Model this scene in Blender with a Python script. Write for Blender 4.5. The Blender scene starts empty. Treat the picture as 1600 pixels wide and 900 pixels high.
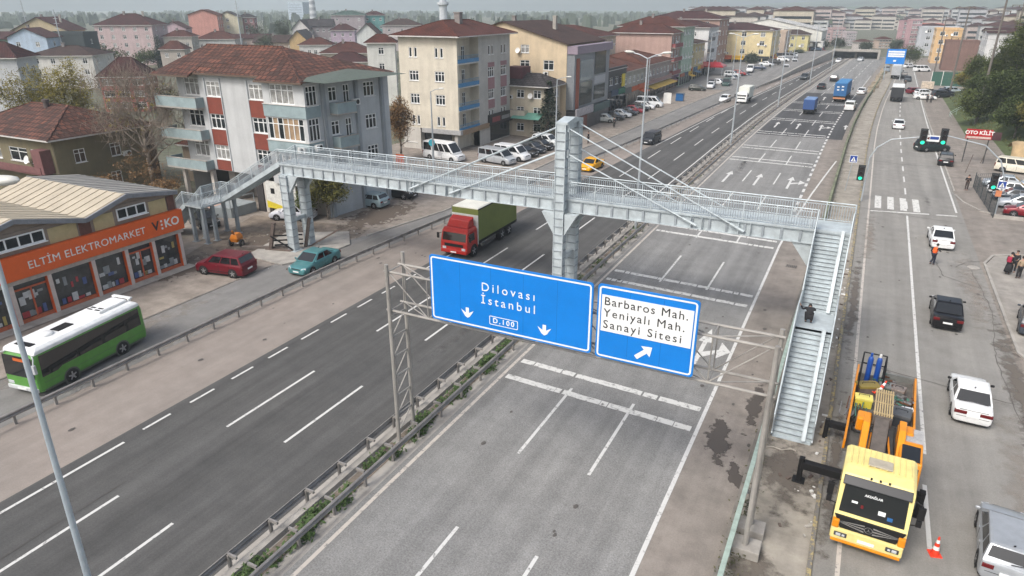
import bpy, bmesh, math, random
from math import sin, cos, pi, radians, atan2, hypot, sqrt
from mathutils import Vector, Matrix
random.seed(7)
S = bpy.context.scene
COL = S.collection

# ------------------------------------------------------------------ camera, sky, sun, exposure
H = 19.0
PITCH, YAW = radians(22.41), radians(26.88)
cd = bpy.data.cameras.new('camera'); cam = bpy.data.objects.new('camera', cd); COL.objects.link(cam)
cd.sensor_width = 36.0; cd.lens = 36.0 * 1067.0 / 1600.0
cd.clip_start = 0.2; cd.clip_end = 9000
cam.location = (0, 0, H); cam.rotation_euler = (pi/2 - PITCH, 0, 0)
S.camera = cam
SUN_EL, SUN_AZ = radians(49), radians(200)
w = bpy.data.worlds.new("World"); S.world = w; w.use_nodes = True
nt = w.node_tree; nt.nodes.clear()
sky = nt.nodes.new('ShaderNodeTexSky'); sky.sky_type = 'NISHITA'; sky.sun_disc = False
sky.sun_elevation = SUN_EL; sky.sun_rotation = SUN_AZ; sky.altitude = 100
sky.air_density = 1.0; sky.dust_density = 6.0; sky.ozone_density = 1.0
hs = nt.nodes.new('ShaderNodeHueSaturation'); hs.inputs['Saturation'].default_value = 0.66
bg = nt.nodes.new('ShaderNodeBackground'); bg.inputs['Strength'].default_value = 0.15
wo = nt.nodes.new('ShaderNodeOutputWorld')
nt.links.new(sky.outputs[0], hs.inputs['Color']); nt.links.new(hs.outputs[0], bg.inputs[0]); nt.links.new(bg.outputs[0], wo.inputs[0])
ld = bpy.data.lights.new('sun', 'SUN'); ld.energy = 1.25; ld.angle = radians(15); ld.color = (1.0, 0.97, 0.92)
sun = bpy.data.objects.new('sun', ld); COL.objects.link(sun)
sdir = Vector((sin(SUN_AZ)*cos(SUN_EL), cos(SUN_AZ)*cos(SUN_EL), sin(SUN_EL)))
sun.rotation_euler = sdir.to_track_quat('Z', 'Y').to_euler(); sun.location = (0, 0, 60)
S.view_settings.view_transform = 'Standard'; S.view_settings.look = 'None'
S.view_settings.gamma = 1.0; S.view_settings.use_curve_mapping = False
S.view_settings.exposure = 0.36
S.cycles.use_denoising = True
S.cycles.volume_bounces = 1
S.cycles.max_bounces = 6; S.cycles.diffuse_bounces = 2; S.cycles.glossy_bounces = 3; S.cycles.transmission_bounces = 3
S.cycles.caustics_reflective = False; S.cycles.caustics_refractive = False

# ------------------------------------------------------------------ pixel <-> place (for measuring where things stand)
_c, _s = cos(YAW), sin(YAW)
def ray(px, py):
    u = (px-800)/1067.0; v = (py-450)/1067.0
    d = (u, cos(PITCH)-v*sin(PITCH), -sin(PITCH)-v*cos(PITCH))
    return d[0]*_c - d[1]*_s, d[0]*_s + d[1]*_c, d[2]
# the view looks YAW to the left of the road's direction (+Y)
cam.rotation_euler = (pi/2 - PITCH, 0, YAW)
def at(px, py, z=0.0):
    dx, dy, dz = ray(px, py); t = (z-H)/dz
    return dx*t, dy*t
def at_y(px, py, Y):
    dx, dy, dz = ray(px, py); t = Y/dy
    return dx*t, H+dz*t
def at_x(px, py, X):
    dx, dy, dz = ray(px, py); t = X/dx
    return dy*t, H+dz*t

# ------------------------------------------------------------------ materials
def lin(c):
    if isinstance(c, str):
        c = tuple(int(c[i:i+2], 16)/255 for i in (0, 2, 4))
        return tuple(x/12.92 if x <= .04045 else ((x+.055)/1.055)**2.4 for x in c)
    return tuple(c)
MATS = {}
def mat(name, col, rough=.7, metal=0.0, var=.18, scale=3.0, bump=0.0, bscale=40.0, coat=0.0, spec=.5, emit=0.0, detail=6.0):
    """plain surface with uneven tone (two scales of noise) and a fine bump"""
    if name in MATS: return MATS[name]
    m = bpy.data.materials.new(name); m.use_nodes = True; MATS[name] = m
    n = m.node_tree.nodes; l = m.node_tree.links; b = n['Principled BSDF']
    c = lin(col); b.inputs['Roughness'].default_value = rough; b.inputs['Metallic'].default_value = metal
    b.inputs['Coat Weight'].default_value = coat; b.inputs['Specular IOR Level'].default_value = spec
    b.inputs['Base Color'].default_value = (*c, 1)
    m.diffuse_color = (*c, 1)
    if var > 0:
        tc = n.new('ShaderNodeTexCoord'); no = n.new('ShaderNodeTexNoise')
        no.inputs['Scale'].default_value = scale; no.inputs['Detail'].default_value = detail; no.inputs['Roughness'].default_value = .65
        l.new(tc.outputs['Object'], no.inputs['Vector'])
        r = n.new('ShaderNodeMapRange'); r.inputs['From Min'].default_value = .3; r.inputs['From Max'].default_value = .7
        r.inputs['To Min'].default_value = 1-var; r.inputs['To Max'].default_value = 1+var
        l.new(no.outputs['Fac'], r.inputs['Value'])
        mx = n.new('ShaderNodeVectorMath'); mx.operation = 'SCALE'; mx.inputs[0].default_value = c
        l.new(r.outputs[0], mx.inputs['Scale']); l.new(mx.outputs[0], b.inputs['Base Color'])
        if bump > 0:
            nb = n.new('ShaderNodeTexNoise'); nb.inputs['Scale'].default_value = bscale; l.new(tc.outputs['Object'], nb.inputs['Vector'])
            bp = n.new('ShaderNodeBump'); bp.inputs['Strength'].default_value = bump; bp.inputs['Distance'].default_value = .02
            l.new(nb.outputs['Fac'], bp.inputs['Height']); l.new(bp.outputs[0], b.inputs['Normal'])
    if emit:
        b.inputs['Emission Color'].default_value = (*c, 1); b.inputs['Emission Strength'].default_value = emit
    return m
def paint(col, rough=.32, metal=0.0):
    return mat('car_paint_%s' % (col if isinstance(col, str) else '%.2f_%.2f_%.2f' % col), col, rough, metal, var=.13, scale=1.6, coat=.28, spec=.4)
def wallm(col, var=.14):
    """painted render: blotches plus rain streaks running down the wall"""
    name = 'render_%s' % (col if isinstance(col, str) else '%.2f_%.2f_%.2f' % col)
    if name in MATS: return MATS[name]
    m = mat(name, col, .9, 0, var=var, scale=.45, bump=.2, bscale=16, detail=9); n, l = m.node_tree.nodes, m.node_tree.links; b = n['Principled BSDF']
    src = b.inputs['Base Color'].links[0].from_socket
    tc = n.new('ShaderNodeTexCoord'); mp = n.new('ShaderNodeMapping'); mp.inputs['Scale'].default_value = (1.3,1.3,.11); l.new(tc.outputs['Object'], mp.inputs[0])
    no = n.new('ShaderNodeTexNoise'); no.inputs['Scale'].default_value = 1.0; no.inputs['Detail'].default_value = 7; no.inputs['Roughness'].default_value = .7; l.new(mp.outputs[0], no.inputs['Vector'])
    r = n.new('ShaderNodeMapRange'); r.inputs['From Min'].default_value = .42; r.inputs['From Max'].default_value = .70; r.inputs['To Min'].default_value = 1.02; r.inputs['To Max'].default_value = .87; l.new(no.outputs['Fac'], r.inputs['Value'])
    v = n.new('ShaderNodeVectorMath'); v.operation = 'SCALE'; l.new(src, v.inputs[0]); l.new(r.outputs[0], v.inputs['Scale']); l.new(v.outputs[0], b.inputs['Base Color'])
    return m

def nodes(m): return m.node_tree.nodes, m.node_tree.links, m.node_tree.nodes['Principled BSDF']
def tilem(name, c1, c2, row=.33, colw=.22, bump=.9, moss=None):
    """clay tiles: courses run along the eaves (UV in metres, v up the slope)"""
    if name in MATS: return MATS[name]
    m = bpy.data.materials.new(name); m.use_nodes = True; MATS[name] = m
    n, l, b = nodes(m); b.inputs['Roughness'].default_value = .85
    uv = n.new('ShaderNodeUVMap'); br = n.new('ShaderNodeTexBrick')
    br.inputs['Scale'].default_value = 1; br.inputs['Brick Width'].default_value = colw; br.inputs['Row Height'].default_value = row
    br.inputs['Mortar Size'].default_value = .085; br.inputs['Mortar Smooth'].default_value = .6; br.inputs['Bias'].default_value = 0
    br.inputs['Color1'].default_value = (*lin(c1), 1); br.inputs['Color2'].default_value = (*lin(c2), 1)
    br.inputs['Mortar'].default_value = (*[x*.28 for x in lin(c1)], 1)
    no0 = n.new('ShaderNodeTexNoise'); no0.inputs['Scale'].default_value = 3.0
    va = n.new('ShaderNodeMixRGB'); va.inputs[0].default_value = .06
    l.new(uv.outputs[0], no0.inputs['Vector']); l.new(uv.outputs[0], va.inputs[1]); l.new(no0.outputs['Color'], va.inputs[2]); l.new(va.outputs[0], br.inputs['Vector'])
    no = n.new('ShaderNodeTexNoise'); no.inputs['Scale'].default_value = .5; no.inputs['Detail'].default_value = 8
    l.new(uv.outputs[0], no.inputs['Vector'])
    r = n.new('ShaderNodeMapRange'); r.inputs['From Min'].default_value = .3; r.inputs['From Max'].default_value = .7; r.inputs['To Min'].default_value = .62; r.inputs['To Max'].default_value = 1.3
    l.new(no.outputs['Fac'], r.inputs['Value'])
    mx = n.new('ShaderNodeVectorMath'); mx.operation = 'SCALE'; l.new(br.outputs['Color'], mx.inputs[0]); l.new(r.outputs[0], mx.inputs['Scale'])
    l.new(mx.outputs[0], b.inputs['Base Color'])
    wv = n.new('ShaderNodeTexWave'); wv.wave_type = 'BANDS'; wv.bands_direction = 'Y'; wv.wave_profile = 'SAW'
    wv.inputs['Scale'].default_value = 1/row/ (2*pi) * pi / pi * 1.0 * 2*pi/ (2*pi) * 2*pi/ 6.2832 * 1.0
    sep = n.new('ShaderNodeSeparateXYZ'); l.new(uv.outputs[0], sep.inputs[0])
    dv = n.new('ShaderNodeMath'); dv.operation = 'DIVIDE'; dv.inputs[1].default_value = row; l.new(sep.outputs[1], dv.inputs[0])
    fr = n.new('ShaderNodeMath'); fr.operation = 'FRACT'; l.new(dv.outputs[0], fr.inputs[0])
    ad = n.new('ShaderNodeMath'); ad.operation = 'ADD'; l.new(fr.outputs[0], ad.inputs[0]); l.new(br.outputs['Fac'], ad.inputs[1])
    iv = n.new('ShaderNodeMath'); iv.operation = 'MULTIPLY'; iv.inputs[1].default_value = -1; l.new(ad.outputs[0], iv.inputs[0])
    n.remove(wv)
    bp = n.new('ShaderNodeBump'); bp.inputs['Strength'].default_value = bump; bp.inputs['Distance'].default_value = .08
    l.new(iv.outputs[0], bp.inputs['Height']); l.new(bp.outputs[0], b.inputs['Normal'])
    return m

def asphaltm(name, c, c2, rough=.9, streak=.12, patch=.25, speck=.25):
    """road surface: aggregate speckle, long wheel streaks along the road (Y) and blotchy patches"""
    m = bpy.data.materials.new(name); m.use_nodes = True; MATS[name] = m
    n, l, b = nodes(m); b.inputs['Roughness'].default_value = rough; b.inputs['Specular IOR Level'].default_value = .3
    tc = n.new('ShaderNodeTexCoord')
    def noise(scale, det, mp=None, ro=.6):
        no = n.new('ShaderNodeTexNoise'); no.inputs['Scale'].default_value = scale; no.inputs['Detail'].default_value = det; no.inputs['Roughness'].default_value = ro
        if mp:
            mpn = n.new('ShaderNodeMapping'); mpn.inputs['Scale'].default_value = mp; l.new(tc.outputs['Object'], mpn.inputs[0]); l.new(mpn.outputs[0], no.inputs['Vector'])
        else: l.new(tc.outputs['Object'], no.inputs['Vector'])
        return no
    def rng(no, lo, hi, a=.3, bb=.7):
        r = n.new('ShaderNodeMapRange'); r.inputs['From Min'].default_value = a; r.inputs['From Max'].default_value = bb
        r.inputs['To Min'].default_value = lo; r.inputs['To Max'].default_value = hi; l.new(no.outputs['Fac'], r.inputs['Value']); return r
    n1 = rng(noise(.16, 8), 0, 1); mixc = n.new('ShaderNodeMixRGB')
    mixc.inputs[1].default_value = (*lin(c), 1); mixc.inputs[2].default_value = (*lin(c2), 1); l.new(n1.outputs[0], mixc.inputs[0])
    st = rng(noise(1.0, 5, (1.1, .035, 1)), 1-streak, 1+streak)
    st2 = rng(noise(1.0, 4, (.45, .012, 1)), 1-streak*.8, 1+streak*.8)
    sp = rng(noise(15, 4, None, .85), 1-speck, 1+speck)
    bl = rng(noise(.9, 6), 1-patch*.4, 1+patch*.4)
    cur = None
    for f in (st, st2, sp, bl):
        v = n.new('ShaderNodeVectorMath'); v.operation = 'SCALE'
        l.new((mixc if cur is None else cur).outputs[0], v.inputs[0]); l.new(f.outputs[0], v.inputs['Scale']); cur = v
    l.new(cur.outputs[0], b.inputs['Base Color'])
    nb = noise(60, 2); bp = n.new('ShaderNodeBump'); bp.inputs['Strength'].default_value = .35; bp.inputs['Distance'].default_value = .01
    l.new(nb.outputs['Fac'], bp.inputs['Height']); l.new(bp.outputs[0], b.inputs['Normal'])
    return m
def wornpaint(name, col, wear=.5):
    """road paint with chips worn through to the asphalt"""
    m = bpy.data.materials.new(name); m.use_nodes = True; MATS[name] = m
    n, l, b = nodes(m); b.inputs['Roughness'].default_value = .8
    tc = n.new('ShaderNodeTexCoord'); no = n.new('ShaderNodeTexNoise'); no.inputs['Scale'].default_value = 3.5; no.inputs['Detail'].default_value = 9; no.inputs['Roughness'].default_value = .75
    l.new(tc.outputs['Object'], no.inputs['Vector'])
    r = n.new('ShaderNodeMapRange'); r.inputs['From Min'].default_value = wear-.06; r.inputs['From Max'].default_value = wear+.06
    l.new(no.outputs['Fac'], r.inputs['Value'])
    mx = n.new('ShaderNodeMixRGB'); mx.inputs[1].default_value = (*lin(col), 1); mx.inputs[2].default_value = (.16, .155, .15, 1)
    l.new(r.outputs[0], mx.inputs[0]); l.new(mx.outputs[0], b.inputs['Base Color'])
    return m
def leafm(name, c1, c2):
    m = bpy.data.materials.new(name); m.use_nodes = True; MATS[name] = m
    n, l, b = nodes(m); b.inputs['Roughness'].default_value = .75; b.inputs['Specular IOR Level'].default_value = .25
    g = n.new('ShaderNodeNewGeometry'); tc = n.new('ShaderNodeTexCoord'); no = n.new('ShaderNodeTexNoise'); no.inputs['Scale'].default_value = .7; no.inputs['Detail'].default_value = 3
    l.new(tc.outputs['Object'], no.inputs['Vector'])
    ad = n.new('ShaderNodeMath'); ad.operation = 'MULTIPLY_ADD'; ad.inputs[1].default_value = .6
    l.new(g.outputs['Random Per Island'], ad.inputs[0])
    s2 = n.new('ShaderNodeMath'); s2.operation = 'MULTIPLY'; s2.inputs[1].default_value = .55; l.new(no.outputs['Fac'], s2.inputs[0]); l.new(s2.outputs[0], ad.inputs[2])
    mx = n.new('ShaderNodeMixRGB'); mx.inputs[1].default_value = (*lin(c1), 1); mx.inputs[2].default_value = (*lin(c2), 1)
    l.new(ad.outputs[0], mx.inputs[0]); l.new(mx.outputs[0], b.inputs['Base Color'])
    return m

GLASS = mat('window_glass', (.018,.024,.028), .08, 0, var=.5, scale=.8, spec=.45)
GLASS_CURTAIN = mat('window_with_curtain', (.30, .30, .29), .25, 0, var=.6, scale=2.2, spec=.8)
CARGLASS = mat('car_glass', (.012, .014, .016), .05, 0, var=0, spec=.8)
def stainm(name, c, edge=.30, rough=.5, soft=.14, amax=1.0):
    """a stain with its own ragged outline on a thin sheet"""
    m = bpy.data.materials.new(name); m.use_nodes = True; MATS[name] = m
    n, l, b = nodes(m); b.inputs['Base Color'].default_value = (*lin(c), 1); b.inputs['Roughness'].default_value = rough
    tc = n.new('ShaderNodeTexCoord'); v = n.new('ShaderNodeVectorMath'); v.operation = 'SUBTRACT'; v.inputs[1].default_value = (.5,.5,.5); l.new(tc.outputs['Generated'], v.inputs[0])
    sp = n.new('ShaderNodeVectorMath'); sp.operation = 'MULTIPLY'; sp.inputs[1].default_value = (2,2,0); l.new(v.outputs[0], sp.inputs[0])
    ln = n.new('ShaderNodeVectorMath'); ln.operation = 'LENGTH'; l.new(sp.outputs[0], ln.inputs[0])
    no = n.new('ShaderNodeTexNoise'); no.inputs['Scale'].default_value = 1.1; no.inputs['Detail'].default_value = 8; no.inputs['Roughness'].default_value = .62; l.new(tc.outputs['Object'], no.inputs['Vector'])
    ma = n.new('ShaderNodeMath'); ma.operation = 'MULTIPLY_ADD'; ma.inputs[1].default_value = 2.6; l.new(no.outputs['Fac'], ma.inputs[0]); 
    neg = n.new('ShaderNodeMath'); neg.operation = 'MULTIPLY'; neg.inputs[1].default_value = -1; l.new(ln.outputs['Value'], neg.inputs[0]); l.new(neg.outputs[0], ma.inputs[2])
    r = n.new('ShaderNodeMapRange'); r.inputs['From Min'].default_value = edge+.30; r.inputs['From Max'].default_value = edge+.30+soft; r.inputs['To Max'].default_value = amax; l.new(ma.outputs[0], r.inputs['Value'])
    l.new(r.outputs[0], b.inputs['Alpha']); return m
BLACK = mat('black_plastic', (.014,.014,.015), .6, 0, var=.2, spec=.25)
TYRE = mat('tyre_rubber', (.022, .022, .022), .85, 0, var=.2)
RIM = mat('alloy_rim', (.42, .43, .44), .35, .7, var=.15)
CHROME = mat('chrome_trim', (.6, .6, .6), .2, .9, var=0)
WHITE = mat('white_paint', (.78, .78, .76), .5, 0, var=.06)
PVC = mat('white_window_frame', (.84,.85,.84), .5, 0, var=.08)
LAMPH = mat('lamp_housing', (.05,.052,.055), .3, 0, var=0)
HEADL = mat('headlamp_glass', (.62, .65, .68), .12, .2, var=0)
TAILL = mat('tail_lamp_red', (.13,.008,.01), .2, 0, var=.1)
AMBER = mat('amber_lamp', (.7, .22, .02), .25, 0, var=0)
STEEL = mat('galvanised_steel', (.50, .56, .585), .52, .2, var=.2, scale=1.6, detail=10)
STEELD = mat('galvanised_steel_dark', (.33, .37, .40), .6, .2, var=.2, scale=1.4)  # darker steel that sets ribs, stiffeners and bars off as lines
DULLSTEEL = mat('weathered_guard_rail', (.30, .285, .27), .6, .4, var=.3, scale=1.3)
CONC = mat('concrete', (.36, .34, .31), .92, 0, var=.3, scale=.9, bump=.3, bscale=20, detail=9)
CONCD = mat('concrete_dirty', (.20, .185, .165), .95, 0, var=.4, scale=.8, bump=.3, bscale=14, detail=9)
WOOD = mat('weathered_wood', (.13, .10, .085), .9, 0, var=.35, scale=2.0)
BARK = mat('bark', (.17, .145, .12), .95, 0, var=.35, scale=3, bump=.6, bscale=9)
GREYPOLE = mat('painted_pole_grey', (.42, .46, .49), .5, .3, var=.12)

# ------------------------------------------------------------------ mesh building
class MB:
    def __init__(s): s.v = []; s.f = []; s.m = []
    def add(s, vs, fs, m=0):
        o = len(s.v); s.v += [tuple(p) for p in vs]
        for f in fs: s.f.append(tuple(i+o for i in f)); s.m.append(m)
        return s
    def face(s, pts, m=0): return s.add(pts, [tuple(range(len(pts)))], m)
    def box(s, x0, x1, y0, y1, z0, z1, m=0):
        v = [(x0,y0,z0),(x1,y0,z0),(x1,y1,z0),(x0,y1,z0),(x0,y0,z1),(x1,y0,z1),(x1,y1,z1),(x0,y1,z1)]
        return s.add(v, [(3,2,1,0),(4,5,6,7),(0,1,5,4),(1,2,6,5),(2,3,7,6),(3,0,4,7)], m)
    def cbox(s, c, size, m=0, rz=0, tilt=None):
        R = Matrix.Rotation(rz, 3, 'Z')
        if tilt: R = R @ Matrix.Rotation(tilt, 3, 'X')
        hx, hy, hz = (q/2 for q in size)
        v = [Vector(c) + R @ Vector((a*hx, b*hy, d*hz)) for d in (-1,1) for a,b in ((-1,-1),(1,-1),(1,1),(-1,1))]
        return s.add(v, [(3,2,1,0),(4,5,6,7),(0,1,5,4),(1,2,6,5),(2,3,7,6),(3,0,4,7)], m)
    def beam(s, a, b, w, h, m=0, up=(0,0,1)):
        a = Vector(a); b = Vector(b); d = (b-a).normalized(); u = Vector(up)
        x = d.cross(u)
        if x.length < 1e-4: x = d.cross(Vector((0,1,0)))
        x.normalize(); z = x.cross(d).normalized(); x *= w/2; z *= h/2
        v = [a-x-z, a+x-z, a+x+z, a-x+z, b-x-z, b+x-z, b+x+z, b-x+z]
        return s.add(v, [(0,1,2,3),(7,6,5,4),(0,4,5,1),(1,5,6,2),(2,6,7,3),(3,7,4,0)], m)
    def tube(s, a, b, r0, r1=None, n=8, m=0, caps=True):
        r1 = r0 if r1 is None else r1
        a = Vector(a); b = Vector(b); d = (b-a).normalized()
        x = d.cross(Vector((0,0,1)))
        if x.length < 1e-4: x = Vector((1,0,0))
        x.normalize(); y = d.cross(x)
        v = []
        for p, r in ((a, r0), (b, r1)):
            for i in range(n):
                t = 2*pi*i/n; v.append(p + x*(r*cos(t)) + y*(r*sin(t)))
        f = [(i, (i+1)%n, n+(i+1)%n, n+i) for i in range(n)]
        if caps: f += [tuple(range(n-1,-1,-1)), tuple(range(n, 2*n))]
        return s.add(v, f, m)
    def path(s, pts, r, n=8, m=0, r1=None):
        r1 = r if r1 is None else r1
        k = len(pts)-1
        for i in range(k):
            s.tube(pts[i], pts[i+1], r+(r1-r)*i/k, r+(r1-r)*(i+1)/k, n, m)
        return s
    def poly(s, pts, z0, z1, m=0):
        n = len(pts)
        v = [(x, y, z0) for x, y in pts] + [(x, y, z1) for x, y in pts]
        return s.add(v, [tuple(range(n-1,-1,-1)), tuple(range(n, 2*n))] + [(i, (i+1)%n, n+(i+1)%n, n+i) for i in range(n)], m)
    def prof(s, pts, x0, x1, m=0):
        """profile in (y,z), extruded along x"""
        n = len(pts)
        v = [(x0, y, z) for y, z in pts] + [(x1, y, z) for y, z in pts]
        return s.add(v, [tuple(range(n)), tuple(range(2*n-1, n-1, -1))] + [(i, n+i, n+(i+1)%n, (i+1)%n) for i in range(n)], m)
    def profy(s, pts, y0, y1, m=0):
        """profile in (x,z), extruded along y"""
        n = len(pts)
        v = [(x, y0, z) for x, z in pts] + [(x, y1, z) for x, z in pts]
        return s.add(v, [tuple(range(n)), tuple(range(2*n-1, n-1, -1))] + [(i, n+i, n+(i+1)%n, (i+1)%n) for i in range(n)], m)
    def loft(s, rings, m=0, caps=True, closed=True):
        n = len(rings[0]); o = []
        for r in rings: o += list(r)
        f = []
        for k in range(len(rings)-1):
            for i in range(n if closed else n-1):
                f.append((k*n+i, k*n+(i+1)%n, (k+1)*n+(i+1)%n, (k+1)*n+i))
        if caps: f += [tuple(range(n-1,-1,-1)), tuple(range((len(rings)-1)*n, len(rings)*n))]
        return s.add(o, f, m)
    def lathe(s, prof, n=16, m=0, c=(0,0,0)):
        return s.loft([[(c[0]+r*cos(2*pi*i/n), c[1]+r*sin(2*pi*i/n), c[2]+z) for i in range(n)] for r, z in prof], m)
    def disc(s, c, r, axis='x', n=16, m=0):
        pts = []
        for i in range(n):
            t = 2*pi*i/n
            if axis == 'x': pts.append((c[0], c[1]+r*cos(t), c[2]+r*sin(t)))
            elif axis == 'y': pts.append((c[0]+r*cos(t), c[1], c[2]+r*sin(t)))
            else: pts.append((c[0]+r*cos(t), c[1]+r*sin(t), c[2]))
        return s.face(pts, m)
    def mesh(s, name, mats, smooth=False, uv=False):
        me = bpy.data.meshes.new(name); me.from_pydata(s.v, [], s.f)
        for m in (mats if isinstance(mats, (list, tuple)) else [mats]): me.materials.append(m)
        me.polygons.foreach_set('material_index', s.m)
        if smooth: me.polygons.foreach_set('use_smooth', [True]*len(s.f))
        me.update()
        bm = bmesh.new(); bm.from_mesh(me); bmesh.ops.recalc_face_normals(bm, faces=bm.faces[:]) if len(s.f) < 20000 else None; bm.to_mesh(me); bm.free()
        if uv:
            ul = me.uv_layers.new(name='UVMap'); Z = Vector((0,0,1))
            for p in me.polygons:
                nn = p.normal
                if nn.z < 0: nn = -nn
                ud = Z.cross(nn)
                if ud.length < 1e-3: ud = Vector((1,0,0)); vd = Vector((0,1,0))
                else: ud.normalize(); vd = nn.cross(ud)
                for li in p.loop_indices:
                    co = me.vertices[me.loops[li].vertex_index].co
                    ul.data[li].uv = (co.dot(ud), co.dot(vd))
        return me
    def build(s, name, mats, parent=None, smooth=False, uv=False, bevel=0, seg=2, loc=None, rz=0):
        return link(name, s.mesh(name, mats, smooth, uv), parent, bevel, seg, loc, rz)
def link(name, me, parent=None, bevel=0, seg=2, loc=None, rz=0):
    o = bpy.data.objects.new(name, me); COL.objects.link(o)
    if parent: o.parent = parent
    if loc: o.location = loc
    if rz: o.rotation_euler = (0, 0, rz)
    if bevel:
        b = o.modifiers.new('bevel', 'BEVEL'); b.width = bevel; b.segments = seg; b.limit_method = 'ANGLE'; b.angle_limit = radians(32)
    return o
def tag(o, label, cat, group=None):
    o['label'] = label; o['category'] = cat
    if group: o['group'] = group
    return o
def thing(name, label, cat, loc=(0,0,0), rz=0, group=None):
    o = bpy.data.objects.new(name, None); COL.objects.link(o); o.empty_display_size = .3
    o.location = loc; o.rotation_euler = (0, 0, rz)
    return tag(o, label, cat, group)
def struct(o, kind='structure'): o['kind'] = kind; return o
CACHE = {}
def cached(key, fn):
    if key not in CACHE: CACHE[key] = fn()
    return CACHE[key]
FONT_CACHE = {}
def text(s, size, m, parent, loc, rot, name='lettering', spacing=1.0, bold=.0, depth=.006, align='CENTER', shear=0):
    cu = bpy.data.curves.new(name, 'FONT'); cu.body = s; cu.size = size; cu.space_character = spacing
    cu.offset = bold; cu.extrude = depth; cu.align_x = align; cu.align_y = 'CENTER'; cu.resolution_u = 3; cu.shear = shear
    t = bpy.data.objects.new(name, cu); COL.objects.link(t)
    bpy.context.view_layer.update()
    me = bpy.data.meshes.new_from_object(t.evaluated_get(bpy.context.evaluated_depsgraph_get()))
    bpy.data.objects.remove(t)
    me.materials.clear(); me.materials.append(m)
    o = bpy.data.objects.new(name, me); COL.objects.link(o); o.parent = parent
    o.location = loc; o.rotation_euler = rot
    return o

# ------------------------------------------------------------------ road lines as polylines X(Y)
def lerp(pl, y):
    if y <= pl[0][0]: return pl[0][1]
    for (a, xa), (b, xb) in zip(pl, pl[1:]):
        if y <= b:
            t = (y-a)/(b-a); return xa + (xb-xa)*t
    return pl[-1][1]
BEND = [(-60,0),(112,0),(131,.2),(155,.8),(174,1.5),(195,2.5),(239,4.3),(300,7.0),(420,14)]
def bend(y): return lerp(BEND, y)
def zroad(y): return 0.0
GUARD = [(-60,-34.8),(38,-34.8),(52,-33.9),(81,-31.7),(103,-30.1),(138,-28.1),(197,-24.3),(308,-15.5),(330,-14)]
PINK = [(-60,-29.2),(60,-29.2),(93,-27.7),(140,-25.6),(200,-21.5),(300,-14.6),(330,-13)]
KERBL = [(-60,-40.0),(40,-39.9),(48,-37.2),(56,-36.0),(86,-35.9),(110,-34.5),(140,-33.7),(165,-32.5),(200,-29.5),(240,-25),(310,-17)]
def ys(y0, y1):
    out = [y0]; y = y0
    while y < y1-1e-6:
        step = 10 if y < 90 else 6
        y = min(y+step, y1); out.append(y)
    return out
def strip(name, fl, fr, y0, y1, z, m, kind='structure', parent=None):
    mb = MB(); Y = ys(y0, y1)
    L = [(fl(y), y, z) for y in Y]; R = [(fr(y), y, z) for y in Y]
    for i in range(len(Y)-1): mb.face([L[i], R[i], R[i+1], L[i+1]])
    o = mb.build(name, m, parent)
    if kind: struct(o, kind)
    return o
def stripto(mb, f, hw, y0, y1, z, m=0):
    Y = ys(y0, y1)
    for a, b in zip(Y, Y[1:]):
        mb.face([(f(a)-hw, a, z), (f(a)+hw, a, z), (f(b)+hw, b, z), (f(b)-hw, b, z)], m)

# ================================================================== GROUND, ROADS
A_LEFT = asphaltm('asphalt_dark', (.084,.084,.083), (.102,.101,.098), speck=.22, streak=.24)
A_RIGHT = asphaltm('asphalt_worn', (.205,.205,.200), (.240,.238,.230), speck=.42, streak=.16)
A_SERV = asphaltm('asphalt_service_road', (.235,.228,.212), (.275,.265,.245), speck=.16, streak=.12)
A_LSERV = asphaltm('asphalt_left_service', (.185,.182,.178), (.23,.225,.215), speck=.15, streak=.12)
A_PINK = asphaltm('shoulder_dusty', (.285,.247,.22), (.232,.208,.187), speck=.12, streak=.10)
A_NEW = asphaltm('asphalt_new', (.066,.067,.07), (.078,.078,.08), speck=.12, streak=.2)
A_YARD = asphaltm('forecourt_asphalt', (.23,.20,.175), (.30,.265,.23), speck=.15, streak=.04, patch=.7)
A_APRON = asphaltm('apron_dusty', (.265,.235,.208), (.215,.195,.174), speck=.14, streak=.10, patch=.5)
EARTH = asphaltm('bare_earth', (.155,.125,.10), (.24,.205,.17), speck=.3, streak=.03, patch=.9)
TOWN = asphaltm('town_ground', (.16,.15,.12), (.10,.115,.07), speck=.2, streak=0, patch=.8)
LINE = wornpaint('road_marking_white', (.62,.62,.60), .60)
LINEWORN = wornpaint('road_marking_worn', (.64,.64,.61), .585)
LINEDUST = wornpaint('road_marking_dusty', (.52,.48,.43), .585)

g = MB()
for i in range(12):
    for j in range(12):
        g.face([(-3000+500*i, -3000+500*j, 0), (-2500+500*i, -3000+500*j, 0), (-2500+500*i, -2500+500*j, 0), (-3000+500*i, -2500+500*j, 0)])
struct(g.build('ground', TOWN))
Y0 = -30
strip('parking_forecourt', lambda y: -62, KERBL and (lambda y: lerp(KERBL, y)), Y0, 300, .004, A_YARD)
strip('service_road', lambda y: lerp(KERBL, y), lambda y: lerp(GUARD, y)-.15, Y0, 308, .008, A_LSERV)
strip('shoulder', lambda y: lerp(GUARD, y)-.15, lambda y: lerp(PINK, y)+.05, Y0, 308, .004, A_PINK)
strip('carriageway', lambda y: lerp(PINK, y), lambda y: -18.1+bend(y), Y0, 330, .012, A_LEFT)
strip('carriageway', lambda y: -15.9+bend(y), lambda y: -4.55+bend(y), Y0, 330, .012, A_RIGHT)
strip('road_patch', lambda y: -15.3+bend(y), lambda y: -2.6+bend(y), 117, 182, .016, A_NEW)
strip('shoulder', lambda y: -4.6+bend(y), lambda y: -1.95+bend(y), Y0, 330, .008, A_APRON)
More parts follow.
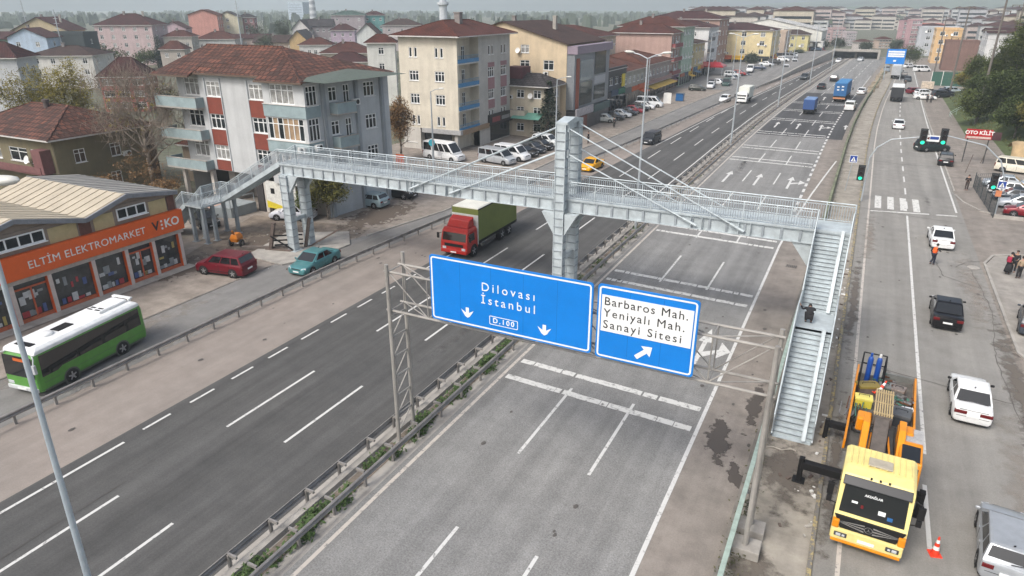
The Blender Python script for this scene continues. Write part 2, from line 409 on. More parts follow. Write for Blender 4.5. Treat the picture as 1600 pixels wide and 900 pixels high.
strip('median', lambda y: -18.15+bend(y), lambda y: -15.85+bend(y), Y0, 330, .008, CONC)
strip('median_soil', lambda y: -17.25+bend(y), lambda y: -16.55+bend(y), Y0, 330, .02, EARTH)
strip('verge', lambda y: -1.95+bend(y), lambda y: 1.0+bend(y), Y0, 330, .02, mat('verge_concrete', (.30,.275,.235), .95, 0, var=.35, scale=.7, bump=.3, bscale=14, detail=9))
strip('service_road', lambda y: 1.0+bend(y), lambda y: 10.2+bend(y)*.3, Y0, 330, .012, A_SERV)
strip('apron', lambda y: 10.2+bend(y)*.3, lambda y: 40, Y0, 92, .008, A_APRON)
strip('apron', lambda y: 10.2+bend(y)*.3, lambda y: 22, 92, 330, .008, A_APRON)
# concrete pad under the footbridge columns
mb = MB(); mb.poly([(-43.3,37.2),(-39.2,37.0),(-37.9,39.5),(-37.6,43.4),(-40.0,46.2),(-44.9,43.3)], 0, .13)
struct(mb.build('pavement', CONC, bevel=.03))
# churned earth beside the pad
mb = MB(); mb.face([(-47.8,34.6,.010),(-43.2,36.4,.010),(-42.6,41.5,.010),(-38.3,45.3,.010),(-39.1,48.2,.010),(-52.0,46.4,.010)])
struct(mb.build('bare_earth', EARTH))

def kerb(name, f, y0, y1, wdt=.16, hgt=.12, m=CONC):
    mb = MB(); Y = ys(y0, y1)
    rings = [[(f(y)-wdt/2, y, 0), (f(y)+wdt/2, y, 0), (f(y)+wdt/2-.02, y, hgt), (f(y)-wdt/2, y, hgt)] for y in Y]
    mb.loft(rings); return struct(mb.build(name, m))
kerb('kerb', lambda y: lerp(KERBL, y), 46, 300)
kerb('kerb', lambda y: lerp(KERBL, y), Y0, 36.5, hgt=.05, m=CONCD)
YKERB = wornpaint('kerb_yellow_faded', (.42,.34,.16), .48)
kerb('kerb', lambda y: 1.02+bend(y), Y0, 250, .18, .14, YKERB)
kerb('kerb', lambda y: -1.95+bend(y), Y0, 250, .18, .11, CONCD)
kerb('kerb', lambda y: 10.25, 88, 165, .18, .12, CONC)
# right-hand kerbs of the side street corner
def pathkerb(pts, m=CONC, wdt=.18, hgt=.12):
    mb = MB()
    for a, b in zip(pts, pts[1:]): mb.beam((*a, hgt/2), (*b, hgt/2), wdt, hgt)
    return struct(mb.build('kerb', m))
pathkerb([(10.2,86.5),(10.7,83.4),(12.0,80.2),(14.6,78.3),(30,77.6)])
pathkerb([(24,66.4),(13.2,66.2),(11.3,65.0),(10.5,62.6),(10.5,45.5),(11.4,43.0),(12.2,41.2)])
mb = MB(); mb.face([(10.6,62.4,.05),(10.6,45.6,.05),(12.2,41.4,.05),(30,41.4,.05),(30,66,.05),(13.2,66,.05),(11.4,64.9,.05)])
struct(mb.build('pavement', asphaltm('pavement_concrete', (.33,.31,.28), (.27,.25,.225), speck=.1, streak=.02, patch=.6)))

# ---- painted markings
mk = MB(); wk = MB(); dk = MB()
Z1 = .020
def dash(mb, x, a, b, hw=.075, z=Z1): stripto(mb, lambda y: x+bend(y), hw, a, b, z)
# left carriageway
y = 16.9
for k in range(14): dash(mk, -28.65, 16.9+2.72*k, 18.45+2.72*k, .07)
dash(mk, -28.5, 10.2, 15.8); dash(mk, -28.5, 3, 9.2)
for k in range(-2, 26):
    a = 18.9+11.9*k
    dash(mk, -25.2, a, a+6.2)
    a = 19.2+11.9*k
    dash(mk, -21.75, a, a+5.8)
stripto(mk, lambda y: lerp(PINK, y)+.55, .07, 100, 300, Z1)
stripto(mk, lambda y: -18.9+bend(y), .08, 62, 300, Z1)
# right carriageway
stripto(dk, lambda y: -15.55+bend(y), .09, Y0, 315, Z1)
stripto(mk, lambda y: -4.65+(0 if y < 62 else (y-62)**1.25*.024)+bend(y), .09, Y0, 100, Z1)
for k in range(60):
    a = 63+2.9*k
    dash(mk, -4.7, a, a+1.55, .14, .024)
for k in range(-1, 24):
    a = 23.4+11.85*k
    dash(mk, -11.55, a, a+6.5); dash(mk, -8.1, a, a+6.5)
for y0 in (28.75, 45.2, 58.75, 94.2, 103.6, 117.6, 133.5, 147, 160):
    for dy in (0, 1.95):
        for k in range(24):                       # short worn pieces make each bar
            xa = -15.3+k*.433; xb = xa+.433-(.0 if random.random() < .6 else random.uniform(.01, .12))
            s_ = random.uniform(-.02, .02); tl = (-15.3-xa)*.055
            xa += bend(y0); xb += bend(y0)
            wk.face([(xa, y0+dy+s_+tl+.55, .026), (xb, y0+dy+s_+tl+.53, .026), (xb, y0+dy+s_+tl+.98, .026), (xa, y0+dy+s_+tl+1.0, .026)])
def arrow(mb, x, y, L=6.5, kind='s', z=.028):
    x += bend(y)
    mb.face([(x-.13,y,z),(x+.13,y,z),(x+.13,y+L-2,z),(x-.13,y+L-2,z)])
    mb.face([(x-.42,y+L-2,z),(x+.42,y+L-2,z),(x,y+L,z)])
    if kind == 'r':
        mb.face([(x+.13,y+L*.35,z+.001),(x+1.0,y+L*.50,z+.001),(x+1.0,y+L*.58,z+.001),(x+.13,y+L*.47,z+.001)])
        mb.face([(x+.95,y+L*.38,z+.002),(x+1.65,y+L*.57,z+.002),(x+.95,y+L*.74,z+.002)])
for yy in (81.2, 125, 168):
    arrow(mk, -13.6, yy); arrow(mk, -10.1, yy); arrow(mk, -6.5, yy, 6.5, 'r')
arrow(mk, -6.35, 34.3, 6.4, 'r'); arrow(mk, -10.0, 34.3, 6.4)
arrow(mk, -2.8, 128, 5)
# right service road
stripto(dk, lambda y: 1.95+bend(y), .08, Y0, 250, Z1)
stripto(mk, lambda y: 5.05+(y-25)*.006, .085, 31.8, 75.2, Z1); stripto(mk, lambda y: 5.0, .085, 24.9, 29.3, Z1)
for k in range(30):
    a = 78+6.4*k
    stripto(mk, lambda y: 5.4+bend(y)*.6, .085, a, a+3.1, Z1)
stripto(mk, lambda y: 9.75+bend(y)*.3, .09, 78.5, 300, Z1)
for k in range(7):
    x = 2.75+1.17*k
    wk.face([(x-.30,77,.024),(x+.30,77,.024),(x+.30,82.4,.024),(x-.30,82.4,.024)]) if k < 4 else None
wk.face([(2.1,75.4,.024),(7.3,76.5,.024),(7.3,76.9,.024),(2.1,75.75,.024)])
wk.face([(7.9,76.6,.024),(9.7,77,.024),(9.7,77.3,.024),(7.9,76.95,.024)])
struct(mk.build('road_marking', LINE)); struct(wk.build('road_marking', LINEWORN)); struct(dk.build('road_marking', LINEDUST))

# ---- wet stains, oil, cracks and patches lying on the shoulder and the service road
STAIN = stainm('wet_stain', (.095,.08,.068), .30, .5, .2, .85)
DAMP = stainm('damp_ground', (.16,.138,.115), .30, .7, .45, .8)
DUST = stainm('dust_patch', (.32,.28,.24), .30, .95, .7, .6)
DARKP = stainm('asphalt_stain', (.12,.115,.11), .45, .85, .7, .5)
CRACK = mat('tar_crack', (.10,.092,.085), .9, 0, var=.2)
def stain(name, x, y, sx, sy, m, z, rz=0):
    mb = MB(); mb.face([(-sx/2,-sy/2,0),(sx/2,-sy/2,0),(sx/2,sy/2,0),(-sx/2,sy/2,0)]); o = mb.build(name, m, None, loc=(x, y, z), rz=rz); return struct(o)
x, y = at(1122,688); stain('wet_stain', x, y, 1.5, 6.2, STAIN, .030, .12); x, y = at(1176,632); stain('wet_stain', x+.1, y, 1.1, 7.0, STAIN, .031, .0); x, y = at(1148,742); stain('wet_stain', x, y, .9, 3.0, STAIN, .030, .3)
stain('damp_patch', -.4, 27.5, 3.6, 8.5, DAMP, .026); stain('damp_patch', -.8, 20.5, 2.6, 5.5, DAMP, .027); stain('damp_patch', 1.45, 29, .9, 17, DAMP, .022); stain('damp_patch', 1.5, 50, 1.0, 26, DAMP, .022); stain('damp_patch', 9.9, 40, 1.8, 30, DAMP, .022)
stain('dust_patch', 9.2, 56, 2.6, 22, DUST, .021); stain('dust_patch', 8.9, 30, 2.4, 22, DUST, .021); stain('dust_patch', 2.2, 66, 1.6, 22, DUST, .021); stain('dust_patch', -35.6, 27, 1.6, 26, DUST, .014); stain('dust_patch', -39, 22, 3, 22, DUST, .014); 
rr = random.Random(21)
for k in range(9): stain('asphalt_stain', rr.choice((-27,-23.6,-20,-13.2,-9.8,-6.4,3.6,7.2))+rr.gauss(0,.3), rr.uniform(8,100), rr.uniform(.8,1.4), rr.uniform(5,16), DARKP, .0165)
stain('mud', -44, 41, 9, 9, stainm('mud', (.12,.095,.075), .30, .85), .016); stain('mud', -46, 33, 5, 8, MATS['mud'], .016); stain('mud', -41, 52, 6, 14, MATS['mud'], .016)
def crack(pts, w=.03, z=.030):
    mb = MB(); q = []
    for a, b in zip(pts, pts[1:]):
        a = Vector(a); b = Vector(b); n = max(2, int((b-a).length/.5))
        for i in range(n): q.append(a.lerp(b, i/n) + Vector((random.uniform(-.06, .06), random.uniform(-.06, .06))))
    q.append(Vector(pts[-1]))
    for a, b in zip(q, q[1:]):
        d = (b-a).normalized(); nn = Vector((-d.y, d.x))*w*random.uniform(.6, 1.3)/2
        mb.face([(*(a-nn), z), (*(b-nn), z), (*(b+nn), z), (*(a+nn), z)])
    return struct(mb.build('crack', CRACK))
crack([(1.6,40.2),(5.2,39.4),(9.6,38.7)], .06); crack([(1.1,102.5),(5,101.6),(10,101.9)], .09); crack([(1.2,76.4),(5,75.2),(10.5,74.4)], .06)
crack([(9.4,60.5),(9.9,52),(9.2,44),(9.5,36),(8.9,30)], .04); crack([(10.9,43),(10.2,38.5),(10.4,33),(10.0,27)], .05)
crack([(7.0,62),(7.4,58),(9.6,56.5)], .06); crack([(8.4,60.6),(9.2,62.4),(10.6,63.4)], .06)
crack([(-25.9,3),(-25.8,14)], .03); crack([(-12.9,6),(-12.8,14)], .025); crack([(-6.2,5),(-6.0,11)], .025)
for _ in range(70):                              # small dark spots and stones on the shoulders
    x, y = random.choice([(random.uniform(-34, -30), random.uniform(10, 60)), (random.uniform(-4, -2.2), random.uniform(8, 60)), (random.uniform(2, 10), random.uniform(20, 80)), (random.uniform(-15, -5), random.uniform(8, 60))])
    r = random.uniform(.04, .13); mb = None
    CACHE.setdefault('spots', MB()).face([(x+r*cos(t)*random.uniform(.7, 1.3), y+r*1.6*sin(t), .032) for t in (0, 1, 2, 3, 4, 5)])
struct(CACHE['spots'].build('oil_spots', CRACK))
# skid and repair patches
PATCH = asphaltm('asphalt_patch', (.17,.165,.155), (.20,.19,.18), speck=.15)
for x0, x1, y0, y1 in ((-37.5,-35.4,38,47),):
    mb = MB(); mb.face([(x0,y0,.0165),(x1,y0+.3,.0165),(x1+.1,y1,.0165),(x0,y1,.0165)]); struct(mb.build('road_patch', PATCH))

# ---- manhole, drains
mb = MB(); mb.lathe([(.42,.0),(.42,.05),(.36,.055),(.36,.045),(.02,.045)], 24, 0, (9.65,61.2,0))
tag(mb.build('manhole_cover', CONC), 'round concrete manhole cover by the side street corner', 'manhole cover')
mb = MB(); mb.box(-3.55,-2.75,54.7,55.35,.012,.035)
for i in range(6): mb.box(-3.5+i*.13,-3.44+i*.13,54.75,55.3,.035,.04,1)
tag(mb.build('drain_grate', [CONCD, BLACK]), 'rusty drain grate in the shoulder left of the steel stairs', 'drain grate')

# ================================================================== HILLS, HAZE
HILLM = mat('hill_woodland', (.06,.08,.05), .95, 0, var=.4, scale=.01)
mb = MB(); N = 60; rings = []
for i in range(N+1):
    x = -2450+4900*i/N
    t = (x+1200)/2400
    h = 3 + 66*max(0, min(1, (x+700)/900))*(.80+.20*sin(x*.0041+1)) + 4*sin(x*.013)
    rings.append([(x, 1700, -1), (x, 1950+60*sin(x*.004), h*.55), (x, 2200, h*.9), (x, 2350, h), (x, 2450, -1)])
mb.loft(rings, caps=False); struct(mb.build('hills', HILLM, smooth=True))
mb = MB(); mb.box(-2900, 2900, -600, 2900, -1, 88)
hz = mb.build('haze', None or bpy.data.materials.new('haze_air')); struct(hz, 'stuff')
hm = hz.data.materials[0]; hm.use_nodes = True; hm.node_tree.nodes.clear()
pv = hm.node_tree.nodes.new('ShaderNodeVolumePrincipled'); ho = hm.node_tree.nodes.new('ShaderNodeOutputMaterial')
pv.inputs['Color'].default_value = (.82,.93,1.0,1); pv.inputs['Density'].default_value = .00038
hm.node_tree.links.new(pv.outputs[0], ho.inputs['Volume'])
hz.visible_shadow = True

# ================================================================== GUARD RAILS, MEDIAN
def wbeam(mb, f, z0, y0, y1, side=1, m=0):
    """w-section steel beam following x = f(y); side = which way its face looks"""
    Y = []; y = y0
    while y < y1: Y.append(y); y += 4
    Y.append(y1)
    sec = [(-.03,-.16),(.03,-.12),(.03,-.06),(-.03,0),(.03,.06),(.03,.12),(-.03,.16)]
    rings = []
    for y in Y:
        x = f(y)
        r = [(x+side*a, y, z0+b) for a, b in sec] + [(x+side*(a-.02), y, z0+b) for a, b in reversed(sec)]
        rings.append(r)
    mb.loft(rings, m)
def guard_rail(label, f, y0, y1, side, dense_until, block=0):
    t = thing('guard_rail', label, 'guard rail', (f(y0), y0, 0))
    off = (f(y0), y0)
    mb = MB(); wbeam(mb, lambda y: f(y)-off[0], .62, y0, y1, side)
    mb.v = [(x, y-off[1], z) for x, y, z in mb.v]
    mb.build('beam', DULLSTEEL, t)
    n = 0; y = y0+.4; rest = MB()
    pm = None
    while y < y1:
        q = MB(); q.box(-.05,.05,-.06,.06,0,.74)
        if block: q.box(min(0, block)*.42-.0, max(0, block)*.42, -.04,.04,.70,.82)
        x = f(y)-off[0]-side*.10
        if n < 60:
            if pm is None: pm = q.mesh('post', DULLSTEEL)
            link('post', pm, t, loc=(x, y-off[1], 0)); n += 1
        else: rest.add([(a+x, b+y-off[1], c) for a, b, c in q.v], q.f)
        y += 2.0 if y < 60 else 2.6
    if rest.v: struct(rest.build('post_row', DULLSTEEL, t), 'stuff')
    return t
guard_rail('long steel guard rail between the left service road and the dusty shoulder', lambda y: lerp(GUARD, y)+.25, -8, 306, 1, 60)
guard_rail('rusty guard rail along the darker left carriageway side of the median', lambda y: -17.85+bend(y), -8, 300, -1, 60, block=1)
guard_rail('rusty guard rail on the right carriageway side of the weedy median', lambda y: -16.25+bend(y), -8, 300, 1, 60, block=-1)
# raised concrete edge in the median
mb = MB(); mb.loft([[(-17.72+bend(y), y, 0), (-17.32+bend(y), y, 0), (-17.36+bend(y), y, .22), (-17.68+bend(y), y, .22)] for y in ys(Y0, 300)])
struct(mb.build('kerb', CONC))
# weeds in the median (nobody could count them)
WEED = leafm('weed_leaves', (.035,.07,.02), (.09,.14,.05))
mb = MB()
dens = lambda y: 1.0 if (10 < y < 18 or 22 < y < 34) else (.45 if y < 60 else .12)
y = 3.0
while y < 130:
    if random.random() < dens(y)*(.65+.35*sin(y*1.7)):
        cx_ = random.uniform(-17.1, -16.45)
        for _ in range(70 if y < 45 else 26):
            px = cx_+random.gauss(0, .16); py = y+random.gauss(0, .25); z = abs(random.gauss(.0, .16))+.03
            a = random.uniform(0, 6.3); l_ = random.uniform(.05, .13); tl = random.uniform(-.9, .9)
            d = Vector((cos(a), sin(a), tl))*l_; e = Vector((-sin(a), cos(a), random.uniform(-.5, .5)))*l_*.5
            c = Vector((px+bend(y), py, z)); mb.face([c-d, c+e, c+d, c-e])
    y += .22 if y < 60 else .8
struct(mb.build('weeds', WEED), 'stuff')
# scruffy growth and litter along the verge beside the pale green rail
mb = MB()
for _ in range(2600):
    y = random.choice([random.uniform(6, 30), random.uniform(30, 130)]); px = random.choice([-1.75, -1.6, -1.45])+random.gauss(0, .22)+bend(y)
    if sin(y*.9)+sin(y*.37) < .1 and random.random() < .8: continue
    l_ = random.uniform(.03, .08); a = random.uniform(0, 6.3)
    d = Vector((cos(a), sin(a), random.uniform(-.6, .6)))*l_; e = Vector((-sin(a), cos(a), .3))*l_*.5; c = Vector((px, y, random.uniform(.03, .28)))
    mb.face([c-d, c+e, c+d, c-e])
struct(mb.build('weeds', leafm('dry_weed_leaves', (.05,.065,.03), (.13,.12,.06))), 'stuff')

# pale green railing along the verge
PALEGREEN = mat('pale_green_rail_paint', (.40,.50,.44), .5, .2, var=.2)
t = thing('verge_railing', 'pale green steel railing along the edge of the right carriageway', 'railing', (-1.72, 5, 0))
mb = MB(); Y = ys(5, 60)
mb.loft([[(0+.09*a, y-5, .95+.07*b) for a, b in ((-1,-1),(1,-1),(1,1),(-1,1))] for y in Y]); mb.build('top_rail', PALEGREEN, t)
mb = MB(); mb.loft([[(.03*a, y-5, .45+.05*b) for a, b in ((-1,-1),(1,-1),(1,1),(-1,1))] for y in Y]); mb.build('lower_rail', PALEGREEN, t)
q = MB(); q.box(-.04,.04,-.05,.05,0,.95); pm = q.mesh('post', GREYPOLE)
for k in range(28): link('post', pm, t, loc=(0, .3+2*k, 0))
LICHEN = mat('lichen_concrete', (.17,.185,.12), .95, 0, var=.45, scale=.8, detail=9)
mb = MB(); mb.loft([[(-1.95+bend(y), y, 0), (-1.60+bend(y), y, 0), (-1.66+bend(y), y, .75), (-1.9+bend(y), y, .75)] for y in ys(64, 300)])
tag(mb.build('barrier_wall', LICHEN), 'low lichen stained barrier wall beyond the footbridge between the carriageway and the verge', 'barrier wall')

# ================================================================== FOOTBRIDGE
XL, XR = -41.2, 0.45
def dy_(x): return 40.0 + (x+41.0)*.014          # the deck runs very slightly askew
SKEW = atan2(.014, 1)
BR = thing('footbridge', 'grey steel footbridge with a cable stayed pylon spanning the highway', 'footbridge', (0,0,0))
def P3(x, off, z): return (x, dy_(x)+off, z)
ZB, ZT, ZD = 6.5, 7.32, 7.42
WD = 2.0
# deck plates and girders with stiffeners
def girder(off):
    mb = MB()
    for z0, z1, hw in ((ZB, ZB+.05, .14), (ZB+.05, ZT-.05, .02), (ZT-.05, ZT, .14)):
        mb.loft([[P3(x, off-hw, z0), P3(x, off+hw, z0), P3(x, off+hw, z1), P3(x, off-hw, z1)] for x in (XL, XR-.1)])
    x = XL+.3
    while x < XR-.3:
        for s in (-1, 1): mb.beam(P3(x, off+s*.08, ZB+.05), P3(x, off+s*.08, ZT-.05), .045, .13, 1, (1,0,0))
        x += 1.02
    mb.build('girder', [STEEL, STEELD], BR)
girder(.1); girder(1.9)
mb = MB(); mb.loft([[P3(x, -.05, ZT+.005), P3(x, WD+.05, ZT+.005), P3(x, WD+.05, ZD), P3(x, -.05, ZD)] for x in (XL-.1, XR)])
mb.build('deck', STEEL, BR)
mb = MB(); x = XL+.5
while x < XR: mb.beam(P3(x, .15, ZB+.45), P3(x, 1.85, ZB+.45), .1, .3); x += 2.04
mb.build('cross_beams', STEELD, BR)
def railing(name, a, b, h=1.1, step=.14, toe=.02, mids=(.08,)):
    """balustrade from a to b (points at its foot): handrail, foot rail, posts and thin bars"""
    a = Vector(a); b = Vector(b); mb = MB(); up = Vector((0,0,h))
    mb.tube(a+up, b+up, .035, n=6); mb.beam(a+Vector((0,0,.09)), b+Vector((0,0,.09)), .03, .05); mb.beam(a+Vector((0,0,h-.14)), b+Vector((0,0,h-.14)), .03, .04)
    L = (b-a).length; n = max(2, int(L/step))
    for i in range(n+1):
        p = a.lerp(b, i/n); big = i % 13 == 0
        wv = .06 if big else .034
        mb.box(p.x-wv/2, p.x+wv/2, p.y-wv/2, p.y+wv/2, p.z+(0 if big else .09), p.z+h-(0 if big else .13), 0 if big else 1)
    return mb.build(name, [STEEL, STEELD], BR)
railing('railing', P3(XL, 0, ZD), P3(-17.15, 0, ZD)); railing('railing', P3(-16.35, 0, ZD), P3(-1.45, 0, ZD))
railing('railing', P3(XL, WD, ZD), P3(XR, WD, ZD)); railing('railing', P3(XR, WD, ZD), P3(XR, 0, ZD))
# pylon: two box columns, one each side of the deck, ribbed with flange plates
def column(x, y, z0, z1, sx, sy, step=.55, m=STEEL, name='column', taper=1.0):
    mb = MB()
    mb.loft([[(x-sx/2, y-sy/2, z0), (x+sx/2, y-sy/2, z0), (x+sx/2, y+sy/2, z0), (x-sx/2, y+sy/2, z0)],
             [(x-sx/2*taper, y-sy/2*taper, z1), (x+sx/2*taper, y-sy/2*taper, z1), (x+sx/2*taper, y+sy/2*taper, z1), (x-sx/2*taper, y+sy/2*taper, z1)]])
    z = z0+step
    while z < z1-.05:
        k = 1+(taper-1)*(z-z0)/(z1-z0)
        mb.box(x-sx/2*k-.06, x+sx/2*k+.06, y-sy/2*k-.06, y+sy/2*k+.06, z-.022, z+.022, 1); z += step
    for sx_ in (-1, 1):
        for sy_ in (-1, 1):
            mb.beam((x+sx_*(sx/2+.01), y+sy_*(sy/2+.03), z0), (x+sx_*(sx/2*taper+.01), y+sy_*(sy/2*taper+.03), z1), .05, .05)
    mb.box(x-sx/2-.25, x+sx/2+.25, y-sy/2-.25, y+sy/2+.25, z0, z0+.04)
    return mb.build(name, [m, STEELD], BR)
PX = -16.75; PYF, PYR = dy_(PX)-.30, dy_(PX)+WD-.28
column(PX, PYF, 0, 12.35, .62, .50, .56); column(PX+.12, PYR, 0, 12.35, .62, .50, .56)
for y_ in (PYF, PYR):                                 # haunches under the deck
    for s in (-1, 1):
        mb = MB(); mb.profy([(PX+s*.37, 5.0), (PX+s*.37, ZB-.02), (PX+s*1.25, ZB-.02)], y_-.2, y_+.2); mb.build('haunch', STEEL, BR)
mb = MB(); mb.box(PX-.3, PX+.3, PYF+.28, PYR-.28, ZB-.45, ZB-.04); mb.box(PX-.3, PX+.3, PYF+.28, PYR-.28, 11.85, 12.25); mb.box(PX-.25, PX+.25, PYF+.28, PYR-.28, 3.1, 3.45); mb.build('cross_beam', STEEL, BR)
mb = MB()
for s in (-1, 1):                                     # arched cap plates on the pylon head
    pts = [(PYF-.28, 12.35), (PYF+.6, 12.48), ((PYF+PYR)/2, 12.55), (PYR-.6, 12.48), (PYR+.28, 12.35), (PYR+.28, 12.2), (PYF-.28, 12.2)]
mb.prof(pts, PX-.33, PX+.44); mb.build('cap', STEEL, BR)
# stays: tubes from the pylon down to lugs on the girders
for y_, off in ((PYF, -.10), (PYR, WD+.10)):
    for x1, zt in ((-28.6, 12.0), (-25.3, 10.4), (-5.2, 12.0), (-8.0, 10.4)):
        s = 1 if x1 > PX else -1
        a = Vector((PX+s*.36, y_, zt)); b = Vector(P3(x1, off, ZB+.25))
        mb = MB(); mb.tube(a, b, .044, n=8); st = mb.build('stay', STEEL, BR)
        mb = MB(); mb.tube(b+(a-b).normalized()*.9, b, .085, n=8); mb.box(b.x-.35, b.x-.31, b.y-.05, b.y+.10, ZB, ZT); mb.box(b.x+.31, b.x+.35, b.y-.05, b.y+.10, ZB, ZT)
        mb.box(PX+s*.36-.04, PX+s*.36+.08*s+.04, y_-.1, y_+.1, zt-.25, zt+.25); mb.build('lug', STEEL, st)
# left portal: two ribbed columns with a low tie beam
LX = -40.75
for y_ in (40.05, 41.95): column(LX, y_, .13, ZB, .62, .5, .62, taper=1.12)
mb = MB(); mb.box(LX-.15, LX+.15, 40.3, 41.7, 2.55, 2.85); mb.box(LX-.3, LX+.3, 40.3, 41.7, ZB-.5, ZB-.02); mb.build('cross_beam', STEEL, BR)
for s in (1,):
    mb = MB(); mb.profy([(LX+.33, 4.9), (LX+.33, ZB-.02), (LX+1.4, ZB-.02)], 39.9, 40.2); mb.profy([(LX+.33, 4.9), (LX+.33, ZB-.02), (LX+1.4, ZB-.02)], 41.8, 42.1); mb.build('haunch', STEEL, BR)
# right portal behind the stairs
RX = -0.55; RY = dy_(RX)+1.0
for y_ in (RY-.75, RY+.75): column(RX, y_, .02, ZB, .5, .5, .62)
mb = MB(); mb.profy([(RX-.25, 4.2), (RX-.25, ZB-.02), (RX-2.0, ZB-.02)], RY-.95, RY-.6); mb.profy([(RX-.25, 4.2), (RX-.25, ZB-.02), (RX-2.0, ZB-.02)], RY+.6, RY+.95); mb.build('haunch', STEEL, BR)
# stair flights: treads, stringers, side railings and a wheeling channel
def flight(x0, x1, ax, steps, a, b, chan=None, rails=(0, 1)):
    """a -> b = (run coordinate, z) top to bottom; ax 'y' runs along Y at X x0..x1, ax 'x' runs along X at Y x0..x1"""
    (ta, za), (tb, zb) = a, b
    Q = (lambda c, t, z: (c, t, z)) if ax == 'y' else (lambda c, t, z: (t, c, z))
    mb = MB()
    for i in range(steps):
        t0 = ta+(tb-ta)*i/steps; t1 = ta+(tb-ta)*(i+1)/steps; z = za+(zb-za)*(i+1)/steps
        p = [Q(x0+.04, t0, z), Q(x1-.04, t0, z), Q(x1-.04, t1, z), Q(x0+.04, t1, z)]
        mb.add([*p, *[(q[0], q[1], q[2]-.035) for q in p]], [(0,1,2,3),(7,6,5,4),(0,4,5,1),(1,5,6,2),(2,6,7,3),(3,7,4,0)])
        mb.add([Q(x0+.04, t0, z), Q(x1-.04, t0, z), Q(x1-.04, t0, z-(zb-za)/steps*1), Q(x0+.04, t0, z-(zb-za)/steps)], [(0,1,2,3)], 1)
    mb.build('treads', [STEEL, STEEL], BR)
    mb = MB()
    for c in (x0, x1): mb.beam(Q(c, ta, za-.12), Q(c, tb, zb+.06), .06, .34)
    mb.build('stringers', STEEL, BR)
    for k in rails:
        c = (x0, x1)[k]; railing('railing', Q(c, ta, za+.02), Q(c, tb, zb+.05))
    if chan is not None:
        mb = MB(); mb.beam(Q(chan, ta, za+.06), Q(chan, tb, zb+.08), .17, .05); mb.beam(Q(chan-.09, ta, za+.09), Q(chan-.09, tb, zb+.11), .012, .09); mb.beam(Q(chan+.09, ta, za+.09), Q(chan+.09, tb, zb+.11), .012, .09)
        mb.build('wheeling_ramp', WHITE if 0 else STEEL, BR)
SX0, SX1 = -1.38, .40
flight(SX0, SX1, 'y', 20, (40.6, ZD), (37.15, 3.8), chan=.02)
mb = MB(); mb.box(SX0, SX1, 34.85, 37.15, 3.68, 3.80); mb.build('landing', STEEL, BR)
railing('railing', (SX0, 37.15, 3.8), (SX0, 34.85, 3.8)); railing('railing', (SX1, 37.15, 3.8), (SX1, 34.85, 3.8))
flight(SX0, SX1, 'y', 21, (34.85, 3.8), (30.1, .06), chan=.02)
for y_ in (36.9, 35.1):
    for x_ in (SX0+.12, SX1-.12):
        mb = MB(); mb.beam((x_, y_, .02), (x_, y_, 3.66), .16, .16, 0, (0,1,0)); mb.build('stair_post', STEELD, BR)
# left stair: deck end down to a landing over paired posts, then back towards the shop
flight(40.0, 41.9, 'x', 27, (-41.2, ZD), (-48.6, 3.35), rails=(0, 1))
mb = MB(); mb.box(-50.7, -48.6, 37.9, 42.0, 3.2, 3.35); mb.build('landing', STEEL, BR)
railing('railing', (-48.6, 40.0, 3.35), (-48.6, 37.9, 3.35)); railing('railing', (-50.7, 42.0, 3.35), (-48.6, 42.0, 3.35)); railing('railing', (-50.7, 37.9, 3.35), (-48.6, 37.9, 3.35))
flight(37.95, 39.85, 'x', 12, (-50.7, 3.35), (-54.6, .1), rails=(0, 1))
railing('railing', (-50.7, 39.9, 3.35), (-50.7, 42.0, 3.35))
for x_ in (-48.85, -50.3):
    for y_ in (38.2, 39.2, 41.6):
        mb = MB(); mb.beam((x_, y_, 0), (x_, y_, 3.2), .22, .30, 0, (0,1,0)); mb.box(x_-.25, x_+.25, y_-.25, y_+.25, 0, .05); mb.build('stair_post', STEELD, BR)

# ================================================================== OVERHEAD SIGN GANTRY
GPIPE = mat('gantry_pipe', (.36,.345,.32), .6, .3, var=.25, scale=1.0)
GY = 22.35
GT = thing('sign_gantry', 'lattice steel gantry with weathered tube posts carrying the two blue road signs', 'sign gantry', (-17, GY, 0))
def G_(x, y, z): return (x+17, y-GY, z)
for y_, z_ in ((21.75, 8.9), (22.95, 9.1)):
    mb = MB(); mb.tube(G_(-17.0, y_, 0), G_(-17.0, y_, z_), .095, .085, 10); mb.box(-.25,.25, y_-GY-.25, y_-GY+.25, .02,.06); p_ = mb.build('post', GPIPE, GT, smooth=False)
mb = MB(); z = .5; k = 0
while z < 6.3:
    a, b = (21.85, 22.85) if k % 2 == 0 else (22.85, 21.85)
    mb.tube(G_(-17, 21.85, z), G_(-17, 22.85, z+.9), .035, n=6)
    mb.tube(G_(-17, 22.85, z+.9), G_(-17, 21.85, z+.95), .035, n=6); z += 1.0; k += 1
mb.build('post_lacing', GPIPE, GT)
for y_, z_ in ((21.75, 8.7), (22.95, 8.8)):
    mb = MB(); mb.tube(G_(-1.25, y_, 0), G_(-1.25, y_, z_), .10, .085, 10); mb.build('post', GPIPE, GT)
mb = MB()
for k in range(7): mb.tube(G_(-1.25, 21.85, .6+k), G_(-1.25, 22.85, 1.5+k), .035, n=6); mb.tube(G_(-1.25, 22.85, 1.5+k), G_(-1.25, 21.85, 1.6+k), .035, n=6)
mb.build('post_lacing', GPIPE, GT)
mb = MB(); mb.box(15.2, 16.3, -.95, -.15, .02, .42); mb.box(15.2,16.3,.2,.95,.02,.42); mb.build('footing', CONC, GT, bevel=.03)
TZ0, TZ1 = 6.75, 8.55
mb = MB()
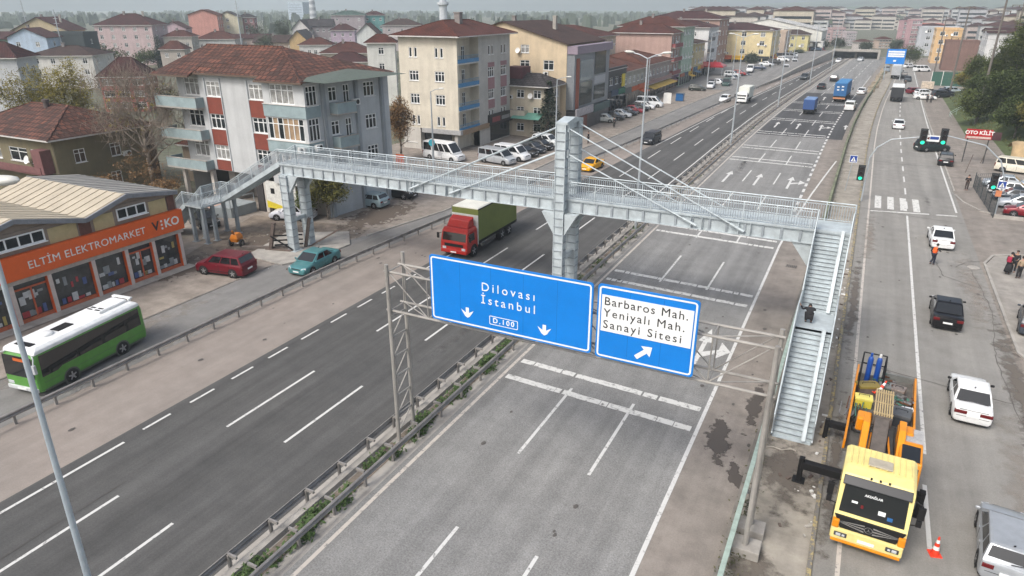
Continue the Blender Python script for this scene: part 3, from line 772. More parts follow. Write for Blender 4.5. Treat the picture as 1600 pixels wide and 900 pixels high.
for y_ in (21.85, 22.85):
    for z_ in (TZ0, TZ1): mb.tube(G_(-17.2, y_, z_), G_(-1.1, y_, z_), .055, n=8)
mb.build('truss_chords', GPIPE, GT)
mb = MB(); x = -17.0; k = 0
while x < -1.6:
    xe = min(x+1.95, -1.25)
    for z_ in (TZ0, TZ1):
        mb.tube(G_(x, 21.85, z_), G_(x, 22.85, z_), .03, n=6); mb.tube(G_(x, 21.85, z_) if k % 2 else G_(x, 22.85, z_), G_(xe, 22.85, z_) if k % 2 else G_(xe, 21.85, z_), .026, n=6)
    for y_ in (21.85, 22.85):
        mb.tube(G_(x, y_, TZ0), G_(x, y_, TZ1), .026, n=6); mb.tube(G_(x, y_, TZ1 if k % 2 == 0 else TZ0), G_(xe, y_, TZ0 if k % 2 == 0 else TZ1), .026, n=6)
    x = xe; k += 1
mb.build('truss_lacing', GPIPE, GT)

SIGNBLUE = mat('road_sign_blue', (.002,.20,.66), .38, 0, var=.07, scale=.8)
SIGNWHITE = mat('road_sign_white', (.80,.82,.82), .45, 0, var=.03)
SIGNBACK = mat('sign_back', (.35,.36,.37), .5, .4, var=.1)
def rrect(x0, x1, z0, z1, r, n=5):
    pts = []
    for cx_, cz, a0 in ((x1-r, z1-r, 0), (x0+r, z1-r, 90), (x0+r, z0+r, 180), (x1-r, z0+r, 270)):
        for i in range(n+1):
            a = radians(a0+90*i/n); pts.append((cx_+r*cos(a), cz+r*sin(a)))
    return pts
def ringline(mb, x0, x1, z0, z1, r, wd, y, dep=.006, m=0):
    o = rrect(x0, x1, z0, z1, r); i_ = rrect(x0+wd, x1-wd, z0+wd, z1-wd, max(r-wd, .01)); n = len(o)
    for k in range(n):
        a, b = o[k], o[(k+1) % n]; c, d = i_[(k+1) % n], i_[k]
        mb.face([(a[0], y, a[1]), (b[0], y, b[1]), (c[0], y, c[1]), (d[0], y, d[1])], m)
SGY = 21.45
def sign_panel(label, x0, x1, z0, z1):
    t = thing('road_sign', label, 'road sign', ((x0+x1)/2, SGY, z0))
    w_ = x1-x0; h_ = z1-z0; mb = MB()
    mb.profy(rrect(-w_/2, w_/2, 0, h_, .12), 0, .07); mb.build('panel', SIGNBLUE, t)
    mb = MB(); ringline(mb, -w_/2+.06, w_/2-.06, .06, h_-.06, .13, .065, -.004); mb.build('border', SIGNWHITE, t)
    mb = MB()
    for k in range(1, int(w_/1.2)): mb.box(-w_/2+k*w_/int(w_/1.2)-.006, -w_/2+k*w_/int(w_/1.2)+.006, -.0025, 0, .14, h_-.14)
    mb.build('panel_joints', mat('road_sign_joint', (.002,.12,.40), .5, 0, var=0), t)
    mb = MB()
    for k in range(int(w_/1.1)):
        xx = -w_/2+.5+k*1.1; mb.box(xx-.04, xx+.04, .075, .3, .1, h_-.1)
    mb.build('bracket', SIGNBACK, t)
    return t, w_, h_
def downarrow(mb, x, z, s, y=-.006):
    mb.face([(x-.10*s, y, z+.30*s), (x+.10*s, y, z+.30*s), (x+.10*s, y, z), (x-.10*s, y, z)])
    mb.face([(x-.40*s, y-.001, z+.16*s), (x-.10*s, y-.001, z-.02*s), (x, y-.001, z-.32*s), (x-.16*s, y-.001, z-.22*s)])
    mb.face([(x+.40*s, y-.001, z+.16*s), (x+.16*s, y-.001, z-.22*s), (x, y-.001, z-.32*s), (x+.10*s, y-.001, z-.02*s)])
    mb.face([(x-.10*s, y-.002, z+.02*s), (x+.10*s, y-.002, z+.02*s), (x+.16*s, y-.002, z-.22*s), (x, y-.002, z-.32*s), (x-.16*s, y-.002, z-.22*s)])
R90 = (pi/2, 0, 0)
k_ = SGY/22.35
zc = lambda z: H+(z-H)*k_
t, w_, h_ = sign_panel('large blue motorway sign with two down arrows reading Dilovasi and Istanbul', -15.2*k_, -7.92*k_, zc(6.55), zc(9.48))
text('Dilovası', .50, SIGNWHITE, t, (-3.43+2.28+.02, -.006, h_-.98), R90, 'lettering', 1.42, 0, align='LEFT')
text('İstanbul', .50, SIGNWHITE, t, (-3.43+2.28, -.006, h_-1.52), R90, 'lettering', 1.42, 0, align='LEFT')
mb = MB(); downarrow(mb, -1.78, .60, .72); downarrow(mb, 1.60, .56, .72); mb.build('arrow', SIGNWHITE, t)
mb = MB(); ringline(mb, -.78, .48, .30, .68, .05, .03, -.005); mb.build('road_number_frame', SIGNWHITE, t)
text('D.100', .30, SIGNWHITE, t, (-.15, -.006, .49), R90, 'road_number', 1.35, .006)
t, w_, h_ = sign_panel('smaller blue exit sign with a white panel reading Barbaros Mah. and an up right arrow', -7.74*k_, -3.98*k_, zc(6.5), zc(9.52))
mb = MB(); mb.box(-w_/2+.17, w_/2-.17, -.012, -.002, 1.10, 2.52); mb.build('white_panel', SIGNWHITE, t)
LBLK = mat('sign_lettering_black', (.02,.02,.022), .5, 0, var=0)
for i, s_ in enumerate(('Barbaros Mah.', 'Yeniyalı Mah.', 'Sanayi Sitesi')):
    text(s_, .445, LBLK, t, (-w_/2+.25, -.014, 2.27-.45*i), R90, 'lettering', (1.16, 1.22, 1.27)[i], 0, align='LEFT')
mb = MB(); ca, sa = cos(radians(42)), sin(radians(42))
ar = [(-.38,-.085),(.08,-.085),(.08,-.25),(.40,0),(.08,.25),(.08,.085),(-.38,.085)]
mb.face([(x*ca-z*sa+.02, -.008, x*sa+z*ca+.57) for x, z in ar]); mb.build('arrow', SIGNWHITE, t)

# ================================================================== VEHICLES
def wheel_meshes(r, wd):
    def mk():
        ty = MB(); n = 20
        ty.loft([[(x, rr*cos(2*pi*i/n), rr*sin(2*pi*i/n)) for i in range(n)] for x, rr in ((-wd/2, r*.62), (-wd/2, r*.93), (-wd/2+.03, r), (wd/2-.03, r), (wd/2, r*.93), (wd/2, r*.62))], 0)
        rm = MB()
        for s in (-1, 1):
            rm.disc((s*(wd/2-.012), 0, 0), r*.63, 'x', 20, 1)
            for k in range(5):
                a = 2*pi*k/5+.3; d = Vector((0, cos(a), sin(a))); e = Vector((0, -sin(a), cos(a)))*r*.10
                c0 = Vector((s*(wd/2+.004), 0, 0)); rm.face([c0+d*r*.08-e*1.3, c0+d*r*.60-e, c0+d*r*.60+e, c0+d*r*.08+e*1.3], 0)
            rm.disc((s*(wd/2+.006), 0, 0), r*.17, 'x', 12, 0)
        return ty.mesh('wheel', TYRE, smooth=True), rm.mesh('rim', [RIM, BLACK])
    return cached(('wheel', r, wd), mk)
def add_wheel(t, x, y, r, wd=.2, name='wheel', rim=True):
    a, b = wheel_meshes(r, wd)
    o = link(name, a, t, loc=(x, y, r))
    if rim: link('rim', b, o)
    return o

SPEC = {  # L, W, H, belt, hood height, trunk height or None, cabin foot rear/front, cabin top rear/front (fractions of L from the middle, + = front), wheel r, side glass splits
 'sedan': (4.5,1.76,1.45,.92,.80,.97,-.335,.27,-.17,.09,.31,((.10,.46),(.50,.86))),
 'oldsedan': (4.5,1.72,1.40,.90,.82,.93,-.31,.25,-.19,.09,.30,((.10,.46),(.50,.88))),
 'hatch': (4.0,1.74,1.49,.94,.84,None,-.485,.29,-.40,.10,.31,((.06,.28),(.31,.58),(.61,.92))),
 'suv': (4.45,1.84,1.68,1.04,.96,None,-.485,.27,-.42,.10,.35,((.05,.27),(.30,.58),(.61,.92))),
 'mpv': (4.4,1.83,1.83,1.08,.94,None,-.492,.33,-.47,.16,.32,((.04,.30),(.33,.60),(.63,.92))),
 'minibus': (5.6,1.98,2.45,1.18,1.05,None,-.495,.39,-.485,.22,.34,((.03,.30),(.32,.56),(.58,.74),(.77,.95))),
 'van': (5.0,1.90,1.97,1.12,1.0,None,-.495,.37,-.485,.20,.33,((.03,.30),(.33,.58),(.63,.94))),
}
def car(label, kind, col, x, y, head, L=None, name=None, cat=None, group=None, detail=2, z=0, metal=.0, roof=None, plate=True, Hh=None, sign=None):
    """head = compass angle in degrees, 0 = towards +Y (away up the road), 180 = towards the camera"""
    L0, W, Ht, belt, hood, trunk, cr, cf, tr, tf, r, splits = SPEC[kind]
    L = L or L0; Ht = Hh or Ht
    nm = name or {'sedan':'sedan_car','oldsedan':'sedan_car','hatch':'hatchback_car','suv':'suv_car','mpv':'small_van','minibus':'minibus','van':'van'}[kind]
    t = thing(nm, label, cat or {'minibus':'minibus','van':'van','mpv':'van'}.get(kind, 'car'), (x, y, z), radians(-head), group)
    P = paint(col, metal=metal); hw = W/2
    rear = [(-.5,.60,.80),(-.493,.80,.90),(-.465,.93,.97)]
    if trunk: st = [(-.5,.62,.82),(-.492,.86,.92),(-.46,trunk,.97),(cr-.01,trunk*.995,1.0),(cr+.02,belt,1.0)]
    else: st = [(-.5,.60,.84),(-.496,.85,.94),(-.485,belt,.98),(cr+.03,belt,1.0)]
    st += [(0,belt*.985,1.0),(cf-.03,belt*.96,.995),(cf+.02,hood+.035,.985),(.40,hood*.97,.965),(.455,hood*.90,.93),(.488,hood*.80,.87),(.5,hood*.66,.80)]
    mb = MB(); rings = []
    for f, zt, wf in st:
        yy = f*L; h = hw*wf; zb = .24 if abs(f) > .46 else .19
        zm = zb+(zt-zb)*.45
        half = [(h*.90,zb),(h*.985,zb+.10),(h,zm),(h*.985,zt-.13*(zt/belt)),(h*.93,zt-.035),(h*.84,zt)]
        ring = [(a, yy, b) for a, b in half] + [(0, yy, zt+.018)] + [(-a, yy, b) for a, b in reversed(half)]
        rings.append(ring)
    mb.loft(rings, 0)
    # cabin (painted shell with crowned roof)
    def cab(y0, y1, h, zz): return [(-h, y0, zz), (h, y0, zz), (h, y1, zz), (-h, y1, zz)]
    b0 = cab(cr*L, cf*L, hw*.955, belt-.03); tz = Ht-.05
    tw = hw*(.80 if kind in ('sedan','oldsedan','hatch') else .86 if kind in ('suv','mpv') else .90)
    t0 = cab(tr*L, tf*L, tw, tz); t1 = cab(tr*L+.12, tf*L-.12, tw*.88, Ht-.008)
    mb.loft([b0, t0, t1], 0, caps=False); mb.face([t1[0], t1[1], t1[2], t1[3]], 0 if not roof else 2)
    arch = r+.055
    wy = (.335*L if kind in ('minibus','van') else .30*L); wr = -.29*L
    for s in (-1, 1):
        for yy in (wy, wr):
            mb.disc((s*(hw+.004), yy, r+.0), arch, 'x', 20, 1)
    mb.box(-hw*.94, hw*.94, -L*.46, L*.46, .17, .27, 1)
    if detail >= 2:
        for s in (-1, 1):
            for f0 in ([.5] if len(splits) == 2 else [.34, .62]):
                yy = (cr+(cf-cr)*f0)*L; mb.box(s*(hw*1.0)-.004, s*(hw*1.0)+.004, yy-.012, yy+.012, .34, belt-.12, 1)
                mb.box(s*hw-.02, s*hw+.02, yy+.08, yy+.22, belt-.17, belt-.14, 0 if kind != 'minibus' else 1)
            mb.box(s*hw*.985-.01, s*hw*.985+.012, -.22*L, .22*L, .40, .45, 1 if kind in ('suv','oldsedan','minibus') else 0)
    bm_ = [P, BLACK] + ([roof] if roof else [])
    mb.build('body', bm_, t, smooth=True, bevel=.055 if detail >= 2 else .04, seg=2)
    def panel(name, A, B, C, D, u0, u1, v0, v1, off=.008, m=CARGLASS, tu=0):
        A, B, C, D = map(Vector, (A, B, C, D)); nrm = (B-A).cross(D-A).normalized()
        ctr = (A+B+C+D)/4
        if nrm.dot(ctr-Vector((0, (cr+cf)/2*L, belt))) < 0: nrm = -nrm
        def pt(u, v): return A.lerp(B, u).lerp(D.lerp(C, u), v) + nrm*off
        q = MB(); q.face([pt(u0, v0), pt(u1, v0), pt(u1-tu, v1), pt(u0+tu, v1)]); return q
    glass = MB()
    ws = panel('w', b0[3], b0[2], t0[2], t0[3], .05, .95, .08, .93); rw = panel('w', b0[1], b0[0], t0[0], t0[1], .05, .95, .30 if not trunk else .08, .94)
    sides = []
    for s in (0, 1):
        for u0, u1 in splits:
            if s: sides.append(panel('w', b0[1], b0[2], t0[2], t0[1], u0, u1, .12, .90))
            else: sides.append(panel('w', b0[0], b0[3], t0[3], t0[0], u0, u1, .12, .90))
    if detail >= 1:
        ws.build('windshield', CARGLASS, t); rw.build('rear_window', CARGLASS, t)
        for q in sides: q.build('side_window', CARGLASS, t)
    else:
        for q in [ws, rw]+sides: glass.add(q.v, q.f)
        glass.build('windows', CARGLASS, t)
    for s in (-1, 1):
        for yy in (wy, wr): add_wheel(t, s*(hw-.085), yy, r, .20, rim=detail >= 1)
    if detail >= 1:
        tlz = (trunk or belt)*.80
        for s in (-1, 1):
            q = MB(); q.loft([[(s*hw*.55,.478*L,hood*.74),(s*hw*.88,.445*L,hood*.74),(s*hw*.88,.440*L,hood*.90),(s*hw*.60,.47*L,hood*.86)],[(s*hw*.55,.502*L,hood*.70),(s*hw*.92,.466*L,hood*.72),(s*hw*.93,.452*L,hood*.89),(s*hw*.60,.486*L,hood*.86)]]); q.build('headlight', HEADL, t, bevel=.01, seg=1)
            q = MB()
            if kind in ('minibus','van','mpv','suv'): q.box(s*hw*.92-.06, s*hw*.92+.05, -.502*L, -.47*L, belt*.62, belt*1.0)
            else: q.box(min(s*hw*.52, s*hw*.93), max(s*hw*.52, s*hw*.93), -.503*L, -.47*L, tlz-.09, tlz+.09)
            if kind == 'oldsedan': q = MB(); q.box(min(s*.27, s*hw*.93), max(s*.27, s*hw*.93), -.503*L, -.47*L, tlz-.10, tlz+.07)
            q.build('tail_light', TAILL, t, bevel=.015, seg=1)
            q = MB(); q.cbox((s*(hw+.09), (cf-.045)*L, belt+.06), (.18,.09,.13)); q.build('mirror', [P if kind not in ('van','oldsedan','minibus') else BLACK], t, bevel=.03, seg=1)
    if detail >= 2:
        q = MB(); zb_ = .34+.2*belt                    # bumper joint, boot or tailgate joint and wiper, seen from behind
        q.box(-hw*.80, hw*.80, -.5*L-.004, -.5*L+.05, zb_, zb_+.018)
        if trunk: q.box(-hw*.72, hw*.72, cr*L-.05, cr*L-.03, trunk-.01, trunk+.022); q.box(-hw*.70, hw*.70, -.492*L-.006, -.485*L, trunk*.93, trunk*.945)
        else: q.beam((-.02, cr*L-.03, belt+.14), (.42, cr*L-.01, belt+.20), .025, .02)
        q.box(-hw*.72, hw*.72, -.498*L, -.47*L, .20, .30); q.box(-hw*.72, hw*.72, .47*L, .497*L, .20, .30)
        q.build('trim', BLACK, t)
        q = MB(); q.beam((0, (tr+.04)*L, Ht), (0, (tr+.01)*L, Ht+.12), .05, .03); q.build('aerial', BLACK, t)
        q = MB(); q.box(-.26, .26, -.505*L-.012, -.5*L+.03, .55*belt+.02, .55*belt+.13); q.build('number_plate', SIGNWHITE, t)
        q = MB(); q.box(-.26, .26, .5*L-.03, .5*L+.012, .36, .47); q.build('number_plate', SIGNWHITE, t)
        q = MB(); q.box(-hw*.45, hw*.45, .485*L, .497*L, hood*.62, hood*.80); q.build('grille', BLACK, t)
    return t

G_PK = 'cars parked along the left side of the road'; G_RP = 'cars parked behind the mesh fence on the right'; G_TR = 'cars driving on the highway'; G_SV = 'cars on the right service road'; G_FP = 'cars in the far car park on the right'
# --- near: right service road (seen from behind)
car('silver hatchback at the bottom right corner driving past the orange traffic cone', 'hatch', 'a9aeb3', 7.4, 26.1, 5, 4.1, metal=.3, group=G_SV)
car('white old boxy sedan driving behind the black sedan on the right service road', 'oldsedan', 'e2e4e4', 7.25, 37.5, 2, 4.4, group=G_SV)
car('black sedan between the two white sedans on the right service road', 'sedan', '0c0b0f', 6.95, 49.3, 2, 4.55, group=G_SV)
car('white sedan beside the worker in the orange vest', 'sedan', 'e6e8e8', 7.65, 67.0, -1, 4.5, group=G_SV)
car('small white sedan alone on the service road beyond the traffic lights', 'sedan', 'dfe3e4', 5.25, 134, 0, 4.4, group=G_SV, detail=1)
car('black hatchback stopped under the traffic light near the right kerb', 'hatch', '17191d', 10.35, 104.6, 4, 4.2, group=G_SV)
car('dark green suv turning out of the side road in front of the black hatchback', 'suv', '1d2a2b', 9.2, 113.5, 62, 4.4, group=G_SV)
car('dark car cut by the right picture edge beside the pavement', 'hatch', '3a414b', 11.9, 50.2, 8, 4.1)
# --- right parking
car('beige white small van parked on the slope under the red sign', 'mpv', 'd9d4c4', 17.8, 102.6, 108, 4.5, group=None)
for i, (x, y, c, k, lb) in enumerate(((15.1,92.9,'aab4bc','sedan','silver sedan parked at the far end behind the mesh fence'),(15.2,89.6,'dfe2e2','sedan','white sedan second in the row behind the mesh fence'),(15.3,86.4,'39424c','sedan','dark grey sedan third in the row behind the mesh fence'),(15.5,83.2,'b6bcc2','hatch','pale silver hatchback next to the red car behind the mesh fence'),(15.6,80.1,'7c1522','hatch','dark red hatchback parked nearest the side street behind the mesh fence'))):
    car(lb, k, c, x+.3, y, -84, 4.3, group=G_RP, metal=.2)
# --- far right car park
car('white sedan parked broadside behind two pedestrians in the far car park', 'sedan', 'e4e6e6', 11.0, 179.5, 88, 4.6, group=G_FP, detail=1)
car('dark red hatchback at the left end of the far car park', 'hatch', '6c1020', 9.6, 190.5, 60, 4.1, group=G_FP, detail=1)
car('white hatchback beside the red one in the far car park', 'hatch', 'd8dcdd', 11.2, 187.5, 60, 4.1, group=G_FP, detail=1)
car('black suv parked right of the stacked boxes in the far car park', 'suv', '1b2027', 14.8, 185.5, 70, 4.4, group=G_FP, detail=1)
car('dark blue sedan parked against the green fence in the far car park', 'sedan', '242a3a', 15.4, 192, 72, 4.4, group=G_FP, detail=1)
car('pale blue hatchback at the right end of the far car park', 'hatch', 'b3c0c8', 17.4, 196, 72, 4.2, group=G_FP, detail=1)
# --- highway, right carriageway (driving away)
car('white small van entering the highway from the slip lane behind the blue container', 'mpv', 'dcdedd', -3.0, 154.2, 3, 4.3, group=G_TR, detail=1)
car('white sedan in the slip lane right of the blue container lorry', 'sedan', 'e2e5e6', -1.7, 185, 6, 4.4, group=G_TR, detail=1)
car('black sedan in the left lane ahead of the blue lorry', 'sedan', '14171c', -10.9, 192, 4, 4.4, group=G_TR, detail=1)
car('dark suv farther ahead in the left lane by the median', 'suv', '1a1d22', -9.3, 214, 5, 4.4, group=G_TR, detail=1)
# --- highway, left carriageway (driving towards us)
car('yellow taxi on the left carriageway behind the pylon', 'sedan', 'e8a800', -29.7, 80.8, 184, 4.35, name='taxi', cat='taxi', group=G_TR)
car('dark grey mpv driving alone on the left carriageway', 'mpv', '2c2f33', -28.1, 101.6, 184, 4.4, cat='car', name='mpv_car', group=G_TR, Hh=1.72)
car('small white car beside the white box lorry on the left carriageway', 'hatch', 'e2e5e7', -27.6, 156, 184, 4.0, group=G_TR, detail=1)
car('dark pickup coming towards us far up the left carriageway', 'suv', '30363a', -17.0, 216, 187, 4.8, group=G_TR, detail=1)
car('white car just this side of the overpass on the left carriageway', 'sedan', 'dfe2e4', -12.2, 290, 187, 4.4, group=G_TR, detail=0)
car('silver car passing under the overpass in the right carriageway', 'sedan', 'c4c9cd', -5.2, 300, 8, 4.4, group=G_TR, detail=0)
# --- left service road and forecourt
car('teal sedan driving along the left service road towards the shop', 'sedan', '4f868a', -36.55, 37.9, 177, 4.5, metal=.3)
car('burgundy suv parked askew between the shop and the bridge columns', 'suv', '6a1020', -41.9, 33.95, 260, 4.4, metal=.2)
car('pale blue grey hatchback parked under the bridge deck beside a shrub', 'hatch', '8fa3aa', -44.0, 54.3, 268, 4.05, metal=.3)
car('black suv parked beyond the pale hatchback under the bridge deck', 'suv', '15161c', -43.6, 58.5, 84, 4.5)
car('silver white coupe half hidden behind the ribbed bridge columns', 'sedan', 'c9cbd2', -47.6, 47.2, 250, 4.3)
car('black hatchback half hidden behind the shop sign beside the stair posts', 'hatch', '101214', -53.6, 41.9, 110, 4.1)
car('white high roofed minibus parked in front of the cream apartment block', 'minibus', 'e3e5e6', -49.3, 77.2, 97, 5.9)
car('silver van parked beside the white minibus at the corner of the cream block', 'van', 'b9bec2', -42.0, 78.6, 100, 5.1, metal=.3)
car('white van parked behind the silver van', 'van', 'dfe1e3', -41.3, 81.6, 98, 5.0)
car('black sedan third in the row beside the two parked vans', 'sedan', '17191e', -41.1, 84.4, 96, 4.4)
car('dark blue hatchback fourth in the row beside the two parked vans', 'hatch', '1f2732', -41.0, 87.0, 96, 4.1)
car('black hatchback fifth in the row next to the white suv', 'hatch', '121418', -40.9, 89.5, 96, 4.1)
car('white suv at the far end of the row beside the dark conifer', 'suv', 'd6dbdc', -41.2, 92.6, 96, 4.5)
car('silver hatchback parked in front of the glass fronted building', 'hatch', 'b4b8b4', -41.2, 117.5, 82, 4.0, group=G_PK)
for i, (dy0, c, k, lb) in enumerate(((3.4,'1b1e22','sedan','black sedan next to the silver hatchback before the dark shop row'),(6.8,'e3e6e7','sedan','white sedan among the cars before the dark shop row'),(10,'2a323e','sedan','dark blue sedan between the white and the red car'),(13.2,'9a1228','sedan','bright red sedan before the dark shop row'),(16.4,'14171b','hatch','black hatchback right of the red sedan'),(19.6,'e0e3e5','hatch','white hatchback left of the white minibus before the shops'),(23.2,'dfe2e4','minibus','white minibus at the right end of the parked row before the shops'))):
    car(lb, k, c, -40.8+i*.18, 117.5+dy0, 84, group=G_PK, detail=1, L=5.3 if k == 'minibus' else 4.3, Hh=2.1 if k == 'minibus' else None)
car('dark olive car parked beside the blue bin along the far shops', 'hatch', '2b302a', -37.6, 174, 86, 4.1, detail=1, group=G_PK)
car('dark green van parked at the kerb just behind the white box lorry', 'van', '27443f', -33.3, 188, 176, 4.8, detail=1, group=G_PK)
for i, (px, py, c, k, lb) in enumerate(((1122,132,'d7dade','sedan','white sedan parked under the red awning'),(1143,126,'7b7f84','hatch','grey hatchback parked right of the red awning'),(1163,121,'30343a','sedan','dark sedan parked far along the shops beyond the red awning'),(1190,112,'d5d9dc','suv','white suv parked in front of the far yellow building'),(1227,111,'dcdfe2','van','white van parked before the far white gabled hall'),(1240,104,'d0d4d8','minibus','white minibus parked behind the far white van'),(1272,88,'cfd4d8','hatch','tiny white car parked near the end of the retaining wall'),(1283,83,'b9bfc4','sedan','tiny silver car parked above the retaining wall'))):
    x, y = at(px, py); car(lb, k, c, x, y, 100 if i < 3 else 170, detail=0, group=G_PK)
rr = random.Random(14)
for k, (yv, c, kd, lb) in enumerate(((181,'d9dcdf','hatch','white hatchback parked before the pale green block'),(186,'20242a','sedan','black sedan parked before the yellow three storey house'),(206,'c6cacd','suv','silver suv parked left of the red awning'),(211,'8f1a22','hatch','red hatchback parked left of the silver suv by the awning'),(222,'dfe2e4','van','white van parked before the white and blue grey block'),(229,'2c3a52','sedan','dark blue sedan parked right of the white van'),(240,'d3d6d9','sedan','pale sedan parked before the tall brick pink building'),(247,'1d1f22','suv','black suv parked before the tall brick pink building'),(258,'e2e4e5','hatch','white hatchback parked at the corner of the bright yellow block'),(268,'7d8288','van','grey van parked before the bright yellow block'),(276,'d9dbdd','sedan','white sedan parked at the far end of the bright yellow block'))):
    car(lb, kd, c, lerp(KERBL, yv)-4.5-rr.uniform(0,2), yv, rr.choice((88,96,175)), detail=0, group=G_PK, z=max(0,(yv-178)/130*3.0)+.03 if yv > 178 else 0)
# --- far end of the right service road
for i, (px, py, c, k, hd, lb) in enumerate(((1385,112,'7e8892','mpv',2,'grey blue van far up the service road beside the white lorry'),(1412,122,'22272c','suv',4,'dark suv queueing behind the far white lorry'),(1418,127,'39424a','sedan',4,'dark grey sedan behind the dark suv in the far queue'),(1419,106,'d9dcdf','sedan',40,'white sedan beside the round tree far along the service road'),(1404,100,'d7dadd','van',3,'white van in the far queue ahead of the white lorry'),(1440,112,'dfe1e2','van',60,'white van parked beneath the far shop row on the right'))):
    x, y = at(px, py); car(lb, k, c, x, y, hd, detail=0, group='vehicles queueing far up the service road')

# ------------------------------------------------------------------ midi bus
def bus():
    Lb, W, Hb = 7.15, 2.3, 2.72
    t = thing('bus', 'green and white midibus driving along the left service road past the shop', 'bus', (-37.5, 19.75, 0), radians(180+8.5))
    GR = paint('57913f'); WT = paint('e8eaea'); hw = W/2
    body = MB(); rings = []
    for f, zt, wf, zb in ((-.5,1.5,.90,.55),(-.492,2.35,.96,.40),(-.475,2.5,1,.33),(-.2,2.5,1,.30),(.3,2.5,1,.30),(.45,2.48,1,.30),(.482,2.2,.97,.32),(.496,1.25,.93,.36),(.5,.8,.88,.42)):
        h = hw*wf; y = f*Lb
        rings.append([(h*.97,y,zb),(h,y,zb+.2),(h,y,min(1.18,zt*.8)),(h*.985,y,zt*.92),(h*.93,y,zt),(-h*.93,y,zt),(-h*.985,y,zt*.92),(-h,y,min(1.18,zt*.8)),(-h,y,zb+.2),(-h*.97,y,zb)])
    body.loft(rings)
    for s in (-1, 1):
        for yy in (.235*Lb, -.235*Lb): body.disc((s*(hw+.006), yy, .40), .50, 'x', 20, 1); 
        body.box(s*hw-.006, s*hw+.006, -.47*Lb, .45*Lb, .78, .795, 1)
    body.box(-hw*.99,hw*.99,-.46*Lb,.46*Lb,.28,.40,1)
    body.build('body', [GR, mat('bus_trim_grey', (.09,.10,.085), .6)], t, bevel=.03)
    rf = MB(); rf.loft([[(-hw*.97,-.48*Lb,2.38),(hw*.97,-.48*Lb,2.38),(hw*.97,.47*Lb,2.38),(-hw*.97,.47*Lb,2.38)],[(-hw*.95,-.478*Lb,2.58),(hw*.95,-.478*Lb,2.58),(hw*.95,.462*Lb,2.58),(-hw*.95,.462*Lb,2.58)],[(-hw*.78,-.46*Lb,2.70),(hw*.78,-.46*Lb,2.70),(hw*.78,.43*Lb,2.70),(-hw*.78,.43*Lb,2.70)]])
    rf.box(-hw*.5, hw*.5, -.44*Lb, -.17*Lb, 2.70, 2.86); rf.build('roof', WT, t, bevel=.05)
    for yy, l_, w_ in ((.10*Lb,.95,.62),(.405*Lb,.35,1.1)):
        q = MB(); q.box(-w_/2, w_/2, yy-l_/2, yy+l_/2, 2.69, 2.745); q.build('roof_hatch', BLACK, t, bevel=.02)
    q = MB(); q.lathe([(.38,0),(.36,.10),(.25,.15),(.02,.17)], 20, 0, (0,.235*Lb,2.69)); q.build('roof_vent', WT, t, smooth=True)
    q = MB()
    for a in (-.28, .28):
        for b in (-.19, -.225): q.box(a-.17, a+.17, b*Lb-.06, b*Lb+.06, 2.85, 2.875)
    q.build('air_conditioner_grille', BLACK, t)
    q = MB(); q.beam((-.7,-.47*Lb,2.86),(.7,-.47*Lb,2.86),.22,.10); q.box(-.6,-.5,-.48*Lb,-.45*Lb,2.68,2.84); q.box(.5,.6,-.48*Lb,-.45*Lb,2.68,2.84); q.build('roof_spoiler', WT, t, bevel=.03)
    for s in (-1, 1):
        q = MB(); x = s*(hw+.004)
        q.face([(x,-.455*Lb,1.25),(x,.29*Lb,1.25),(x,.33*Lb,1.12),(x,.455*Lb,1.12),(x*.992,.445*Lb,2.32),(x*.992,-.455*Lb,2.32)]); q.build('side_window', CARGLASS, t)
        q = MB(); q.path([(s*hw*.8,.47*Lb,2.4),(s*(hw+.15),.50*Lb,2.35),(s*(hw+.25),.52*Lb,2.1)], .035); q.cbox((s*(hw+.25),.52*Lb,1.85),(.18,.14,.5)); q.build('mirror', mat('mirror_grey', (.5,.52,.54), .4), t, bevel=.03)
        add_wheel(t, s*(hw-.105), .235*Lb, .41, .26); add_wheel(t, s*(hw-.105), -.235*Lb, .41, .26)
        q = MB(); q.cbox((s*.78,.496*Lb,.72),(.42,.10,.20)); q.build('headlight', HEADL, t, bevel=.03)
        q = MB(); q.cbox((s*.95,-.497*Lb,1.0),(.14,.08,.55)); q.build('tail_light', TAILL, t, bevel=.02)
    q = MB(); q.face([(-hw*.90,.4965*Lb+.03,1.15),(hw*.90,.4965*Lb+.03,1.15),(hw*.88,.483*Lb+.06,2.32),(-hw*.88,.483*Lb+.06,2.32)]); q.build('windshield', CARGLASS, t)
    q = MB(); q.box(-.75,.2,.49*Lb+.055,.49*Lb+.07,2.05,2.22); q.build('destination_display', mat('orange_display', (.55,.12,.02), .5), t)
    q = MB(); q.cbox((0,.50*Lb,.46),(W*.92,.14,.24)); q.build('bumper', mat('bumper_silver', (.55,.57,.58), .4), t, bevel=.05)
    q = MB(); q.box(-.3,.3,.505*Lb+.05,.505*Lb+.065,.42,.54); q.build('number_plate', SIGNWHITE, t)
    q = MB(); q.face([(-hw*.85,-.5*Lb+.0,1.5),(hw*.85,-.5*Lb+.0,1.5),(hw*.85,-.494*Lb-.02,2.25),(-hw*.85,-.494*Lb-.02,2.25)]); q.build('rear_window', CARGLASS, t)
bus()

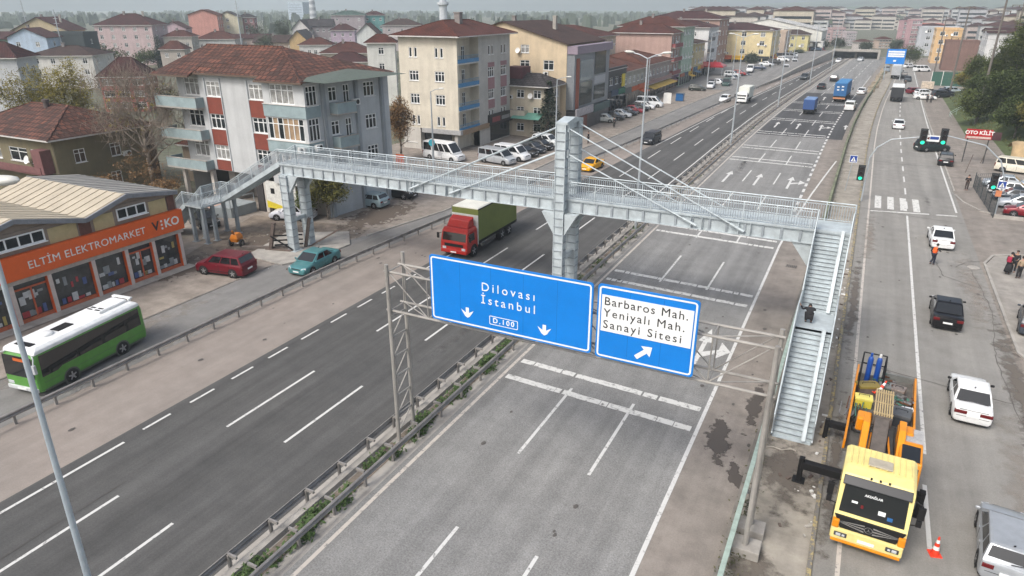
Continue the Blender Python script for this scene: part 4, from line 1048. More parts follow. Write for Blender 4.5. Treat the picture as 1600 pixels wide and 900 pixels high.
# ------------------------------------------------------------------ lorries
def lorry(name, label, x, y, head, cabcol, boxcol, Lc, Lbx, W, Hbox, Hcab, boxname='cargo_box', roofcol=None, z0=1.0, axles=2, detail=2, deflector=False):
    """origin at the front bumper on the ground, front towards +Y locally"""
    t = thing(name, label, 'lorry', (x, y, 0), radians(-head))
    C = paint(cabcol); hw = W/2; P = mat('tarp_%s' % boxcol, boxcol, .65, 0, var=.12, scale=.8)
    q = MB()
    q.loft([[(-hw,0,.45),(hw,0,.45),(hw,-Lc,.6),(-hw,-Lc,.6)],[(-hw,-.02,1.3),(hw,-.02,1.3),(hw,-Lc,1.3),(-hw,-Lc,1.3)],[(-hw*.96,-.22,Hcab-.25),(hw*.96,-.22,Hcab-.25),(hw*.96,-Lc,Hcab-.25),(-hw*.96,-Lc,Hcab-.25)],[(-hw*.88,-.42,Hcab),(hw*.88,-.42,Hcab),(hw*.88,-Lc+.1,Hcab),(-hw*.88,-Lc+.1,Hcab)]])
    for s in (-1, 1): q.disc((s*(hw+.004), -Lc*.62, .5), .58, 'x', 20, 1)
    q.build('cab', [C, BLACK], t, bevel=.05)
    q = MB(); k = (1.45-1.3)/(Hcab-.25-1.3); q.face([(-hw*.88,-.02-.2*k+.012,1.45),(hw*.88,-.02-.2*k+.012,1.45),(hw*.85,-.19,Hcab-.36),(-hw*.85,-.19,Hcab-.36)]); q.build('windshield', CARGLASS, t)
    for s in (-1, 1):
        q = MB(); xx = s*(hw*1.0+.004); q.face([(xx,-.28,1.42),(xx,-Lc*.72,1.42),(xx*.97,-Lc*.72,Hcab-.42),(xx*.97,-.38,Hcab-.42)]); q.build('side_window', CARGLASS, t)
        q = MB(); q.cbox((s*hw*.72,.0,.82),(.34,.06,.20)); q.build('headlight', HEADL, t, bevel=.02, seg=1)
        q = MB(); q.path([(s*hw,-.2,Hcab-.5),(s*(hw+.25),-.05,Hcab-.55),(s*(hw+.25),-.05,1.5)], .025, 6); q.cbox((s*(hw+.25),-.05,1.75),(.20,.10,.45)); q.build('mirror', BLACK, t, bevel=.02, seg=1)
        add_wheel(t, s*(hw-.12), -Lc*.62, .5, .28)
        for k in range(axles): add_wheel(t, s*(hw-.2), -Lc-Lbx*.62-k*1.3, .5, .42)
        q = MB(); q.cbox((s*hw*.78,-Lc-.1-Lbx-.02,.95),(.3,.05,.16)); q.build('tail_light', TAILL, t)
    q = MB(); q.cbox((0,.03,.58),(W*.96,.12,.30)); q.build('bumper', C, t, bevel=.04)
    q = MB(); q.box(-hw*.7,hw*.7,.0,.022,.98,1.22); q.build('grille', BLACK, t)
    q = MB(); q.box(-.26,.26,.095,.11,.5,.61); q.build('number_plate', SIGNWHITE, t)
    if deflector:
        q = MB(); q.loft([[(-hw*.8,-.6,Hcab),(hw*.8,-.6,Hcab),(hw*.8,-Lc+.15,Hcab),(-hw*.8,-Lc+.15,Hcab)],[(-hw*.74,-.95,Hcab+.55),(hw*.74,-.95,Hcab+.55),(hw*.8,-Lc+.15,Hcab+.75),(-hw*.8,-Lc+.15,Hcab+.75)]]); q.build('roof_deflector', C, t, bevel=.06)
    y0 = -Lc-.15; y1 = y0-Lbx
    q = MB(); q.box(-.45,.45,y1,-.4,.55,.85); q.box(-hw*.98,hw*.98,y1,y0,.85,z0); q.build('chassis', BLACK, t)
    q = MB(); q.box(-hw,hw,y1,y0,z0,Hbox-.12); q.loft([[(-hw,y1,Hbox-.12),(hw,y1,Hbox-.12),(hw,y0,Hbox-.12),(-hw,y0,Hbox-.12)],[(-hw*.9,y1+.03,Hbox),(hw*.9,y1+.03,Hbox),(hw*.9,y0-.03,Hbox),(-hw*.9,y0-.03,Hbox)]], 1)
    R_ = mat('tarp_roof_%s' % (roofcol or boxcol), roofcol or boxcol, .7, 0, var=.12, scale=.6)
    o = q.build(boxname, [P, R_], t, bevel=.03)
    if detail >= 2:
        for s in (-1, 1):
            q = MB()
            for k in range(4): q.beam((s*(hw-.03), y0-.4, .48+.12*k), (s*(hw-.03), y0-Lbx*.42, .48+.12*k), .03, .05)
            q.build('side_guard', CHROME, t)
            q = MB(); q.beam((s*(hw+.008), y0, Hbox-.12), (s*(hw+.008), y1, Hbox-.12), .03, .10); q.beam((s*(hw+.008), y0, z0+.04), (s*(hw+.008), y1, z0+.04), .03, .12); q.build('tarp_edge', BLACK, o)
        q = MB(); q.box(-hw,hw,y0,y0+.06,z0-.2,Hbox-.6); q.build('bulkhead', mat('bulkhead_white', (.6,.61,.6), .5), t)
    return t
lorry('curtain_lorry', 'red lorry with an olive green curtain box and white roof passing under the footbridge', -27.95, 44.7, 180, 'ab241c', '6f7a3a', 1.75, 7.0, 2.5, 3.85, 2.45, 'curtain_box', 'dcdcd2', axles=2, deflector=True)
lorry('box_lorry', 'white box lorry coming towards us on the left carriageway', -23.9, 153.8, 183, 'e3e5e3', 'd6d9d0', 1.7, 4.6, 2.2, 3.3, 2.25, axles=1, detail=1)
lorry('tarpaulin_lorry', 'small lorry with a blue tarpaulin driving away in the middle lane', -9.6, 149.2, 2, 'd8dadb', '2f4f86', 1.5, 4.6, 2.0, 2.9, 2.1, 'tarpaulin_box', '6b87b0', axles=1, detail=1)
lorry('canvas_lorry', 'lorry with a white canvas roof and dark tailboard on the right service road', 5.6, 181, 2, '2a2c30', '2c2e33', 1.8, 8.0, 2.4, 3.2, 2.6, 'cargo_bed', 'd9dcdc', axles=1, detail=1)
lorry('box_lorry', 'tall white lorry in the far queue on the right service road', 6.2, 236, 4, 'd9dcde', 'dfe2e3', 1.7, 6.0, 2.4, 3.7, 2.5, axles=1, detail=1)
# container lorry
t = lorry('container_lorry', 'lorry carrying a blue shipping container beyond the small blue tarpaulin lorry', -5.0, 177.5, 3, 'c8ccd0', '2e6aa0', 1.9, 10.2, 2.45, 4.1, 2.7, 'container', '3f7fb2', z0=1.35, axles=2, detail=1)
q = MB()
for k in range(12): q.box(-1.12+k*.2, -1.05+k*.2, -12.285, -12.245, 1.5, 3.9)
q.build('container_door_ribs', paint('255a8c'), t)
q = MB()
for x, z in ((-.5,3.2),(.4,3.3),(-.45,2.6),(.45,2.65)): q.box(x-.22, x+.22, -12.31, -12.29, z-.12, z+.12)
q.build('container_panel', SIGNWHITE, t)
q = MB(); q.box(-1.2,1.2,-12.4,-12.3,.75,1.05); q.build('bumper', mat('hazard_orange', (.55,.25,.12), .6), t)

# ------------------------------------------------------------------ crane lorry (front towards the camera)
def crane():
    t = thing('crane_lorry', 'yellow crane lorry parked by the foot of the stairs with a loaded bed', 'crane lorry', (2.72, 23.55, 0), radians(180-2.5))
    CY = paint('e9d98f'); OR = paint('e08e12'); DK = BLACK; W = 2.42; hw = W/2; GRB = mat('bed_floor_grey', (.11,.105,.095), .85, 0, var=.4, scale=2)
    # local: +Y is the front; everything runs back to -Y
    q = MB()
    prof = [(0.02,.48),(.02,1.1),(0,1.5),(-.06,1.62),(-.45,2.85),(-.62,3.05),(-1.0,3.14),(-2.4,3.16),(-2.5,3.0),(-2.5,.7),(-1.9,.62),(-1.85,.48)]
    q.loft([[(x*k, y, z if z < 2.9 else z-dz) for y, z in prof] for x, k, dz in ((-hw,1,.12),(-hw*.9,1,.02),(hw*.9,1,.02),(hw,1,.12))])
    for s in (-1, 1): q.disc((s*(hw+.005), -1.25, .52), .6, 'x', 20, 1)
    for k in range(11): q.box(-1.0+k*.2-.02, -1.0+k*.2+.02, -2.35, -1.15, 3.14, 3.185)
    q.build('cab', [CY, DK], t, bevel=.05)
    q = MB(); q.face([(-hw*.89,-.08+.014,1.66),(hw*.89,-.08+.014,1.66),(hw*.86,-.41+.014,2.74),(-hw*.86,-.41+.014,2.74)]); q.build('windshield', CARGLASS, t)
    q = MB(); q.loft([[(-hw*.93,-.60,2.86),(hw*.93,-.60,2.86),(hw*.93,-.52,3.0),(-hw*.93,-.52,3.0)],[(-hw*.93,-.30,2.70),(hw*.93,-.30,2.70),(hw*.93,-.26,2.76),(-hw*.93,-.26,2.76)]]); q.build('sun_visor', mat('visor_smoked', (.03,.032,.036), .25, 0, var=0), t, bevel=.02)
    q = MB(); q.box(-.40,.42,-1.75,-1.2,3.15,3.22); q.build('roof_hatch', mat('hatch_dusty', (.42,.38,.30), .7), t, bevel=.03)
    q = MB()
    for x in (-.35,-.05,.25): q.cbox((x,-.60,3.02),(.07,.07,.06))
    q.build('marker_lamp', DK, t)
    # grille with a swept chrome band
    q = MB(); q.loft([[(-hw*.78,-.02,1.02),(hw*.78,-.02,1.02),(hw*.98,-.04,1.54),(-hw*.98,-.04,1.54)],[(-hw*.76,.07,1.02),(hw*.76,.07,1.02),(hw*.97,.045,1.54),(-hw*.97,.045,1.54)]]); gr = q.build('grille', DK, t, bevel=.01)
    q = MB()
    for z in (1.40,1.27,1.14):
        for s in (-1, 1): q.face([(s*.14,.085,z-.034),(s*.97,.075,1.29+(z-1.27)*.2-.006),(s*.97,.075,1.29+(z-1.27)*.2+.006),(s*.14,.085,z+.034)])
    q.build('grille_chrome', CHROME, gr)
    q = MB(); q.disc((0,.095,1.27),.14,'y',20,0); q.disc((0,.099,1.27),.12,'y',20,1)
    for k in range(3):
        a = radians(90+120*k); q.face([(.012*sin(a),-.0+.103,1.27-.012*cos(a)),(.10*cos(a),-.0+.103,1.27+.10*sin(a)),(-.012*sin(a),-.0+.103,1.27+.012*cos(a))], 0)
    q.build('emblem', [CHROME, DK], gr)
    q = MB(); q.cbox((0,.05,.77),(W*.99,.2,.48)); q.build('bumper', CY, t, bevel=.05)
    q = MB(); q.cbox((0,.06,.47),(W*.96,.18,.12)); q.build('bumper_lip', OR, t, bevel=.03)
    for s in (-1, 1):
        q = MB(); q.cbox((s*.86,.15,.78),(.44,.05,.19)); hb = q.build('headlight', LAMPH, t, bevel=.03); q = MB(); q.cbox((s*.93,.165,.78),(.17,.05,.12)); q.cbox((s*.76,.165,.78),(.10,.05,.09)); q.build('lamp_glass', HEADL, hb, bevel=.02)
        q = MB(); q.cbox((s*1.09,.06,1.20),(.24,.18,.36)); q.build('corner_panel', OR, t, bevel=.04)
        q = MB(); xx = s*(hw+.005); q.face([(xx,-.35,1.7),(xx,-1.5,1.7),(xx*.99,-1.5,2.75),(xx*.99,-.62,2.75)]); q.build('side_window', CARGLASS, t)
        q = MB(); q.path([(s*hw,-.5,2.7),(s*(hw+.28),-.35,2.65),(s*(hw+.28),-.35,1.8),(s*hw,-.4,1.7)], .025, 6); q.cbox((s*(hw+.28),-.33,2.35),(.22,.12,.5)); q.cbox((s*(hw+.27),-.33,1.9),(.18,.12,.25)); q.build('mirror', DK, t, bevel=.02)
        add_wheel(t, s*(hw-.125), -1.25, .52, .3); add_wheel(t, s*(hw-.25), -8.9, .52, .5); add_wheel(t, s*(hw-.25), -10.2, .52, .5)
    q = MB(); q.box(-.28,.28,.155,.17,.66,.79); q.build('number_plate', SIGNWHITE, t)
    text('AKSAĞLAR', .12, SIGNWHITE, t, (.05,-.30,2.45), (radians(90-17),0,pi), 'windshield_lettering', 1.0, .003, depth=.001)
    q = MB()
    for x, y, z, a, b, m in ((-.30,0,1.98,.24,.15,0),(.62,0,2.12,.20,.08,0),(-.58,0,1.86,.18,.13,1),(.36,0,2.02,.09,.12,2)):
        q.face([(x-a/2,.455-.306*(z-b/2),z-b/2),(x+a/2,.455-.306*(z-b/2),z-b/2),(x+a/2,.455-.306*(z+b/2),z+b/2),(x-a/2,.455-.306*(z+b/2),z+b/2)], m)
    q.build('windshield_sticker', [SIGNWHITE, paint('2a5f95'), TAILL], t)
    # chassis, outriggers
    q = MB(); q.box(-.45,.45,-12.6,-2.3,.6,.95); q.build('chassis', DK, t)
    for s in (-1, 1):
        ln = 2.75 if s > 0 else 1.75
        q = MB(); q.box(min(s*.5,s*ln),max(s*.5,s*ln),-3.7,-3.35,.72,1.05); q.box(s*ln-.11,s*ln+.11,-3.65,-3.4,.06,1.2); q.box(s*ln-.25,s*ln+.25,-3.78,-3.28,.02,.07); q.build('outrigger', DK, t, bevel=.02)
        q = MB(); q.box(min(s*.5,s*(ln-.6)),max(s*.5,s*(ln-.6)),-7.6,-7.3,.72,1.0); q.box(s*(ln-.6)-.1,s*(ln-.6)+.1,-7.55,-7.35,.06,1.1); q.build('outrigger', DK, t, bevel=.02)
    # crane turret, orange housings, folded telescopic boom with ribbed tan top, operator cabin
    q = MB(); q.lathe([(.75,0),(.75,.25),(.6,.3)], 24, 0, (-.1,-4.2,.95)); q.box(-.95,.9,-5.0,-3.2,1.2,1.5); q.build('turntable', DK, t, bevel=.02)
    for s in (-1, 1):
        q = MB(); q.prof([(-3.0,1.5),(-3.2,2.2),(-4.6,3.05),(-5.4,3.05),(-5.5,2.5),(-4.6,1.5)], s*.62-.09 if s > 0 else -.80, s*.62+.18 if s > 0 else -.53); q.build('crane_cheek', OR, t, bevel=.04)
    q = MB(); q.box(.50,1.05,-5.6,-4.9,2.35,3.0); q.box(-1.1,-.50,-5.5,-4.8,2.2,2.85); q.build('winch_housing', OR, t, bevel=.08)
    TAN = mat('boom_tan', (.50,.38,.20), .6, 0, var=.2)
    q = MB(); q.beam((.12,-3.3,2.0),(.12,-5.2,2.95),.55,.5); q.beam((.12,-5.0,2.98),(.12,-7.9,2.75),.72,.45); b_ = q.build('boom', mat('boom_dark', (.10,.085,.075), .6, 0, var=.3), t, bevel=.03)
    q = MB()
    for k in range(8): q.beam((-.2+k*.092,-5.1,3.225),(-.2+k*.092,-7.85,3.01),.055,.06)
    for k in range(3): q.beam((-.25,-5.3-k*1.1,3.21-k*.085),(.5,-5.3-k*1.1,3.21-k*.085),.05,.05)
    q.build('boom_slats', TAN, b_)
    q = MB(); q.beam((-.55,-2.9,1.75),(.55,-2.9,1.75),.1,.22); q.beam((-.6,-3.05,1.2),(-.2,-4.9,2.4),.1,.14); q.beam((.45,-3.05,1.2),(.4,-4.9,2.4),.1,.14); q.box(-.62,-.45,-3.1,-2.95,1.2,1.9); q.box(.45,.62,-3.1,-2.95,1.2,1.9); q.build('cradle', OR, t, bevel=.02)
    for k in range(4):
        q = MB(); xx = -.5+.25*k; q.path([(xx,-3.0,1.3),(xx-.1,-3.6,1.9+.1*k),(xx+.05,-4.5,2.3),(xx+.1,-5.1,2.8)], .03, 6); q.build('hydraulic_hose', DK, t)
    # local +X is to the viewer's left because the lorry faces us
    q = MB(); q.prof([(-2.75,1.2),(-2.75,1.75),(-3.1,2.6),(-4.3,2.75),(-5.0,2.6),(-5.0,1.2)], -1.45, -.62); oc = q.build('operator_cabin', OR, t, bevel=.05)
    q = MB(); q.face([(-1.36,-2.735,1.78),(-.71,-2.735,1.78),(-.71,-3.09,2.56),(-1.36,-3.09,2.56)]); q.face([(-1.36,-3.15,2.625),(-.71,-3.15,2.625),(-.71,-4.1,2.745),(-1.36,-4.1,2.745)]); q.build('cabin_glass', CARGLASS, oc)
    q = MB(); q.face([(-1.455,-3.15,1.7),(-1.455,-4.8,1.7),(-1.455,-4.8,2.5),(-1.455,-3.3,2.5)]); q.build('cabin_side_glass', CARGLASS, oc)
    q = MB()
    for k in range(9): q.beam((-1.45,-4.45-.12*k,2.74),(-.6,-4.45-.12*k,2.74),.07,.04)
    q.build('cabin_grille', mat('pale_grille', (.45,.46,.47), .5), oc)
    q = MB(); q.lathe([(.09,0),(.09,.12),(.03,.17)], 12, 0, (-1.05,-2.98,1.3+1.2)); q.build('beacon', AMBER, oc)
    # load bed behind the crane
    q = MB(); q.box(-hw-.12,hw+.12,-12.9,-5.2,1.0,1.14); q.build('bed_floor', GRB, t)
    q = MB()
    for s in (-1, 1): q.box(min(s*(hw+.06),s*(hw+.16)),max(s*(hw+.06),s*(hw+.16)),-12.9,-5.2,1.1,1.62 if s > 0 else 1.5)
    q.build('bed_side', OR, t, bevel=.02)
    q = MB(); q.box(-hw-.12,.1,-12.95,-12.85,1.1,1.45); q.build('tailboard', mat('tailboard_grey', (.20,.21,.20), .6, .3, var=.2), t)
    q = MB(); y_ = -12.6
    for x0, x1 in ((.15,1.2),):
        for z in (1.9, 2.5): q.path([(x1,-10.2,z),(x1,-12.6,z),(x0,-12.6,z),(x0,-11.0,z)], .035, 6)
        for x, y in ((x1,-10.2),(x1,-12.6),(x0,-12.6),(x0,-11.0)): q.tube((x,y,1.1),(x,y,2.5),.035,n=6)
    q.build('cylinder_rack', DK, t)
    return t
CR = crane()
crm = Matrix.Translation(CR.location) @ Matrix.Rotation(CR.rotation_euler.z, 4, 'Z')
def onbed(x, y, z=1.14): return tuple(crm @ Vector((x, y, z)))
CRZ = CR.rotation_euler.z
BLUEGAS = paint('1f4fa3'); 
for i, (x, y, lb) in enumerate(((.85,-12.1,'blue gas cylinder at the rear corner of the crane lorry bed'),(.45,-12.15,'blue gas cylinder with a pale cap beside the other one on the lorry bed'))):
    t = thing('gas_cylinder', lb, 'gas cylinder', onbed(x, y), CRZ, 'gas cylinders on the crane lorry bed')
    q = MB(); q.lathe([(.12,0),(.13,.03),(.13,1.25),(.10,1.38),(.04,1.44)], 16); q.build('body', BLUEGAS, t, smooth=True)
    q = MB(); q.lathe([(.06,1.44),(.06,1.6),(.03,1.63)], 12); q.build('cap', [WHITE if i else BLUEGAS], t)
def crate(lb, x, y, sx, sy, sz, m, m2, name='crate', rz=0, z=1.14):
    t = thing(name, lb, 'toolbox' if name == 'toolbox' else name.replace('_', ' '), onbed(x, y, z), CRZ+rz)
    q = MB(); q.box(-sx/2,sx/2,-sy/2,sy/2,0,sz); q.build('body', m, t, bevel=.03)
    q = MB(); q.box(-sx/2-.015,sx/2+.015,-sy/2-.015,sy/2+.015,sz*.8,sz+.03)
    q.build('lid', m2, t, bevel=.02)
    q = MB(); q.path([(-sx*.3,0,sz+.03),(-sx*.3,0,sz+.12),(sx*.3,0,sz+.12),(sx*.3,0,sz+.03)], .015, 6); q.build('handle', BLACK, t)
    return t
crate('yellow battery box with a black frame on the crane lorry bed', .85, -9.4, .75, .5, .5, paint('d8c84a'), paint('e4d873'), 'toolbox', .1)
crate('wooden tool chest with an olive lid beside the red cone on the lorry bed', .75, -10.7, 1.0, .6, .55, WOOD, paint('8a7a3a'), 'toolbox', .5)
crate('dark grey generator on the right side of the lorry bed', -.75, -8.6, .8, .9, .6, mat('generator_dark', (.05,.055,.06), .5, 0), mat('generator_top', (.10,.105,.11), .5, 0), 'generator', -.1)
crate('white canister box beside the generator on the lorry bed', -1.02, -9.5, .45, .25, .35, WHITE, SIGNWHITE, 'canister', .1)
crate('green machine block near the tailboard of the lorry bed', .0, -11.3, .5, .5, .4, paint('2f4b3d'), mat('machine_grey', (.25,.26,.25), .5, .3), 'machine', .1)
crate('dusty engine block with exposed metal near the tailboard of the lorry bed', -.6, -11.2, .55, .55, .45, mat('engine_metal', (.22,.21,.20), .5, .5, var=.4, scale=5), mat('engine_top', (.30,.25,.22), .5, .4, var=.4, scale=6), 'engine', -.2)
HOSE = mat('hose_black', (.025,.024,.023), .6, 0)
rr = random.Random(31); q = MB()
for k in range(7):
    c = Vector((rr.uniform(-.1,.5), rr.uniform(-.5,.5), .05)); q.path([c+Vector((.32*cos(a)*(1+.1*k), .32*sin(a)*(1+.1*k), .04*k+.02*sin(3*a))) for a in [i*.6 for i in range(11)]], .028, 5)
o = tag(q.build('hose_coil', HOSE), 'coil of black hoses lying on the left side of the crane lorry bed', 'hose'); o.location = onbed(.75, -7.4, 1.16)
for lb, x, y, kind in (('heap of rusty shackles and chain on the crane lorry bed by the tailboard', -.1, -12.0, 0), ('heap of grey pipe fittings beside the generator on the lorry bed', -.85, -10.4, 1), ('bundle of bars and straps beside the yellow battery box on the lorry bed', 1.12, -8.2, 2)):
    q = MB()
    for k in range(26):
        c = Vector((rr.gauss(0,.22), rr.gauss(0,.28), rr.uniform(.03,.32))); a = rr.uniform(0, 3.1)
        if kind == 2: q.beam(c-Vector((.1*rr.gauss(0,1),.6,0)), c+Vector((.1*rr.gauss(0,1),.6,0)), .05, .05, k % 3)
        else: q.tube(c, c+Vector((cos(a),sin(a),rr.uniform(-.3,.5)))*rr.uniform(.12,.35), rr.uniform(.03,.08), n=7, m=k % 3)
    o = tag(q.build('metal_parts', [mat('rust_brown', (.13,.06,.035), .8, .3, var=.4), mat('metal_grey_parts', (.28,.28,.28), .45, .6, var=.3), mat('paint_green_parts', (.06,.16,.12), .6, 0, var=.3)]), lb, 'metal parts'); o.location = onbed(x, y, 1.16); o.rotation_euler = (0,0,CRZ)
def cone(lb, x, y, z=0, tilt=0, rz=0, h=.72):
    t = thing('traffic_cone', lb, 'traffic cone', (x, y, z), rz); t.rotation_euler = (tilt, 0, rz)
    OC = mat('cone_orange', (.80,.055,.02), .45, 0, var=.06)
    q = MB(); q.box(-.21,.21,-.21,.21,0,.045); q.build('base', OC, t, bevel=.02)
    q = MB(); R = lambda s: .15-.12*s
    for a, b, m in ((0,.28,0),(.28,.48,1),(.48,.66,0),(.66,.84,1),(.84,1,0)):
        q.tube((0,0,.04+a*h),(0,0,.04+b*h),R(a),R(b),16,m,caps=(b == 1))
    q.build('cone_body', [OC, SIGNWHITE], t, smooth=False)
x, y = at(1460, 866)
cone('orange and white traffic cone standing on the road beside the crane lorry', x, y, 0, 0, .3, .78)
x, y, z = onbed(.34, -10.5, 1.2)
cone('red and white traffic cone lying on the crane lorry bed', x, y, z+.12, radians(38), CRZ-.7, .80)

# ------------------------------------------------------------------ small site machine on the left forecourt
t = thing('site_mixer', 'small orange site machine on two wheels standing on the churned earth', 'site machine', (-46.1, 38.9, 0), .3)
OR = paint('d17a18')
q = MB(); q.loft([[(-.3,-.45,.45),(.3,-.45,.45),(.3,.45,.45),(-.3,.45,.45)],[(-.36,-.5,.8),(.36,-.5,.8),(.36,.5,.8),(-.36,.5,.8)],[(-.22,-.35,1.15),(.22,-.35,1.15),(.22,.35,1.15),(-.22,.35,1.15)]]); q.build('body', OR, t, bevel=.06)
q = MB(); q.beam((0,-.3,1.1),(0,-.5,1.5),.12,.12); q.path([(-.2,.4,.6),(-.2,1.1,.35),(.2,1.1,.35),(.2,.4,.6)], .03, 6); q.build('drawbar', mat('dark_orange', (.35,.13,.02), .6), t)
for s in (-1, 1): add_wheel(t, s*.48, -.1, .33, .16)

# ================================================================== BUILDINGS
T_RED = tilem('roof_tile_red', (.19,.052,.033), (.125,.036,.025))
T_OLD = tilem('roof_tile_weathered', (.175,.066,.042), (.062,.032,.024), .68, .55, 1.2)
T_MAR = tilem('roof_tile_maroon', (.125,.032,.03), (.09,.026,.026))
T_ORG = tilem('roof_tile_orange', (.24,.08,.045), (.16,.055,.035))
T_BRN = tilem('roof_tile_brown', (.12,.06,.046), (.085,.046,.036))
T_DRK = tilem('roof_sheet_dark', (.06,.055,.06), (.05,.045,.05), .5, .8)
T_GRN = tilem('roof_sheet_green', (.07,.13,.11), (.06,.11,.095), .5, .8)
T_TAN = tilem('roof_sheet_tan', (.40,.32,.20), (.35,.28,.18), .6, 1.0)
T_WHT = tilem('roof_sheet_white', (.60,.60,.58), (.54,.54,.52), .8, 1.2)
ROOFS = dict(red=T_RED, old=T_OLD, mar=T_MAR, org=T_ORG, brn=T_BRN, drk=T_DRK, grn=T_GRN, tan=T_TAN, wht=T_WHT)
FASCIA = mat('white_fascia', (.55,.54,.52), .7, 0, var=.15)

def window_mesh(w, h, style, fm=PVC):
    """frame and pane of one window: outward is -Y, sill at z = 0, centred on x; set back from the wall face"""
    key = ('win', round(w, 2), round(h, 2), style, fm.name)
    def mk():
        f = MB(); p = MB(); b = .085; d0, d1 = .05, .12
        f.box(-w/2, w/2, d0, d1, 0, b); f.box(-w/2, w/2, d0, d1, h-b, h); f.box(-w/2, -w/2+b, d0, d1, b, h-b); f.box(w/2-b, w/2, d0, d1, b, h-b)
        n = style if isinstance(style, int) else 2
        for k in range(1, n): x = -w/2+w*k/n; f.box(x-.045, x+.045, d0+.002, d1-.002, b, h-b)
        if h > 1.15 and n > 1: f.box(-w/2+b, w/2-b, d0+.004, d1-.004, h*.70-.035, h*.70+.035)
        f.box(-w/2-.06, w/2+.06, -.09, d0, -.05, .0)
        p.face([(-w/2+b*.5, d1-.02, b*.5), (w/2-b*.5, d1-.02, b*.5), (w/2-b*.5, d1-.02, h-b*.5), (-w/2+b*.5, d1-.02, h-b*.5)])
        return f.mesh('window', fm), {c: p.mesh('pane', c) for c in (GLASS, GLASS_CURTAIN)}
    return cached(key, mk)
def hole_wall(mb, o, d, L, z0, z1, wins, m=0, dep=.14):
    """a wall L long from o along d with real openings (u, z, w, h) and their reveals; its outside is to the right of d"""
    n = (d[1], -d[0]); P = lambda u, z, q=0: (o[0]+d[0]*u-n[0]*q, o[1]+d[1]*u-n[1]*q, z)
    us = sorted({0, L} | {w[0]-w[2]/2 for w in wins} | {w[0]+w[2]/2 for w in wins}); zs = sorted({z0, z1} | {w[1] for w in wins} | {w[1]+w[3] for w in wins})
    us = [u for u in us if -1e-6 <= u <= L+1e-6]; zs = [z for z in zs if z0-1e-6 <= z <= z1+1e-6]
    for a, b in zip(us, us[1:]):
        run = None
        for c, e in zip(zs, zs[1:]):
            um, zm = (a+b)/2, (c+e)/2
            hole = any(abs(um-w[0]) < w[2]/2 and w[1] < zm < w[1]+w[3] for w in wins)
            if hole:
                if run: mb.face([P(a, run[0]), P(b, run[0]), P(b, run[1]), P(a, run[1])], m); run = None
            else: run = (run[0], e) if run else (c, e)
        if run: mb.face([P(a, run[0]), P(b, run[0]), P(b, run[1]), P(a, run[1])], m)
    for u, z, w, h in wins:
        a, b, c, e = u-w/2, u+w/2, z, z+h
        for p, q in (((a, c), (b, c)), ((b, c), (b, e)), ((b, e), (a, e)), ((a, e), (a, c))):
            mb.face([P(*p), P(*q), P(*q, dep), P(*p, dep)], m)
def put_window(t, o, d, u, z, w, h, style, fm=PVC, curtain=None, name='window'):
    fme, pm = window_mesh(w, h, style, fm); n = (d[1], -d[0])
    ob = link(name, fme, t, loc=(o[0]+d[0]*u, o[1]+d[1]*u, z), rz=atan2(d[1], d[0]))
    cur = GLASS_CURTAIN if (random.random() < .35 if curtain is None else curtain) else GLASS
    link('pane', pm[cur], ob); return ob
def hip(W, D, ze, zr, ov, inset, m, fas=None, x0=0, y0=0):
    """hipped roof over W x D; ridge along the longer side"""
    mb = MB(); a, b, c, d = x0-ov, x0+W+ov, y0-ov, y0+D+ov
    if W >= D: i = min(inset, W/2+ov-.1); r0, r1 = (a+i, (c+d)/2, zr), (b-i, (c+d)/2, zr)
    else: i = min(inset, D/2+ov-.1); r0, r1 = ((a+b)/2, c+i, zr), ((a+b)/2, d-i, zr)
    e = [(a,c,ze),(b,c,ze),(b,d,ze),(a,d,ze)]
    if W >= D:
        mb.face([e[0],e[1],r1,r0]); mb.face([e[1],e[2],r1]); mb.face([e[2],e[3],r0,r1]); mb.face([e[3],e[0],r0])
    else:
        mb.face([e[0],e[1],r0]); mb.face([e[1],e[2],r1,r0]); mb.face([e[2],e[3],r1]); mb.face([e[3],e[0],r0,r1])
    f = MB(); f.box(a, b, c, d, ze-.16, ze-.012)
    hips = MB()
    pairs = [(e[0],r0),(e[1],r1 if W >= D else r0),(e[2],r1),(e[3],r0 if W >= D else r1),(r0,r1)]
    for p, q in pairs: hips.beam(p, q, .20, .12)
    return mb, f, hips
def gable(W, D, ze, zr, ov, axis, x0=0, y0=0, px=.5):
    """gabled roof; axis 'x' = ridge runs along x, 'y' = along y"""
    mb = MB(); a, b, c, d = x0-ov, x0+W+ov, y0-ov, y0+D+ov; th = .12
    if axis == 'y':
        m_ = x0+W*px; k = (zr-ze)/max(m_-x0, .1); 
        L = [(a,ze-ov*k),(m_,zr),(b,ze-ov*(zr-ze)/(x0+W-m_)),(b,ze-ov*(zr-ze)/(x0+W-m_)+th),(m_,zr+th),(a,ze-ov*k+th)]
        for s in (0, 1):
            q = [L[0],L[1],L[4],L[5]] if s == 0 else [L[1],L[2],L[3],L[4]]
            mb.profy(q, c, d)
    else:
        m_ = y0+D*px; k = (zr-ze)/(m_-y0)
        L = [(c,ze-ov*k),(m_,zr),(d,ze-ov*(zr-ze)/(y0+D-m_)),(d,ze-ov*(zr-ze)/(y0+D-m_)+th),(m_,zr+th),(c,ze-ov*k+th)]
        for s in (0, 1):
            q = [L[0],L[1],L[4],L[5]] if s == 0 else [L[1],L[2],L[3],L[4]]
            mb.prof(q, a, b)
    return mb
